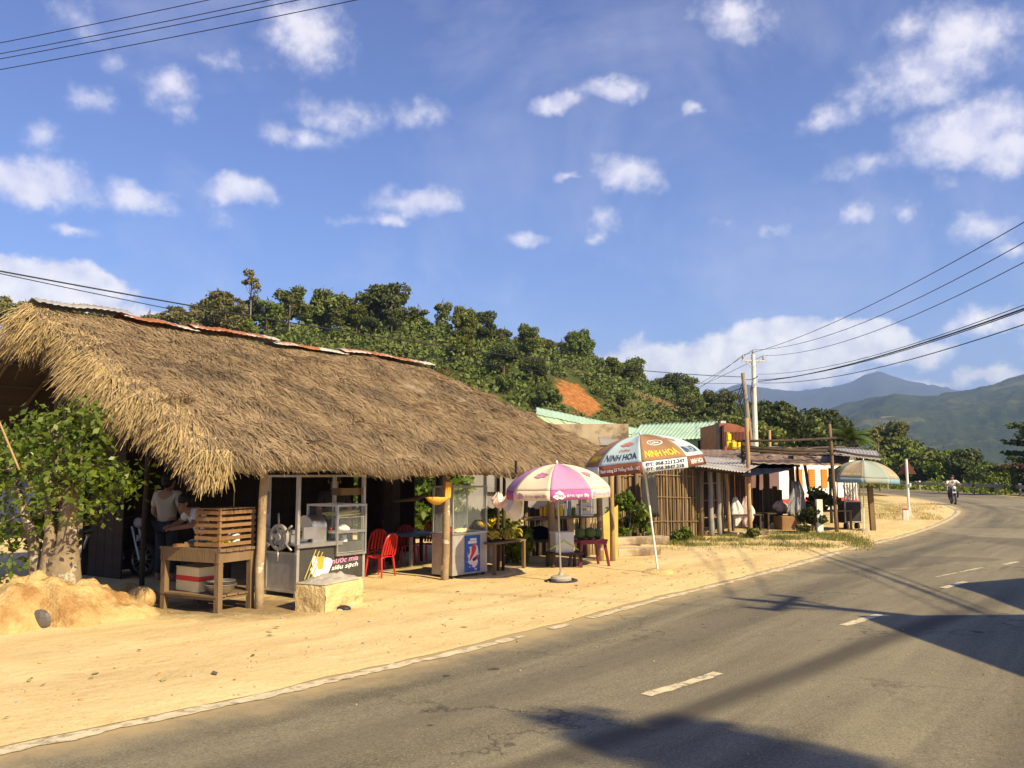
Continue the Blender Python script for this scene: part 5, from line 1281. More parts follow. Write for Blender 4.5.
# bushes behind and beside
def bush(name, label, x, y, z, rx, rz_, seed, size=.09, matn='leaf_near', n_=14):
    r_ = np.random.default_rng(seed); (v, f), _ = clump_crown(n_, rx, rx * .8, rz_, rz_ * .9, rx * .42, 110, size, seed); t = thing(name, label, 'plant', (x, y, z)); np_mesh('leaves', v, f, matn, t); g = MB()
    for k in range(5): a = k * 1.26; g.tube([(0, 0, -.05), (math.cos(a) * rx * .5, math.sin(a) * rx * .5, rz_ * 1.1)], [.02, .006], 5)
    g.build('stem', 'bark_dark', t); return t
q = P(506, 530, 15.7); bush('leafy_bush', 'leafy bush behind the fruit table', q.x, q.y, .05, .52, .56, 5, .09, 'leaf_yellow')
q = P(472, 530, 16.3); bush('flowering_bush', 'bush with yellow leaves behind the drinks counter', q.x, q.y, .05, .40, .55, 6, .10, 'leaf_yellow')
def spiky(x, y, z, label):
    t = thing('yellow_potted_plant', label, 'plant', (x, y, z)); g = MB()
    for i in range(44):
        a = i * 2.4; e = .3 + .9 * ((i * .618) % 1); L = .34; d = Vector((math.cos(a) * math.cos(e), math.sin(a) * math.cos(e), math.sin(e))); w = Vector((-math.sin(a), math.cos(a), 0)) * .022; g.add([(0, 0, 0), d * L * .5 + w, d * L + Vector((0, 0, -.05)), d * L * .5 - w], [(0, 1, 2, 3)])
    g.build('leaves', 'yellow_plastic', t); g = MB(); g.lathe([(.08, -.5), (.10, -.1), (.11, 0), (.09, 0), (.0, -.02)], 12); g.build('pot', 'ceramic', t, smooth=True)
q = P(490, 530, 14.8); spiky(q.x, q.y, .66, 'spiky yellow leaved plant in a pot right of the counter')
# greenery seen through the shop, behind it
for i, (px, py, D, rx, rz_, mt, lb) in enumerate(((348, 520, 24, 1.0, .9, 'leaf_near', 'leafy bush glimpsed behind the shop near the dark pillar'), (402, 515, 25, 1.3, 1.2, 'leaf_yellow', 'sunlit yellow green bush seen through the shop left of the amber tray'), (424, 528, 22, .9, .75, 'leaf_near', 'sunlit green bush seen through the shop behind the blue table'),
                                                  (445, 520, 24, 1.0, .9, 'leaf_near', 'green bush seen through the glass hood of the counter'), (20, 470, 24, 1.6, 1.4, 'leaf_near', 'large green bush beyond the open left end of the shop'), (-20, 460, 26, 1.8, 1.5, 'leaf_yellow', 'pale green bush beyond the far left end of the shop'), (70, 500, 22, 1.0, .9, 'leaf_near', 'green bush behind the leafy tree and the back posts'))):
    x = (px - 512) / F_PX * D; bush('leafy_bush', lb, x, D, 0, rx, rz_, 40 + i, .16, mt, 16)
for i, (px, D, kd, sc, lb) in enumerate(((398, 34, 'yellow', .55, 'small yellow green tree seen through the shop beyond the pillar'), (430, 36, 'bushy', .7, 'small bushy tree seen through the shop above the amber tray'), (25, 40, 'broad', .7, 'broad tree seen under the roof at the left edge'), (-30, 38, 'bushy', .9, 'bushy tree under the roof at the far left edge'))):
    put_tree(kd, (px - 512) / F_PX * D, D, 0, sc, lb)

# --- stall with shelf of jars
sa_ = R(56); sx0, sy0 = P(528, 565, 15.6).xy
stl = thing('snack_stall', 'small wooden snack stall with a shelf of jars behind the pink umbrella', 'stall', (sx0, sy0, ZG), R(20))
SL = local(stl)
def lp(px, py, D): return SL(P(px, py, D))
def ppost(px, D, top, r, nm='post', mt='pale_wood', lb=None, lean=0):
    x = (px - 512) / F_PX * D; z1 = P(px, top, D).z; g = MB(); a = SL((x, D, ZG - .05)); b = SL((x + lean, D, z1)); g.tube([a, a.lerp(b, .35) + Vector((.012, .01, 0)), a.lerp(b, .7) - Vector((.01, 0, 0)), b], [r * 1.1, r, r * .95, r * .9], 9); o = g.build(nm, mt, stl, smooth='all')
    if lb: o['label'] = lb
ppost(551, 15.6, 478, .065, mt='pale_wood'); ppost(599, 16.1, 478, .06, mt='post'); ppost(611, 16.1, 470, .05, mt='pale_wood'); ppost(526, 16.3, 500, .045, mt='wood'); ppost(586, 17.2, 490, .05, mt='wood')
a = lp(524, 519, 15.9); b = lp(598, 515.5, 15.9); g = MB(); g.beam(a, b, .42, .045); g.build('shelf', 'wood', stl)
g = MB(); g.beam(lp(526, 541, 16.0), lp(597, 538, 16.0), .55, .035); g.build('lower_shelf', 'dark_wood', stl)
a = lp(601, 541, 16.5); g = MB(); A0 = lp(601, 508, 16.5); B0 = lp(611, 504, 16.5); g.add([lp(599, 562, 16.5), lp(618, 557, 16.6), lp(618, 505, 16.6), lp(599, 518, 16.5)] + [lp(599, 562, 16.55), lp(618, 557, 16.65), lp(618, 505, 16.65), lp(599, 518, 16.55)], [(0, 1, 2, 3), (7, 6, 5, 4), (0, 4, 5, 1), (1, 5, 6, 2), (2, 6, 7, 3), (3, 7, 4, 0)]); g.build('side_board', 'yellow_board', stl)
g = MB(); A0 = lp(524, 556, 17.1); B0 = lp(574, 556, 17.3); zt_ = P(550, 508, 17.2).z - ZG; 
for k in range(9): q = A0.lerp(B0, (k + .5) / 9); g.box((q.x, q.y, zt_ / 2), (.105, .03, zt_ + rnd.uniform(-.08, .05)), (0, 0, math.atan2(B0.y - A0.y, B0.x - A0.x)))
g.build('shade_panel', 'slats_hidden', stl)  # dark planks added to stand in for the shadow and clutter behind the shelves
g = MB(); A0 = lp(575, 535, 17.4); B0 = lp(602, 535, 17.4)
for k in range(22): q = A0.lerp(B0, k / 21); g.tube([(q.x, q.y, 0), (q.x + rnd.uniform(-.03, .03), q.y, rnd.uniform(.62, .85))], .012, 5)
g.build('stick_screen', 'bamboo', stl)
def w_thing(g, name, matn, loc, lb, cat, group=None, smooth=True): return tag(g.build(name, matn, None, smooth=smooth, loc=loc), lb, cat, group)
shelf_z = P(560, 517, 15.8).z + .03
JC = ['amber', 'ink_yellow', 'paper_cream', 'red_stripe', 'yellow_plastic', 'ink_yellow', 'white_paint', 'u_bluev', 'leaf_yellow', 'white_paint', 'green_wall', 'amber']
JN = ['amber', 'yellow', 'cream', 'red', 'bright yellow', 'orange yellow', 'white', 'blue', 'green', 'white', 'pale green', 'amber']
for i in range(11):
    px = 541 + i * 4.1; D = 15.72 + .02 * (i % 2); q = P(px, 517, D); r = .029 + .008 * ((i * 7) % 3) / 2; h = .17 + .045 * ((i * 5) % 4)
    t = thing('jar', '%s jar on the stall shelf, %s from the left' % (JN[i], ('first', 'second', 'third', 'fourth', 'fifth', 'sixth', 'seventh', 'eighth', 'ninth', 'tenth', 'eleventh')[i]), 'jar', (q.x, D, shelf_z - .005), 0, 'jars on the stall shelf')
    g = MB(); g.lathe([(r * .9, 0), (r, .01), (r, h * .8), (r * .75, h * .88), (0, h * .88)], 12); g.build('body', JC[i], t, smooth=True); g = MB(); g.lathe([(r * .8, h * .88), (r * .8, h), (0, h)], 12); g.build('lid', 'red_stripe' if i % 3 == 0 else 'white_paint', t, smooth=True)
q = P(586, 516, 15.7); cb = thing('showcase', 'small white glass showcase at the right end of the stall shelf', 'showcase', (q.x, 15.7, shelf_z - .005), R(12)); g = MB()
for x in (-.11, .11):
    for y in (-.08, .08): g.box((x, y, .16), (.02, .02, .32))
for z in (.01, .16, .31): g.box((0, 0, z), (.24, .18, .018))
g.build('frame', 'white_paint', cb); g = MB(); g.box((0, -.088, .16), (.20, .004, .28)); g.build('glass_front', 'glass', cb)
for z, nm in ((.02, 'lower'), (.17, 'upper')):
    g = MB(); g.box((0, 0, .04), (.17, .11, .07), (0, 0, .1)); w_thing(g, 'snack_packet', 'white_cloth', (q.x, 15.7, shelf_z - .005 + z + .001), 'white packets on the %s level of the glass showcase' % nm, 'packets', smooth=False)
# foam box and green cloth in the shade
q = P(562, 552, 15.2); fb = thing('foam_box', 'white foam ice box in the shade under the stall shelf', 'box', (q.x, q.y, .30), R(18)); g = MB(); g.box((0, 0, .16), (.34, .28, .32)); g.build('body', 'white_paint', fb); g = MB(); g.box((0, 0, .335), (.36, .30, .03)); g.build('lid', 'white_paint', fb)
q2 = P(564, 554, 15.2); lt = thing('low_stand', 'low dark stand under the white foam box', 'stand', (q2.x, 15.2, ZG), R(18)); g = MB(); g.box((0, 0, .25), (.6, .4, .035)); g.build('top', 'dark_wood', lt)
for a in (-.26, .26):
    for b in (-.15, .15): g = MB(); g.box((a, b, .115), (.04, .04, .23)); g.build('leg', 'dark_wood', lt)
g = MB(); g.grid(lambda a, b: ((a - .5) * .5, (b - .5) * .1 - .22, .26 * (1 - abs(a - .5) * 1.3) * (1 - b * .2)), 12, 3, thick=(0, -.06, 0)); w_thing(g, 'green_cloth', 'green_wall', (q2.x - .02, 15.15, .285), 'dull green cloth draped in front of the foam box', 'cloth', smooth='all')
q = P(540, 528, 16.2); g = MB(); g.grid(lambda a, b: ((a - .5) * .8, (b - .5) * .4, .20 * math.sin(math.pi * a) ** .7 * math.sin(math.pi * b) ** .6 + .02 * fbm(a, b, 5, 1)), 16, 10, thick=(0, 0, -.01)); w_thing(g, 'dark_tarpaulin', 'tarp', (q.x, q.y, P(540, 538, 16.2).z + .02), 'dark tarpaulin heap on the lower shelf of the stall', 'tarpaulin', smooth='all')
# bags hanging at the left of the stall
q = P(503, 500, 14.4)
hp = thing('bag_pole', 'pair of thin dark poles carrying plastic bags left of the pink umbrella', 'pole', (P(499, 500, 14.7).x, 14.7, ZG))
for i, dx in enumerate((-.03, .07)): g = MB(); g.tube([(dx, 0, -.05), (dx + .015, .01, .9), (dx + .02, 0, 1.78)], .028, 7); g.build('pole', 'dark_wood', hp, smooth='all')
g = MB(); g.tube([(-.2, -.02, 1.32), (.5, -.06, 1.28)], .012, 6); g.build('cross_bar', 'dark_wood', hp)
def bag(px, py, D, w, h, matn, label, seed):
    c = P(px, py, D); g = MB()
    def fn(a, b):
        th = 2 * math.pi * a; pr_ = (math.sin(math.pi * min(1, (b * .80 + .04))) ** .7) * (1 - .55 * b ** 3); cr_ = 1 + .38 * fbm(math.cos(th) * 1.3, math.sin(th) * 1.3 + b * 2.2, 1.5, seed) + .10 * math.sin(th * 5 + seed + b * 4) * b
        return (math.cos(th) * w * .5 * pr_ * cr_ + .05 * w * math.sin(b * 5 + seed), math.sin(th) * w * .32 * pr_ * cr_, -h * .5 + h * b + .03 * math.sin(th * 3) * b)
    g.grid(fn, 36, 18)
    return tag(g.build('plastic_bag', matn, None, smooth='all', loc=c), label, 'bag', 'plastic bags hanging by the stall')
bag(499, 501, 14.0, .24, .24, 'pink_bag', 'pink printed plastic bag, leftmost of the hanging bags', 1); bag(507, 504, 13.95, .18, .24, 'pink_bag', 'pink printed plastic bag against the white hanging bag', 2); bag(515, 508, 13.9, .30, .42, 'white_cloth', 'large white plastic bag hanging left of the pink umbrella', 3)

# --- maroon stool and coconuts
x0, y0 = (P(577, 568, 15.0)).xy; st_ = thing('plastic_stool', 'maroon plastic stool table carrying green coconuts', 'stool', ((1.07 + 1.72) / 2 - .02, 15.42, ZG), R(24))
g = MB(); g.box((0, 0, .46), (.56, .40, .035)); g.box((0, -.19, .425), (.54, .012, .05)); g.box((0, .19, .425), (.54, .012, .05)); o = g.build('seat', 'maroon', st_); bv = o.modifiers.new('soft_edge', 'BEVEL'); bv.width = .012; bv.segments = 2
for a in (-1, 1):
    for b in (-1, 1): g = MB(); g.tube([(a * .23, b * .15, .45), (a * .30, b * .19, -.0)], [.032, .024], 6); g.build('leg', 'maroon', st_, smooth=True)
for i, (dx, dy, s_, w) in enumerate(((-.18, -.02, 1, 'leftmost'), (.0, -.05, 1.08, 'middle front'), (.17, -.01, .95, 'rightmost'), (-.07, .11, .9, 'rear'))):
    g = MB(); r = .098 * s_; g.ball((0, 0, r * .98), r, 14, 0, (1, 1, 1.02)); g.lathe([(r * .2, r * 1.9), (r * .12, r * 2.0), (0, r * 2.01)], 8); q = Vector((dx, dy, 0)); q.rotate(Euler((0, 0, R(24))))
    tag(g.build('green_coconut', 'coconut', None, smooth='all', loc=(st_.location.x + q.x, st_.location.y + q.y, ZG + .478)), '%s green coconut on the maroon stool' % w, 'coconut', 'coconuts on the maroon stool')

# ================================================================== UMBRELLAS
def umbrella(name, label, loc, Rr, z_apex, z_rim, val, phase, panels, vals, tilt=(0, 0), base='disc', pole_m='alu', prints=(), pole_r=.018, seg=8, cv=1.18):
    """panels: material per gore, counted anticlockwise from the gore right of the seam that faces along -Y + phase"""
    t = thing(name, label, 'umbrella', (loc[0], loc[1], ZG)); t.rotation_euler = (tilt[0], tilt[1], 0)
    H0 = z_apex - z_rim
    def pt(a, u, off=0.0, rim=1.0):
        """a angle, u 0 apex .. 1 rim; cloth straight between ribs"""
        k = math.floor(a / (2 * math.pi / seg)); a0 = k * 2 * math.pi / seg; a1 = a0 + 2 * math.pi / seg; w = (a - a0) / (a1 - a0)
        e0 = Vector((math.sin(a0 + phase), -math.cos(a0 + phase), 0)); e1 = Vector((math.sin(a1 + phase), -math.cos(a1 + phase), 0)); e = e0.lerp(e1, w)
        sag = .005 * Rr * fbm(a * 5, u * 3, 1.6, Rr * 9) + .035 * Rr * math.sin(math.pi * w) * math.sin(math.pi * min(1, u)) 
        r = Rr * math.sin(u * cv) / math.sin(cv); z = z_apex - H0 * (1 - math.cos(u * cv)) / (1 - math.cos(cv)) - sag
        q = e * r * rim + Vector((0, 0, z)); nrm = (e.normalized() * .55 + Vector((0, 0, .8))).normalized(); return q + nrm * off
    mats = list(dict.fromkeys(panels)); g = MB()
    for k in range(seg):
        g.grid(lambda x, y: pt((k + min(max(x, 1e-4), 1 - 1e-4)) * 2 * math.pi / seg, y), 12, 16, mats.index(panels[k]))
    c = g.build('canopy', mats, t, smooth=True)
    so_ = c.modifiers.new('cloth', 'SOLIDIFY'); so_.thickness = .004
    vm = list(dict.fromkeys(vals)); g = MB()
    def vpt(a, b, off=0.0):
        q = pt(a, 1.0); k = (a / (2 * math.pi / seg)) % 1; d = Vector((q.x, q.y, 0)).normalized(); return q + d * (.012 * b + off + .01 * math.sin(k * 9 + a) * b) + Vector((0, 0, -val * b - .004))
    for k in range(seg): g.grid(lambda x, y: vpt((k + min(max(x, 1e-4), 1 - 1e-4)) * 2 * math.pi / seg, y), 8, 2, vm.index(vals[k]))
    v_ = g.build('valance', vm, t, smooth=True); so_ = v_.modifiers.new('cloth', 'SOLIDIFY'); so_.thickness = .003
    g = MB(); g.ball((0, 0, z_apex + .03), .022, 8, 0, (1, 1, 1.5)); g.build('finial', 'white_paint', t, smooth='all')
    g = MB(); g.tube([(0, 0, .06), (0, 0, z_apex)], pole_r, 10); g.build('pole', pole_m, t, smooth=True)
    g = MB()
    for k in range(seg):
        a = k * 2 * math.pi / seg + 1e-4; g.tube([pt(a, u, -.012) for u in (.03, .3, .6, .85, .99)], .005, 5); g.tube([(0, 0, z_rim - .05), pt(a, .55, -.02)], .005, 5)
    g.tube([(0, 0, z_rim - .09), (0, 0, z_rim - .01)], pole_r + .014, 10); g.build('ribs', 'black' if pole_m != 'alu' else 'alu', t)
    g = MB()
    if base == 'disc': g.lathe([(.16, -.03), (.165, .05), (.14, .08), (.04, .09), (.03, .13), (.0, .13)], 24); g.build('base', 'concrete', t, smooth=True); g = MB(); g.lathe([(.17, -.02), (.25, -.02), (.26, .012), (.22, .025), (.17, .01), (.17, -.02)], 24); g.build('rubber_ring', 'rubber', t, smooth='all')
    elif base == 'slab': g.lathe([(.26, -.03), (.27, .02), (.22, .045), (.05, .06), (.0, .06)], 18); g.build('base', 'yellow_conc', t, smooth=True)
    else: g.lathe([(.16, -.03), (.15, .06), (.0, .07)], 16); g.build('base', 'concrete', t)
    # printed marks that follow the cloth: ('p'|'v', gore, text or shape, x0, x1, y0, y1, material)
    for i, (wh, k, what, x0, x1, y0, y1, mt) in enumerate(prints):
        g = MB(); fn = (lambda x, y: pt((k + x) * 2 * math.pi / seg, y, .0095 + .0008 * (i % 5))) if wh == 'p' else (lambda x, y: vpt((k + x) * 2 * math.pi / seg, y, .010 + .0010 * (i % 5)))
        if isinstance(what, str):
            vs, fs = text_geo(what, .022)
            g.add([fn(x0 + (x1 - x0) * a, y1 + (y0 - y1) * b) for a, b in vs], fs); nm = 'lettering'
        else:
            kind, ph = what; n_ = 28; vs = []
            for j in range(n_):
                a = j * 6.283 / n_; wob = 1 + (.16 * math.sin(3 * a + ph) + .12 * math.sin(7 * a + 2 * ph) if kind == 'blot' else 0); vs.append(fn((x0 + x1) / 2 + (x1 - x0) / 2 * math.cos(a) * wob, (y0 + y1) / 2 + (y1 - y0) / 2 * math.sin(a) * wob))
            if kind == 'ring':
                inner = [fn((x0 + x1) / 2 + (x1 - x0) / 2 * .86 * math.cos(j * 6.283 / n_), (y0 + y1) / 2 + (y1 - y0) / 2 * .78 * math.sin(j * 6.283 / n_)) for j in range(n_)]
                g.add(vs + inner, [(j, (j + 1) % n_, n_ + (j + 1) % n_, n_ + j) for j in range(n_)])
            else: g.add(vs, [tuple(range(n_))])
            nm = 'emblem'
        g.build(nm, mt, c if wh == 'p' else v_)
    return t


# gore k spans (k .. k+1)*45deg to the right of the camera-facing seam
PB = ['u_brown', 'u_blue'] * 4; VB_ = ['u_white', 'u_maroon', 'u_maroon', 'u_maroon', 'u_maroon', 'u_maroon', 'u_white', 'u_maroon']
ux, uy = G(658, 574)
az0 = math.atan2(ux, uy)
umbrella('market_umbrella', 'brown and sky blue umbrella with NINH HOA lettering leaning over a white pole', (ux, uy), 1.0, 2.31, 1.87, .17, -az0 - R(1), PB, VB_, (R(0.5), R(-6.6)), 'slab', 'white_paint', [
    ('p', 0, 'NINH HOA', .10, .90, .76, .93, 'ink_yellow'), ('p', 0, ('ring', 0), .24, .78, .42, .62, 'ink_white'), ('p', 0, 'Coffee', .36, .66, .48, .56, 'ink_white'),
    ('p', 7, 'NINH HOA', .10, .90, .77, .93, 'ink_navy'), ('p', 7, ('blot', 0), .30, .74, .42, .55, 'ink_red'), ('p', 7, 'Coffee', .36, .70, .63, .70, 'ink_red'),
    ('v', 0, 'ĐT: 058.2212.247', .08, .94, .10, .45, 'ink_navy'), ('v', 0, 'ĐT: 058.3847.218', .08, .90, .55, .90, 'ink_navy'),
    ('v', 7, 'Bánh tráng 23 Thống Nhất - NT', .05, .95, .25, .75, 'ink_white'), ('v', 1, 'NINH HOA', .15, .85, .25, .75, 'ink_white'),
    ('p', 1, 'NINH HOA', .12, .88, .74, .92, 'ink_navy'), ('p', 1, ('blot', .4), .36, .66, .38, .55, 'ink_red'), ('p', 6, 'NINH HOA', .12, .88, .74, .92, 'ink_yellow')])
px_, py_ = G(561, 583)
umbrella('market_umbrella', 'low pink and cream umbrella shading the snack stall', (px_, py_), .81, 1.79, 1.42, .145, -math.atan2(px_, py_) - R(8), ['u_pink', 'u_cream'] * 4, ['u_magenta', 'u_cream'] * 4, (R(1), R(-1.8)), 'disc', 'steel', [
    ('v', 0, ('blot', 0), .10, .36, .12, .92, 'ink_white'), ('v', 0, 'thơm ngon đây', .40, .94, .35, .80, 'ink_white'), ('v', 0, 'Dita', .14, .33, .32, .72, 'u_magenta'),
    ('v', 7, ('blot', .8), .10, .28, .25, .85, 'ink_purple'), ('v', 7, 'thơm ngon đây', .32, .92, .35, .80, 'ink_purple'), ('p', 7, ('blot', 1), .32, .82, .50, .68, 'ink_purple'), ('p', 7, 'Dita', .42, .74, .54, .65, 'ink_pink'),
    ('v', 1, ('blot', .8), .08, .26, .25, .85, 'ink_pink'), ('v', 1, 'thơm ngon đây', .30, .92, .35, .80, 'ink_pink'), ('p', 1, ('blot', 2), .32, .72, .52, .68, 'ink_purple')], .016, 8, 1.05)
tx_, ty_ = G(861, 532)
umbrella('market_umbrella', 'faded tan and blue umbrella farthest along the row of stalls', (tx_ + .08, ty_), .95, 2.0, 1.50, .14, -math.atan2(tx_, ty_), ['u_faded', 'u_tan'] * 4, ['u_faded', 'u_bluev'] + ['u_bluev'] * 5 + ['u_bluev'], (R(0), R(2)), 'plain', 'white_paint', [
    ('p', 7, 'NINH HOA', .12, .88, .84, .93, 'paper_cream'), ('p', 1, 'NINH HOA', .12, .88, .84, .93, 'paper_cream')])

# ================================================================== ROW OF STALLS TO THE BEND
# squared blocks beside the bamboo wall
for i, (px, py, w, h, dz, lb) in enumerate(((638, 556, .95, .16, 0, 'lower pale concrete slab in the pile by the bamboo wall'), (634, 552, 1.0, .15, .16, 'upper long concrete slab in the pile by the bamboo wall'), (652, 545, .9, .2, .0, 'rearmost concrete slab in the pile by the bamboo wall'))):
    x, y = G(px, py + 2); g = MB(); g.box((0, 0, h / 2), (w, .34, h)); o = g.build('concrete_slab', 'plaster', None, loc=(x, y + .25, .02 + dz)); o.rotation_euler = (0, 0, R(18 + 7 * i)); bv = o.modifiers.new('worn_edge', 'BEVEL'); bv.width = .02; bv.segments = 2; tag(o, lb, 'slab', 'concrete slabs by the bamboo wall')
bw_ = thing('bamboo_wall', 'tall wall of upright split bamboo at the side of the tin roofed stall', 'wall', (2.45, 20.6, 0), math.atan2(22.3 - 20.6, 4.83 - 2.45)); Lb = math.hypot(2.38, 1.7)
g = MB(); i = 0; x = 0.0
while x < Lb:
    w = rnd.uniform(.022, .05); h = rnd.uniform(1.55, 1.95) if x > .75 else rnd.uniform(1.6, 1.85); ln_ = rnd.uniform(-.05, .05); y = rnd.uniform(-.06, .06)
    g.tube([(x, y, -.05), (x + ln_ * .5, y + rnd.uniform(-.02, .02), h * .5), (x + ln_, y, h)], w * .5, 5); x += w * rnd.uniform(.28, .62); i += 1
g.build('upright_canes', 'bamboo', bw_)
g = MB()
for z in (.45, 1.05, 1.6): g.tube([(-.05, -.07, z), (Lb * .5, -.08, z + .03), (Lb + .05, -.07, z - .02)], .012, 6)
g.build('cross_canes', 'bamboo', bw_)
g = MB()
for x, r in ((.02, .06), (.62, .05), (Lb - .02, .055)): g.tube([(x, -.12, -.05), (x + .02, -.12, 1.95)], r, 8)
g.build('post', 'wood', bw_, smooth='all')
g = MB()
for k in range(14): g.box((.08 + k * .213, .16, .84), (.20, .02, 1.68 + .06 * (k % 3)))
g.build('dark_backing', 'slats_hidden', bw_)  # boards added so that the gaps between the canes go dark
q = P(652, 520, 20.4); g = MB(); g.grid(lambda a, b: (q.x - .20 + .36 * a + .10 * (1 - b) * (a - .3), 20.50 + .24 * a + .03 * fbm(a * 5, b * .8, 1.3, 3), .62 + 1.05 * b + .06 * fbm(a * 4, 0, 1.5, 1)), 30, 8, thick=(0, .01, 0)); tag(g.build('dark_tarpaulin', 'black', None, smooth='all'), 'black plastic sheet hanging on the bamboo wall', 'tarpaulin')
# lattice gate bay right of it
lg = thing('lattice_frame', 'open lattice of sticks between the bamboo wall and the tin roofed stall', 'fence', (5.02, 22.6, 0), R(30)); g = MB()
for z in (.1, .5, .95, 1.4, 1.75): g.tube([(0, 0, z), (.72, 0, z + .01)], .018, 6)
for x in (0.0, .7): g.tube([(x, .02, -.05), (x, .02, 1.85)], .045, 8)
g.build('frame', 'pale_wood', lg, smooth='all'); g = MB()
for k in range(14): x = .04 + .05 * k; g.tube([(x, .02, .1), (x + (.12 if k % 2 else -.12), .02, .5)], .006, 4)
g.build('wire_mesh', 'black', lg)

# tin roofed stall
def roof_sheet(name, pts, matn, parent, wave=.014, n_=40, thick=.008, along=True):
    """bilinear sheet through four world corners, corrugated"""
    A, B, C_, D_ = (Vector(p) for p in pts); g = MB()
    def fn(a, b):
        q = A.lerp(B, a).lerp(D_.lerp(C_, a), b); return (q.x, q.y, q.z + wave * math.sin((a if along else b) * n_ * 3.0) + .02 * fbm(q.x, q.y, 1.1, 3))
    g.grid(fn, n_ * 2 if along else 12, 8 if along else n_ * 2, thick=(0, 0, -thick)); return g.build(name, matn, parent, smooth='all')
ts = thing('tin_roofed_stall', 'stall under low grey tin sheets and dark tarpaulin behind the NINH HOA umbrella', 'stall', (0, 0, 0))
roof_sheet('roof_sheet', (P(688, 465, 21.6), P(745, 472, 21.3), P(768, 461, 24.6), P(704, 456, 25.5)), 'tin', ts)
roof_sheet('roof_sheet', (P(640, 457, 23.0), P(690, 463, 22.6), P(704, 456, 25.6), P(650, 452, 26)), 'tin', ts)
o = roof_sheet('roof_sheet', (P(700, 458, 25.2), P(800, 464, 24.8), P(812, 451, 29.5), P(700, 449, 29.5)), 'old_roof', ts, .006); o['label'] = 'rusty brown roof sheets at the back'
roof_sheet('tarpaulin', (P(742, 477, 21.3), P(790, 470, 23.4), P(796, 461, 26), P(742, 461, 24.6)), 'tarp', ts, .006, 10)
def wpost(px, D, top, r, mt, parent, bot=None, lean=0.0, nm='post'):
    x = (px - 512) / F_PX * D; z1 = P(px, top, D).z; g = MB(); a = Vector((x, D, bot if bot is not None else -.03)); b = Vector((x + lean, D, z1)); k = 6
    g.tube([a.lerp(b, i / k) + Vector((.012 * math.sin(i * 2.3 + px), .01 * math.cos(i * 1.9 + px), 0)) * (0 < i < k) for i in range(k + 1)], [r * (1.08 - .03 * i) for i in range(k + 1)], 8); return g.build(nm, mt, parent, smooth='all')
for px, D, top, r, mt, ln_ in ((709, 22.4, 466, .07, 'grey_wall', .0), (717, 22.5, 466, .06, 'grey_wall', 0), (727, 22.8, 468, .05, 'pale_wood', -.05), (764, 25.5, 465, .08, 'dark_wood', 0), (756, 26.5, 468, .06, 'dark_wood', 0), (700, 25.5, 458, .06, 'wood', 0)): wpost(px, D, top, r, mt, ts, lean=ln_)
MB().beam(P(688, 468, 21.8), P(746, 475, 21.5), .05).build('roof_beam', 'dark_wood', ts); MB().beam(P(700, 460, 25.2), P(800, 466, 25), .06).build('roof_beam', 'dark_wood', ts)
# pole-framed canopy to the right
pf = thing('pole_frame_canopy', 'open canopy of tall poles under a flat roof of sticks beyond the tin stall', 'canopy', (0, 0, 0))
wpost(747, 22.3, 418, .06, 'pale_wood', pf); wpost(790, 25.0, 452, .09, 'dark_wood', pf); wpost(833, 24.2, 424, .055, 'wood', pf, lean=-.1); wpost(796, 27.5, 462, .05, 'dark_wood', pf); wpost(812, 26.4, 462, .055, 'wood', pf, lean=-.28); wpost(828, 28.0, 468, .05, 'dark_wood', pf); wpost(766, 27.8, 455, .06, 'dark_wood', pf); wpost(742, 23.2, 440, .05, 'dark_wood', pf, bot=1.5)
g = MB()
for a, b, r in (((738, 441, 22.3), (836, 438, 24.2), .035), ((742, 447, 22.6), (834, 451, 24.4), .045), ((742, 450, 23), (850, 455, 26), .05), ((760, 448, 27), (845, 447, 27), .04), ((832, 450, 24.3), (881, 457, 25.6), .035)):
    A, B = P(*a), P(*b); g.tube([A, A.lerp(B, .5) - Vector((0, 0, .03)), B], r, 7)
g.build('roof_poles', 'dark_wood', pf, smooth='all')
o = roof_sheet('roof_scraps', (P(752, 463, 23.0), P(848, 466, 24.7), P(852, 449, 29), P(742, 447, 27.5)), 'old_roof', pf, .012, 22)
o = roof_sheet('roof_sheet', (P(830, 454, 24.4), P(881, 460, 25.3), P(876, 450, 28.6), P(828, 447, 28.6)), 'tin', pf, .012, 30)
g = MB()
for k in range(34):
    A = P(rnd.uniform(745, 850), rnd.uniform(448, 458), rnd.uniform(24, 28)); d = Vector((rnd.uniform(-1, 1), rnd.uniform(-.6, .6), rnd.uniform(-.06, .06))); g.tube([A - d * .7, A + Vector((0, 0, .04)), A + d * .7], .018, 5)
g.build('loose_sticks', 'grey_wood', pf)
# jerrycans on the roof
jc = thing('jerrycan', 'x', 'jerrycan')
g = MB(); g.box((0, 0, .11), (.15, .10, .22)); o = g.build('body', 'yellow_plastic', jc); bv = o.modifiers.new('soft_edge', 'BEVEL'); bv.width = .03; bv.segments = 2
g = MB(); g.tube([(-.05, 0, .215), (-.05, 0, .255), (.03, 0, .255), (.03, 0, .215)], .011, 6); g.build('handle', 'yellow_plastic', jc, smooth=True); g = MB(); g.lathe([(.018, .21), (.018, .25), (0, .25)], 10, (.055, 0, 0)); g.build('cap', 'black', jc)
for i, (px, py, D, lb) in enumerate(((729, 448.5, 25.8, 'yellow jerrycan, leftmost of the lower three on the tin roof'), (734, 449, 25.7, 'yellow jerrycan, middle one of the lower three on the tin roof'), (739, 449, 25.9, 'yellow jerrycan, rightmost of the lower three on the tin roof'))):
    q = P(px, py, D); (dup(jc, tuple(q), .3 * i, lb, 'yellow jerrycans on the roof') if i else None)
    if i == 0: jc.location = q; jc['label'] = lb; jc['group'] = 'yellow jerrycans on the roof'
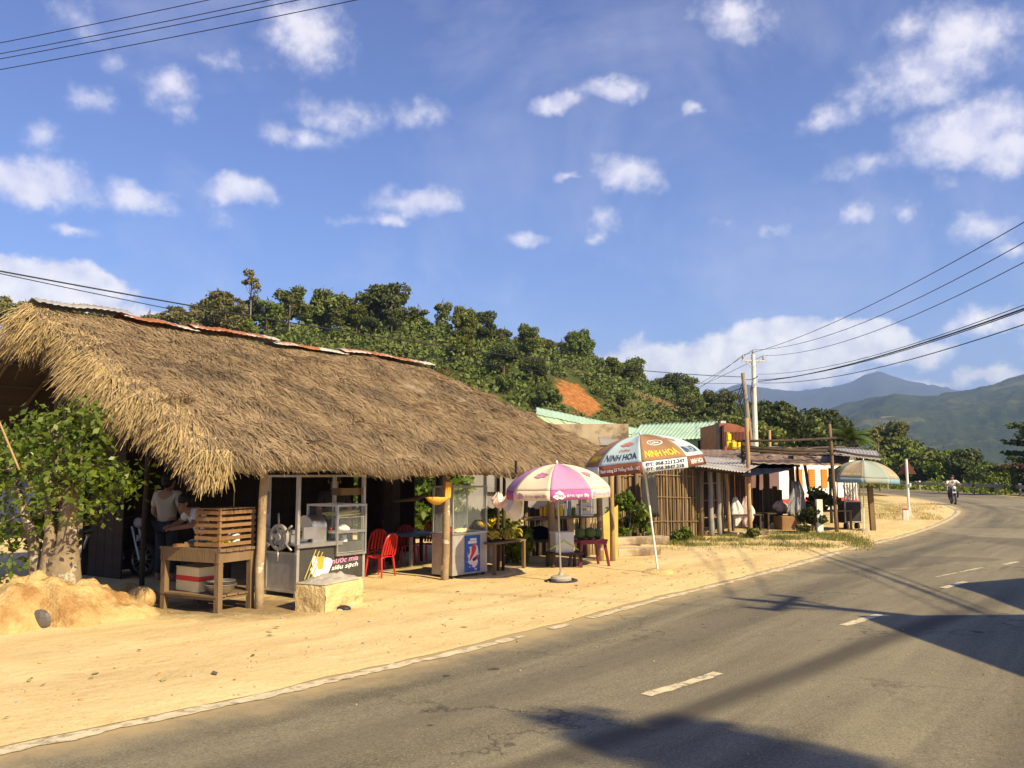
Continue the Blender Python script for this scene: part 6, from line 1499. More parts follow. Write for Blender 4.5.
q = P(729, 449, 25.8); dup(jc, (q.x, q.y, q.z + .245), .5, 'yellow jerrycan standing on top of another on the tin roof', 'yellow jerrycans on the roof')
g = MB(); A0, B0 = P(748, 520, 27.2), P(783, 520, 28.2)
for k in range(7): q = A0.lerp(B0, (k + .5) / 7); g.box((q.x, q.y, .62), (.15, .03, 1.24 + rnd.uniform(-.3, .1)))
g.build('shade_panel', 'slats_hidden', ts)  # dark planks added in place of the shade at the stall's back
g = MB(); A0, B0 = P(688, 520, 24.6), P(746, 520, 25.4)
for k in range(11): q = A0.lerp(B0, (k + .5) / 11); g.box((q.x, q.y, .95 + rnd.uniform(-.06, .04)), (.135, .03, 1.7), (0, R(rnd.uniform(-1, 1)), .2))
g.build('shade_panel', 'slats_hidden', ts)  # more dark planks added to deepen the shade under the tin roof
# goods under the canopies
def blk(name, px, py, D, w, d, h, matn, lb, cat, rz=.3, z=None):
    x = (px - 512) / F_PX * D; z0 = P(px, py, D).z if z is None else z; g = MB(); g.box((0, 0, h / 2), (w, d, h)); o = g.build(name, matn, None, loc=(x, D, z0)); o.rotation_euler = (0, 0, rz); bv = o.modifiers.new('soft_edge', 'BEVEL'); bv.width = min(w, d, h) * .08; bv.segments = 2; return tag(o, lb, cat)
def stand(px, D, w, d, h, lb, mt='wood', rz=.4):
    x = (px - 512) / F_PX * D; t = thing('market_stand', lb, 'stand', (x, D, 0), rz); g = MB()
    for k in range(3): g.box((0, (k - 1) * d / 3, h), (w, d / 3 - .01, .035))
    g.build('table_top', mt, t)
    for a in (-1, 1):
        for b in (-1, 1): g = MB(); g.box((a * (w / 2 - .05), b * (d / 2 - .04), h / 2 - .02), (.05, .05, h)); g.build('leg', mt, t)
    return t
stand(738, 23.4, 1.0, .6, .55, 'stand with bags and bottles under the tarpaulin of the tin roofed stall', 'dark_wood'); stand(776, 25.4, 1.4, .7, .5, 'dark stand heaped with goods under the pole canopy', 'dark_wood'); stand(822, 24.9, 1.5, .6, .58, 'wooden stand piled with green leaves under the pole canopy')
bag(736, 512, 23.2, .35, .75, 'white_cloth', 'white bag, left of the pair hanging at the tin roofed stall', 5); bag(747, 512, 23.3, .38, .8, 'pink_bag', 'red and white bag, right of the pair hanging at the tin roofed stall', 6); bag(781, 507, 25.3, .5, .35, 'pink_bag', 'pinkish bag of goods on the dark stand', 7)
q = P(801, 508, 24.8); g = MB(); g.grid(lambda a, b: (q.x - .10 + (.66 - .40 * b) * (a - .5) + .05 * fbm(b * 2, 1, 1, 2), q.y + .12 * fbm(a * 4, b * .7, 1.2, 4), .48 + 1.0 * b - .05 * math.sin(math.pi * a) + .08 * fbm(a * 3, 2, 1, 5) * (1 - b)), 26, 12, thick=(0, .012, 0)); tag(g.build('hanging_sheet', 'grey_cloth', None, smooth='all'), 'grey cloth hung from the thick dark post of the pole canopy', 'cloth')
blk('crate', 784, 528, 25.0, .6, .5, .42, 'crate_wood', 'brown wooden crate at the foot of the dark stand', 'crate', .2, .02); blk('step_block', 744, 538, 22.9, 1.15, .5, .12, 'plaster', 'low concrete step in front of the tin roofed stall', 'step', .5, .01); blk('block', 801, 535, 23.7, .34, .24, .26, 'yellow_conc', 'yellowish block by the grass under the grey cloth', 'block', .3, .01)
for i, (px, py, D, rx, rz_, mt, lb) in enumerate(((822, 515, 24.8, .55, .32, 'leaf_dark', 'heap of dark greens on the stand under the pole canopy'), (806, 532, 23.8, .4, .35, 'leaf_dark', 'dark low plant by the yellowish block'), (640, 545, 20.2, .32, .38, 'leaf_near', 'green weed in front of the left end of the bamboo wall'), (676, 545, 20.6, .22, .26, 'leaf_near', 'green weed in front of the right end of the bamboo wall'), (626, 540, 20.0, .4, .7, 'leaf_near', 'green plant beside the yellow board of the snack stall'), (748, 545, 21.8, .18, .12, 'grass', 'tuft at the foot of the tall pale pole'))):
    x = (px - 512) / F_PX * D; bush('leafy_plant', lb, x, D, .6 if i == 0 else 0, rx, rz_, 60 + i, .085, mt, 9)
for i, (px, D, h) in enumerate(((816, 23.6, .95),)): x = (px - 512) / F_PX * D; g = MB(); g.box((0, 0, h / 2 - .03), (.16, .14, h + .06)); o = g.build('marker_post', 'white_conc', None, loc=(x, D, 0)); tag(o, 'squat whitewashed concrete post in the grass under the pole canopy', 'post')
# white house with orange shutters
wb = thing('white_house', 'white house with orange shutters behind the pole canopy', 'house', (0, 0, 0)); a = P(780, 505, 35.5); b = P(856, 505, 39)
dx, dy = b.x - a.x, b.y - a.y; Lw = math.hypot(dx, dy); wb.location = (a.x, a.y, 0); wb.rotation_euler = (0, 0, math.atan2(dy, dx)); g = MB(); g.box((Lw / 2, 1.6, 1.25), (Lw, 3.2, 2.5)); g.build('wall', 'white_wall', wb)
for i, px in enumerate((801, 814, 827)):
    f_ = (px - 782) / 80.0; w = MB(); w.box((Lw * f_, -.03, 1.42), (.42, .06, .80)); fr = w.build('window', 'orange', wb); w = MB()
    for k in range(9): w.box((Lw * f_, -.066, 1.08 + k * .085), (.38, .012, .05), (R(25), 0, 0))
    w.build('slats', 'orange', fr)
g = MB(); g.box((Lw / 2, -.02, .45), (Lw, .05, .25)); g.build('base_band', 'red_stripe', wb); g = MB(); g.box((Lw / 2, 1.6, 2.56), (Lw + .5, 3.7, .10), (R(3), 0, 0)); g.build('roof', 'tin', wb)
g = MB()
for k in range(5): g.box((Lw * (.84 + .04 * k), -.05, .95), (.06, .05, 1.0))
g.build('railing', 'white_wall', wb)

# cart, posts and block by the third umbrella
c_ = P(850, 530, 25.3); vc_ = thing('vendor_cart', 'small dark vendor cart with a glass top under the faded umbrella', 'cart', (c_.x, 25.3, 0), R(8)); g = MB(); g.box((0, 0, .53), (.50, .42, .62)); g.build('body', 'black', vc_)
g = MB()
for x in (-.24, .24):
    for y in (-.2, .2): g.box((x, y, 1.12), (.025, .025, .56))
for z in (.84, 1.4): g.box((0, -.2, z), (.5, .03, .03)); g.box((0, .2, z), (.5, .03, .03))
for y in (-.20,): g.box((0, y - .012, .25), (.54, .03, .03)); g.box((.25, y - .014, .53), (.03, .03, .6)); g.box((-.25, y - .014, .53), (.03, .03, .6))
g.build('case_frame', 'alu', vc_); g = MB(); g.box((0, -.195, 1.12), (.45, .004, .5)); g.build('case_glass', 'glass', vc_)
for x in (-.17, .17): g = MB(); g.lathe([(.02, -.03), (.11, -.03), (.12, 0), (.11, .03), (.02, .03)], 16, (x, -.1, .12), Matrix(((0, 0, 1), (1, 0, 0), (0, 1, 0)))); g.build('wheel', 'rubber', vc_, smooth=True)
g = MB()
for k in range(16): a = rnd.uniform(0, 6.28); g.beam((rnd.uniform(-.16, .16), rnd.uniform(-.15, .1), .86), (rnd.uniform(-.22, .22), rnd.uniform(-.15, .1), 1.32), .014, .008)
g.build('utensils', 'steel', vc_)
pp = thing('brown_post', 'stout brown wooden post beside the vendor cart', 'post', (*G(872.5, 532), 0)); g = MB(); g.box((0, 0, .62), (.13, .12, 1.30), (0, R(-2), 0)); g.box((-.02, 0, 1.28), (.17, .15, .05)); g.build('shaft', 'wood', pp)
x, y = G(909.5, 517.5); sp_ = thing('road_sign', 'triangular road sign seen from behind on a white post', 'sign', (x, y, 0), R(-18)); g = MB(); g.tube([(0, 0, -.05), (-.02, 0, 2.18)], .045, 10); g.build('post', 'white_paint', sp_, smooth=True); g = MB(); g.box((.01, -.003, .12), (.13, .12, .34)); g.build('post_foot', 'white_conc', sp_)
g = MB(); pts3 = [(-.33, 1.62), (.33, 1.62), (0.0, 2.18)]; g.add([(px2, .07, z) for px2, z in pts3] + [(px2, .085, z) for px2, z in pts3], [(0, 1, 2), (5, 4, 3), (0, 3, 4, 1), (1, 4, 5, 2), (2, 5, 3, 0)]); g.build('sign_plate', 'sign_back', sp_); g = MB(); g.box((.08, -.05, 1.22), (.06, .05, .12)); g.build('clamp', 'white_paint', sp_)
x, y = G(905.5, 521); km = thing('kilometre_stone', 'short cream concrete marker in front of the white sign post', 'marker', (x, y, 0), R(-20)); g = MB(); g.box((0, 0, .18), (.20, .16, .40), taper=.9); o = g.build('stone', 'white_conc', km); bv = o.modifiers.new('soft', 'BEVEL'); bv.width = .03; bv.segments = 2; g = MB(); g.box((0, 0, .40), (.15, .12, .05)); g.build('cap', 'red_stripe', km)

# grass by the stalls
def grass_patch(name, label, n_, region, hgt, matn, seed):
    r_ = np.random.default_rng(seed); pts = []
    while len(pts) < n_:
        px = r_.uniform(region[0], region[1]); py = r_.uniform(region[2], region[3]); x, y = G(px, py); q = .5 + fbm(x, y, .9, 7); ex = min((px - region[0]) / 40, (region[1] - px) / 40, (py - region[2]) / 4 + .2, (region[3] - py) / 7, 1)
        if r_.random() < max(.02, q * 1.5 - .35) * max(0, ex + .5 * fbm(x, y, 1.6, 3)): pts.append((x, y, .02))
    b = np.array(pts); k = len(b); d = r_.normal(size=(k, 3)) * .45; d[:, 2] = 1; d /= np.linalg.norm(d, axis=1)[:, None]
    v, f = blades(b, d, hgt * r_.uniform(.4, 1.4, k), .012, np.zeros(k), r_); return tag(np_mesh(name, v, f, matn), label, 'grass', kind='stuff')
grass_patch('roadside_grass', 'short green grass along the front of the stalls', 9000, (655, 872, 533, 549), .10, 'grass', 1)
grass_patch('dry_roadside_grass', 'thin dry grass at the edge of the sandy shoulder', 7500, (640, 876, 535, 553), .07, 'drygrass', 2)
grass_patch('verge_grass', 'thin grass round the white sign post', 2600, (868, 944, 504, 522), .13, 'drygrass', 3)
# pebbles and litter on the shoulder
g = MB()
for i in range(900):
    s_ = s_near + rnd.uniform(-3, 26); o_ = -abs(rnd.gauss(.0, 2.2)) - .02; q = edge_pt(s_, o_); r = rnd.uniform(.005, .017); g.ball((q.x, q.y, shoulder_z(q.x, q.y, o_) + r * .2), r, 6, rnd.choice((0, 1, 1, 1)), (rnd.uniform(.8, 1.4), rnd.uniform(.7, 1.2), .6))
for i in range(160):
    s_ = s_near + rnd.uniform(-1, 24); o_ = rnd.uniform(.1, 5.5); q = edge_pt(s_, o_, road_z(o_) + .003); r = rnd.uniform(.004, .011); g.ball((q.x, q.y, q.z), r, 5, rnd.choice((0, 1, 2)), (1, 1, .6))
lt_ = MB()
for i in range(150):
    s_ = s_near + rnd.uniform(-2, 22); o_ = -abs(rnd.gauss(1.2, 1.6)) - .1; q = edge_pt(s_, o_); z = shoulder_z(q.x, q.y, o_) + .008; a = rnd.uniform(0, 6.28); L = rnd.uniform(.02, .055); d = Vector((math.cos(a), math.sin(a), rnd.uniform(-.1, .3))) * L; w = Vector((-d.y, d.x, 0)) * .5; c_ = Vector((q.x, q.y, z + .006)); lt_.add([c_ - d, c_ + w, c_ + d, c_ - w], [(0, 1, 2, 3)], rnd.choice((0, 0, 1, 2, 3)))
tag(lt_.build('litter', ['bark_dark', 'leaf_olive', 'white_cloth', 'drygrass']), 'dead leaves and paper scraps strewn over the sandy shoulder', 'litter', kind='stuff')
tag(g.build('pebbles', ['concrete', 'mound', 'bark_dark']), 'pebbles and crumbs of litter on the sandy shoulder', 'gravel', kind='stuff')

# ================================================================== BUILDINGS BEHIND THE STALLS
pb = thing('plastered_house', 'old house with a stained plaster parapet behind the thatched shop', 'house', (0, 0, 0)); xa, xb = P(452, 430, 30).x, P(627, 430, 30.0).x; zt = P(600, 424, 30).z
g = MB(); g.box(((xa + xb) / 2, 32, (zt - .75) / 2), (xb - xa, 4, zt - .75)); g.build('wall', 'grey_wall', pb); g = MB(); g.box(((xa + xb) / 2, 31.99, zt - .375), (xb - xa + .1, 4.08, .75)); g.build('parapet', 'plaster', pb)
g = MB(); roofq = [P(598, 437, 29.6), P(628, 441, 29.0), P(628, 446, 27.5), P(600, 444, 27.5)]
roof_sheet('lean_to_roof', roofq, 'grey_wall', pb, .0, 14); g = MB()
for px in (486, 497): g.box(((px - 512) / F_PX * 29.9, 29.97, 1.5), (.05, .06, 1.9))
g.box(((492 - 512) / F_PX * 29.9, 29.97, .95), (.5, .05, .05)); w = g.build('window', 'dark_wood', pb); g = MB(); g.box(((492 - 512) / F_PX * 29.9, 29.985, 1.55), (.34, .02, 1.1)); g.build('pane', 'glass', w)
gb = thing('green_roofed_hall', 'long hall with a pale green ribbed roof running back behind the plaster parapet', 'building', (0, 0, 0))
roof_sheet('roof', (P(536, 414, 35), P(640, 436, 52), P(642, 429, 56), P(536, 407, 38)), 'green_tin', gb, .012, 60)
g = MB(); A, B = P(537, 414.5, 35.2), P(640, 436, 52.2); g.add([(A.x, A.y, 0), (B.x, B.y, 0), B, A] + [(A.x - .1, A.y + .2, 0), (B.x - .1, B.y + .2, 0), B + Vector((-.1, .2, 0)), A + Vector((-.1, .2, 0))], [(0, 1, 2, 3), (7, 6, 5, 4), (0, 4, 5, 1), (1, 5, 6, 2), (2, 6, 7, 3), (3, 7, 4, 0)]); g.build('wall', 'green_wall', gb)
gs = thing('green_shed', 'pale green shed with a green gable roof behind the NINH HOA umbrella', 'building', (0, 0, 0))
R1, R2, E1, E2 = P(641, 424, 41), P(717, 421, 42.5), P(626, 442, 37), P(702, 438, 37.8)
roof_sheet('roof', (E1, E2, R2, R1), 'green_tin', gs, .02, 40); B1, B2 = R1 + (R1 - E1) * 1.0, R2 + (R2 - E2) * 1.0; B1.z = E1.z; B2.z = E2.z; roof_sheet('roof', (R1, R2, B2, B1), 'green_tin', gs, .02, 40)
g = MB(); q0, q1, q2, q3 = (Vector((E2.x, E2.y, 0)) + Vector((-.25, .3, 0))), Vector((B2.x - .25, B2.y, 0)), B2 + Vector((-.25, 0, -.08)), R2 + Vector((-.25, 0, -.10)); q4 = E2 + Vector((-.25, .3, -.08)); g.add([q0, q1, q2, q3, q4], [(0, 1, 2, 3, 4)]); e0 = Vector((E1.x + .25, E1.y + .3, 0)); g.add([e0, q0, q4, E1 + Vector((.25, .3, -.08))], [(0, 1, 2, 3)]); o = g.build('wall', 'green_wall', gs); so_ = o.modifiers.new('t', 'SOLIDIFY'); so_.thickness = .12
g = MB(); c0_ = P(708, 447, 38.0); g.box((c0_.x, 38.3, c0_.z - .4), (.75, .1, 1.7)); g.build('doorway', 'black', gs); g = MB(); c0_ = P(704, 438, 37.0); g.add([P(698, 440, 36.6), P(716, 437, 37.2), P(716, 434.5, 39), P(700, 437, 38.6)], [(0, 1, 2, 3)]); o = g.build('canopy', 'green_tin', gs); so_ = o.modifiers.new('t', 'SOLIDIFY'); so_.thickness = .04  # black box standing in for the darkness of the shed's opening
rs = thing('red_tin_shed', 'red brown tin shed with dark door frames beside the leaning wooden pole', 'shed', (0, 0, 0)); a = P(717, 440, 34); b = P(748, 440, 34.4); zt = P(730, 423, 34).z
g = MB(); n_ = 12; vs = []; W_ = b.x - a.x
for yy in (34, 37): 
    vs += [(a.x, yy, 0), (b.x, yy, 0)] + [(b.x - W_ * k / n_, yy, zt - .35 * (1 - math.sin(math.pi * min(1, (1 - k / n_) * .6 + .35)) )) for k in range(n_ + 1)]
k = n_ + 3; g.add(vs, [tuple(range(k)), tuple(range(k, 2 * k))[::-1]] + [(i, k + i, k + (i + 1) % k, (i + 1) % k) for i in range(k)]); g.build('wall', 'red_tin', rs); g = MB(); 
for i in range(24): x = a.x + W_ * (i + .5) / 24; g.box((x, 33.985, zt * .5 - .1), (.018, .03, zt - .5))
g.build('ribs', 'red_tin', rs); g = MB(); g.box((a.x + .02, 33.93, zt / 2), (.12, .1, zt)); g.box((a.x + .22, 33.93, zt / 2 - .05), (.08, .1, zt - .1)); g.build('door_frame', 'black', rs); g = MB(); g.box((a.x + .31, 33.9, zt * .62), (.08, .06, .9)); g.build('red_post', 'poster_red', rs); g = MB(); g.box((a.x + .5, 35, zt + .06), (.2, .2, .16)); g.build('vent', 'white_wall', rs)

# ================================================================== GUARD RAIL
gr = thing('guard_rail', 'grey steel guard rail along the outside of the bend', 'guard rail', (0, 0, 0)); sa, sb = s_near + 22, S_MAX - 4; g = MB(); pr = None; prof = [(0, .50), (.035, .53), (.035, .58), (0, .61), (0, .65), (.035, .68), (.035, .73), (0, .76)]; s_ = sa; ringv = []
def rail_off(s_): return (RW + 1.35) * (1 + (.12 * min(1, max(0, (s_ - 62) / 25))))
while s_ < sb:
    ringv.append([edge_pt(s_, rail_off(s_) - dx, z) for dx, z in prof] + [edge_pt(s_, rail_off(s_) + .004 - dx, z) for dx, z in prof[::-1]]); s_ += 1.0
k = len(prof) * 2
g.add([v for r_2 in ringv for v in r_2], [(i * k + j, i * k + (j + 1) % k, (i + 1) * k + (j + 1) % k, (i + 1) * k + j) for i in range(len(ringv) - 1) for j in range(k)]); g.build('beam', 'rail', gr)
s_ = sa + .5
while s_ < sb:
    q = edge_pt(s_, rail_off(s_) + .10); g = MB(); g.box((q.x, q.y, .36), (.12, .12, .84)); po_ = g.build('post', 'rail', gr); g = MB(); g.box((q.x, q.y, .83), (.16, .16, .10)); g.build('reflector', 'white_paint', po_); s_ += 4.0

# ================================================================== POLES AND WIRES
def utility_pole(label, x, y, h, arm_rot, r0=.17, r1=.11):
    t = thing('utility_pole', label, 'pole', (x, y, 0)); g = MB(); g.tube([(0, 0, -.3), (0, 0, h * .5), (0, 0, h)], [r0, (r0 + r1) / 2, r1], 12); g.build('shaft', 'white_conc', t, smooth=True); d = Vector((math.cos(arm_rot), math.sin(arm_rot), 0)); g = MB()
    g.beam(Vector((0, 0, h - .35)) - d * .68, Vector((0, 0, h - .35)) + d * .68, .09); g.beam(Vector((0, 0, h - .95)), Vector((0, 0, h - .38)) + d * .42, .04); g.beam(Vector((0, 0, h - .95)), Vector((0, 0, h - .38)) - d * .42, .04); g.build('crossarm', 'alu', t); tips = []
    for k in (-1, 0, 1):
        c = d * (.62 * k) + Vector((0, 0, h - .30 if k else h)); g = MB(); g.lathe([(.03, 0), (.07, .06), (.05, .1), (.08, .15), (.05, .2), (.03, .26), (0, .27)], 10, c); g.build('insulator', 'ceramic', t, smooth=True); tips.append(Vector((x, y, 0)) + c + Vector((0, 0, .25)))
    g = MB(); g.box((-.14, -.05, h - 2.0), (.14, .1, .3)); g.tube([(-.1, 0, h - 1.5), (-.2, 0, h - 2.2), (-.12, 0, h - 2.9)], .02, 5); g.build('bracket', 'iron', t); return tips
pA = P(755.5, 500, 47); top_h = P(753, 350, 47).z
tipsA = utility_pole('pale concrete utility pole with a crossarm rising behind the stalls', pA.x + .1, 47, top_h - .25, R(12))
tipsB = utility_pole('concrete utility pole across the road, casting its shadow over the asphalt', 11.7, 3.9, 8.6, R(60))
tipsC = utility_pole('concrete utility pole beyond the left end of the shop', -15.5, 13.5, 8.6, R(60))
wpp = thing('wooden_pole', 'leaning grey wooden pole left of the concrete utility pole', 'pole', (0, 0, 0)); a = P(756, 495, 45.5); b = P(743, 373, 45.5); g = MB(); g.tube([Vector((a.x, a.y, -.2)), a.lerp(b, .5), b], [.16, .14, .11], 9); g.build('shaft', 'grey_wood', wpp, smooth='all'); g = MB()
for k in range(6): c = P(742 + (k % 3) * 1.2, 384 + k * 3, 45.3); g.tube([c, c + Vector((-.25, 0, -.6)), c + Vector((-.05, 0, -1.3))], .025, 5)
g.build('cable_loops', 'wire', wpp)
for px, py0, py1, D, lb in ((769.5, 430, 500, 40, 'thin short wooden pole right of the utility pole'),):
    a = P(px + 2, py1, D); b = P(px, py0, D); tag(MB().tube([Vector((a.x, D, -.1)), b], [.09, .06], 8).build('wooden_pole', 'pale_wood', None, smooth='all'), lb, 'pole')
def wire(A, B, sag, r, label, grp):
    A, B = Vector(A), Vector(B); k = 26; g = MB(); g.tube([A.lerp(B, i / k) - Vector((0, 0, 4 * sag * (i / k) * (1 - i / k))) for i in range(k + 1)], r, 6); tag(g.build('power_cable', 'wire', None, smooth='all'), label, 'cable', grp)
for i in range(3): wire(tipsA[i], tipsB[i], (1.0, 1.6, 1.58)[i], .011, '%s of the three thin wires rising from the crossarm to the right edge' % ('uppermost', 'middle', 'lowest')[i], 'high wires')
lowA = P(758, 376, 47)
for i, (dz, sg, r, lb) in enumerate(((0.1, 1.15, .010, 'upper thin cable of the low group running right from the utility pole'), (-.22, .95, .013, 'second cable of the low group running right from the utility pole'), (-.30, .82, .022, 'thick black cable of the low group running right from the utility pole'), (-.38, 1.14, .014, 'lowest cable of the low group running right from the utility pole'))):
    wire(lowA + Vector((0, 0, dz)), Vector((11.7, 3.9, 6.55 + dz)), sg, r, lb, 'low cables')
pw = P(743, 377, 45.5)
wire(pw, (-15.5, 13.5, 6.35), .62, .018, 'thick black cable slanting down over the thatched roof from the left edge', 'cables over the roof'); wire(pw + Vector((0, 0, -.35)), (-15.5, 13.5, 6.55), .95, .011, 'thinner cable beside the thick one slanting over the thatched roof', 'cables over the roof')
wire(P(742, 388, 45.5), P(640, 408, 60), .3, .022, 'short cable sagging left from the leaning wooden pole', 'short cables'); wire(pw + Vector((0, 0, -.1)), lowA, .12, .02, 'short cable joining the wooden pole to the concrete pole', 'short cables')
for i, (z0_, z1_) in enumerate(((7.22, 7.22), (7.37, 7.35), (7.44, 7.42), (7.56, 7.62))): wire((-15.4, 13.45, z0_), (11.6, 3.95, z1_), .5, .0048, '%s of the four wires crossing the upper left sky' % ('lowest', 'second lowest', 'second highest', 'highest')[i], 'wires in the upper left sky')
for i in range(3): wire(tipsA[i], P(640 - 20 * i, 420, 110), .6, .012, '%s thin wire dropping behind the hill from the crossarm' % ('first', 'second', 'third')[i], 'thin wires towards the hill')

# ================================================================== PEOPLE
def skin_mesh(name, verts, edges, radii, root, matn, parent, sub=2):
    me = bpy.data.meshes.new(name); me.from_pydata([tuple(v) for v in verts], edges, []); o = bpy.data.objects.new(name, me); COL.objects.link(o)
    o.modifiers.new('skin', 'SKIN'); sv = me.skin_vertices[0].data
    for i, r in enumerate(radii): sv[i].radius = (r, r) if not isinstance(r, tuple) else r; sv[i].use_root = i == root
    s_ = o.modifiers.new('sub', 'SUBSURF'); s_.levels = sub; s_.render_levels = sub
    dg = bpy.context.evaluated_depsgraph_get(); dg.update(); m2 = bpy.data.meshes.new_from_object(o.evaluated_get(dg)); bpy.data.objects.remove(o); m2.name = name
    m2.materials.clear(); m2.materials.append(M[matn]); m2.polygons.foreach_set('use_smooth', [True] * len(m2.polygons)); o = bpy.data.objects.new(name, m2); COL.objects.link(o); o.parent = parent; return o


def person(label, loc, rz, J, shirt, trousers, hand_dir=(0, -1, -.2)):
    t = thing('person', label, 'person', loc, rz); V = []; E_ = []; Rr = []
    def add(p, r, par=None):
        V.append(Vector(p)); Rr.append(r); i = len(V) - 1
        if par is not None: E_.append((par, i))
        return i
    pel = add(J['pelvis'], (.145, .105)); wa = add(Vector(J['pelvis']).lerp(Vector(J['chest']), .5), (.125, .095), pel); chs = add(J['chest'], (.155, .105), wa); nk = add(J['neck'], .055, chs); hd = Vector(J['head']); f = Vector(J.get('face', (0, -1, 0))).normalized()
    jw = add(hd - Vector((0, 0, .075)) + f * .015, .062, nk); hc = add(hd + Vector((0, 0, .01)), .088, jw); add(hd + Vector((0, 0, .085)) - f * .012, .066, hc); add(hd + f * .098 + Vector((0, 0, -.012)), .014, hc)
    idx = {}
    for s_ in ('L', 'R'):
        sh_ = add(J['sh' + s_], .058, chs); el_ = add(J['el' + s_], .043, sh_); ha = Vector(J['ha' + s_]); wr = add(ha, .029, el_); fd = (ha - Vector(J['el' + s_])).normalized(); sd_ = fd.cross(Vector((0, 0, 1))); sd_ = sd_.normalized() if sd_.length > .1 else Vector((1, 0, 0)); pm = add(ha + fd * .06, (.040, .020), wr)
        for k in range(4): b = ha + fd * .10 + sd_ * (.027 - .018 * k); m_ = add(b, .0095, pm); add(b + fd * (.035 - .005 * abs(k - 1.3)) + Vector((0, 0, -.022)), .0075, m_)
        th_ = add(ha + fd * .05 + sd_ * .045, .011, pm); add(ha + fd * .085 + sd_ * .06 + Vector((0, 0, -.012)), .008, th_)
        hp_ = add(J['hip' + s_], .088, pel); kn = add(J['kn' + s_], .058, hp_); an = add(J['an' + s_], .038, kn); add(Vector(J['an' + s_]) + Vector(J.get('toe', (0, -1, 0))).normalized() * .15 + Vector((0, 0, -.045)), .034, an); idx[s_] = (sh_, el_, hp_, kn, an)
    skin_mesh('body', V, E_, Rr, pel, 'skin', t, 2)
    vv = [V[pel] - Vector((0, 0, .05)), V[wa], V[chs], V[nk].lerp(V[chs], .35)]; ee = [(0, 1), (1, 2), (2, 3)]; rr_ = [(.165, .128), (.15, .12), (.175, .128), .085]
    for s_ in ('L', 'R'): a, b = idx[s_][:2]; vv += [V[a], V[a].lerp(V[b], .75)]; ee += [(2, len(vv) - 2), (len(vv) - 2, len(vv) - 1)]; rr_ += [.076, .066]
    skin_mesh('shirt', vv, ee, rr_, 0, shirt, t, 2)
    vv = [V[pel] + Vector((0, 0, .02))]; ee = []; rr_ = [(.156, .12)]
    for s_ in ('L', 'R'): _, _, a, b, c = idx[s_]; n0 = len(vv); vv += [V[a], V[b], V[b].lerp(V[c], .88)]; ee += [(0, n0), (n0, n0 + 1), (n0 + 1, n0 + 2)]; rr_ += [.104, .075, .06]
    skin_mesh('trousers', vv, ee, rr_, 0, trousers, t, 2)
    g = MB(); up = (hd + Vector((0, 0, .03)) - f * .018); g.lathe([(.098, -.03), (.106, .02), (.098, .065), (.065, .10), (.0, .115)], 16, up); g.ball(hd - f * .05 + Vector((0, 0, -.01)), .082, 10); g.build('hair', 'hair', t, smooth='all')
    sdv = f.cross(Vector((0, 0, 1))).normalized(); g = MB()
    for k in (-1, 1): g.ball(hd + f * .083 + sdv * .03 * k + Vector((0, 0, .008)), .009, 6)
    g.build('eyes', 'black', t); g = MB(); g.ball(hd + f * .083 + Vector((0, 0, -.052)), .018, 8, 0, (1, .6, .35)); g.build('mouth', 'ink_red', t)
    g = MB()
    for k in (-1, 1): g.ball(hd + sdv * .092 * k, .022, 8, 0, (.6, 1, 1.3))
    g.build('ears', 'skin', t, smooth='all'); return t


STAND = dict(pelvis=(0, 0, .90), chest=(0, .0, 1.27), neck=(0, -.01, 1.41), head=(0, -.02, 1.52), shL=(-.18, 0, 1.33), elL=(-.24, -.02, 1.06), haL=(-.20, -.2, .95), shR=(.18, 0, 1.33), elR=(.25, 0, 1.06), haR=(.22, -.18, .93), hipL=(-.09, 0, .86), knL=(-.1, -.02, .47), anL=(-.1, 0, .08), hipR=(.09, 0, .86), knR=(.1, -.02, .47), anR=(.11, .02, .08))
q = P(166, 540, 13.1); person('person in a beige shirt standing with back turned in the dark of the shop', (q.x, q.y, .03), R(165), STAND, 'shirt_beige', 'trousers')
B_ = dict(STAND, pelvis=(0, .08, .72), chest=(0, -.12, 1.02), neck=(0, -.22, 1.12), head=(0, -.29, 1.20), shL=(-.17, -.14, 1.07), elL=(-.30, -.24, .92), haL=(-.16, -.42, .88), shR=(.17, -.14, 1.07), elR=(.26, -.26, .9), haR=(.12, -.45, .86), face=(0, -1, -.35), hipL=(-.09, .08, .68), hipR=(.09, .08, .68), knL=(-.12, -.26, .46), knR=(.12, -.26, .46), anL=(-.12, -.05, .08), anR=(.12, -.05, .08))
q = P(203, 540, 12.5); person('person in a white shirt with black hair bending over behind the wooden work table', (q.x, q.y, .05), R(-50), B_, 'shirt_white', 'trousers')
q = P(333, 540, 13.6); person('person in dark clothes standing in the shade behind the cane cart', (q.x, q.y, .03), R(20), STAND, 'shirt_dark', 'trousers')


def thing_part(root, o, name):
    """a wheel: Empty under the root that holds tyre and rim"""
    e = bpy.data.objects.new(name, None); COL.objects.link(e); e.parent = root; o.parent = e; return e


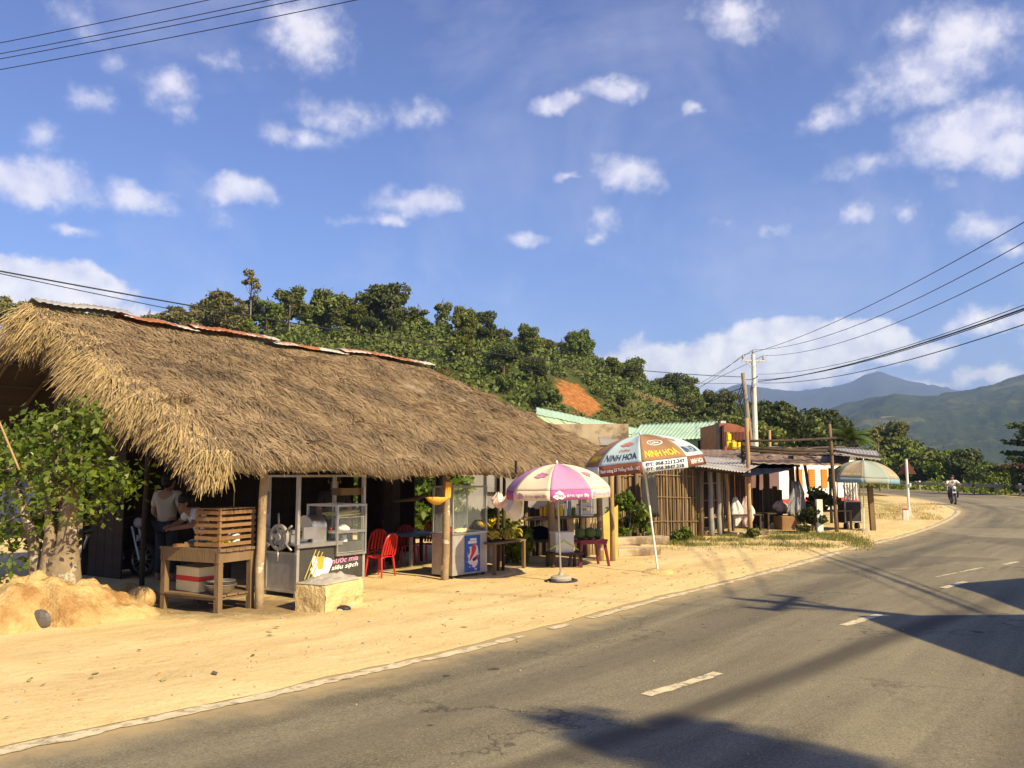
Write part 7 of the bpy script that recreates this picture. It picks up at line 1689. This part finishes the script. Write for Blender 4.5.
def motorbike(label, loc, rz):
    t = thing('motorbike', label, 'motorbike', loc, rz); X = Matrix(((0, 0, 1), (1, 0, 0), (0, 1, 0)))
    for y in (-.62, .60):
        g = MB(); pf_ = [(.215, -.035), (.265, -.04), (.285, 0), (.265, .04), (.215, .035), (.215, -.035)]; g.lathe(pf_, 24, (0, y, .285), X); wl = thing_part(t, g.build('tyre', 'rubber', t, smooth='all'), 'wheel'); g = MB(); g.lathe([(.20, -.015), (.22, -.02), (.22, .02), (.20, .015), (.20, -.015)], 24, (0, y, .285), X); g.lathe([(0, -.05), (.045, -.05), (.045, .05), (0, .05)], 12, (0, y, .285), X)
        for k in range(12): a = k * math.pi / 6; g.tube([(0, y + math.cos(a) * .03, .285 + math.sin(a) * .03), (0, y + math.cos(a) * .205, .285 + math.sin(a) * .205)], .005, 4)
        g.build('rim', 'steel', wl)
    g = MB(); g.tube([(0, -.42, .88), (0, -.36, .55), (0, .05, .42), (0, .5, .55), (0, .78, .72)], [.05, .06, .07, .06, .04], 8); g.grid(lambda a, b: ((a - .5) * .34, -.40 + .10 * abs(a - .5) * 2 + .12 * b, .40 + .42 * (1 - b)), 8, 6, thick=(0, .01, 0)); g.build('body', 'black', t, smooth='all'); g = MB(); g.box((0, .05, .36), (.22, .36, .24)); g.tube([(.14, -.1, .28), (.16, .4, .26), (.16, .8, .34)], [.03, .045, .05], 8); g.build('engine', 'iron', t, smooth=True)
    g = MB(); g.grid(lambda a, b: ((a - .5) * (.26 - .06 * b), .0 + .68 * b, .74 + .03 * math.sin(b * 5) + .03 * math.cos((a - .5) * 3)), 8, 10, thick=(0, 0, -.07)); g.build('seat', 'black', t, smooth='all'); g = MB()
    for x in (-.07, .07):
        g = MB(); g.tube([(x, -.62, .285), (x, -.44, .80)], .022, 7); g.build('fork', 'steel', t, smooth=True); g = MB(); g.tube([(x * 1.2, .60, .285), (x * 1.2, .42, .66)], .025, 7); g.build('rear_strut', 'steel', t, smooth=True)
    g = MB(); g.tube([(-.33, -.30, 1.0), (-.15, -.40, .95), (.15, -.40, .95), (.33, -.30, 1.0)], .016, 7); hb_ = g.build('handlebar', 'black', t, smooth='all'); g = MB()
    for x in (-.30, .30): g.tube([(x, -.35, .98), (x * 1.15, -.40, 1.12)], .007, 5); g.ball((x * 1.2, -.40, 1.15), .045, 8, 0, (1, .4, .8))
    g.build('mirror', 'black', hb_); g = MB(); g.ball((0, -.50, .86), .085, 12, 0, (1, .7, 1)); g.build('headlight', 'white_paint', t, smooth='all'); g = MB(); g.grid(lambda a, b: ((a - .5) * .11, -.62 + .315 * math.cos(R(20 + 110 * b)), .285 + .315 * math.sin(R(20 + 110 * b))), 4, 10, thick=(0, .004, .004)); g.build('mudguard', 'black', t, smooth='all'); g = MB(); g.box((0, -.56, .62), (.16, .01, .10)); g.box((0, .86, .62), (.14, .06, .08)); g.build('plate', 'white_paint', t); return t


bxw, byw = G(953.5, 505); rb = math.atan2(-bxw, byw) + R(8)
motorbike('motorbike coming round the bend towards the camera with a rider in white', (bxw, byw, .03), rb)
RID = dict(pelvis=(0, .18, .80), chest=(0, .06, 1.14), neck=(0, .03, 1.28), head=(0, .0, 1.40), shL=(-.19, .05, 1.19), elL=(-.36, -.10, 1.02), haL=(-.30, -.27, 1.01), shR=(.19, .05, 1.19), elR=(.36, -.10, 1.02), haR=(.30, -.27, 1.01), hipL=(-.10, .16, .80), knL=(-.21, -.18, .66), anL=(-.18, .0, .28), hipR=(.10, .16, .80), knR=(.21, -.18, .66), anR=(.18, .0, .28))
person('rider in a white shirt and dark trousers sitting on the motorbike in the bend', (bxw, byw, .03), rb, RID, 'shirt_white', 'trousers')
q = P(112, 560, 14.0); motorbike('motorbike parked in deep shade behind the leafy tree', (q.x, q.y, .03), R(70))

# ================================================================== ACROSS THE ROAD (outside the picture, source of the shadows on the asphalt)
hs = thing('roadside_house', 'roadside house across the road whose eaves shade the asphalt', 'house', (0, 0, 0)); g = MB(); g.prism([(7.24, 7.3), (7.3, 6.0), (7.42, 4.2), (7.6, 1.0), (13.5, .6), (13.5, 7.35), (9.35, 7.42)], 3.18, 3.26); g.build('awning_roof', 'tin', hs); g = MB(); g.prism([(9.65, 10.1), (9.68, 9.6), (9.62, 9.0), (9.48, 8.3), (9.35, 7.45), (13.5, 7.4), (13.5, 11.2), (11.5, 11.0)], 3.2, 3.23); g.build('tarpaulin', 'tarp', hs); g = MB(); g.box((11.4, 4.0, 1.58), (4.0, 6.0, 3.16)); g.build('wall', 'plaster', hs)
for x, y in ((7.7, 7.0), (7.9, 1.4), (9.5, 7.15), (11.6, 10.6)): g = MB(); g.box((x, y, 1.58), (.1, .1, 3.16)); g.build('post', 'wood', hs)
t = thing('roadside_tree', 'tall tree across the road throwing a soft shadow on the near asphalt', 'tree', (13.6, -6.4, 0)); zc_ = 10.6; ox, oy = zc_ * .995, -zc_ * .876; L0 = lambda x, y, z: (x + ox - 13.6, y + oy + 6.4, z)
g = MB(); g.tube([(0, 0, -.2), (-.1, .1, 4.5), (-.1, .2, 8.5), L0(*G(800, 775), zc_ - .4)], [.24, .20, .14, .09], 8); cent = []; r_ = np.random.default_rng(17); prv = L0(*G(800, 775), zc_ - .4)
for px, py, k, sd_ in tuple((a_ + 14, b_ + 9, c_, d_ * .85) for a_, b_, c_, d_ in ((820, 775, 420, .20), (775, 757, 320, .16), (740, 744, 240, .14), (705, 733, 220, .13), (672, 728, 320, .17), (640, 735, 230, .15), (610, 742, 200, .13), (585, 730, 110, .10), (556, 714, 170, .12), (700, 765, 200, .2), (745, 772, 260, .2), (640, 757, 80, .16))):
    e = L0(*G(px, py), zc_); g.tube([prv, tuple((Vector(prv) + Vector(e)) / 2 + Vector((0, 0, .08))), e], [.06, .045, .03], 6); prv = e if px not in (700, 745) else prv; cent.append(np.array(e) + r_.normal(size=(k * 6 // 10, 3)) * np.array([sd_ * 1.15, sd_ * 1.15, .08]))
g.build('trunk', 'bark_dark', t, smooth='all'); v, f = leaf_cloud(np.concatenate(cent), .10, r_, 1.0, 1.6); np_mesh('crown', v, f, 'leaf_near', t)

# ================================================================== HAZE
m = bpy.data.materials.new('air_haze'); m.use_nodes = True; nt2 = m.node_tree; nt2.nodes.clear(); pv = nt2.nodes.new('ShaderNodeVolumePrincipled'); pv.inputs['Color'].default_value = (.40, .57, 1.0, 1); pv.inputs['Density'].default_value = 1.9e-4; pv.inputs['Anisotropy'].default_value = .1; mo = nt2.nodes.new('ShaderNodeOutputMaterial'); nt2.links.new(pv.outputs[0], mo.inputs['Volume']); M['haze'] = m
g = MB(); g.box((0, 2200, 340), (17400, 8800, 682.4)); tag(g.build('haze', 'haze'), 'thin bluish haze in the air towards the mountains', 'haze', kind='stuff')
for kd, p in protos.items():
    if kd not in used:
        for ch in list(COL.objects):
            if ch.parent == p: bpy.data.objects.remove(ch)
        bpy.data.objects.remove(p)
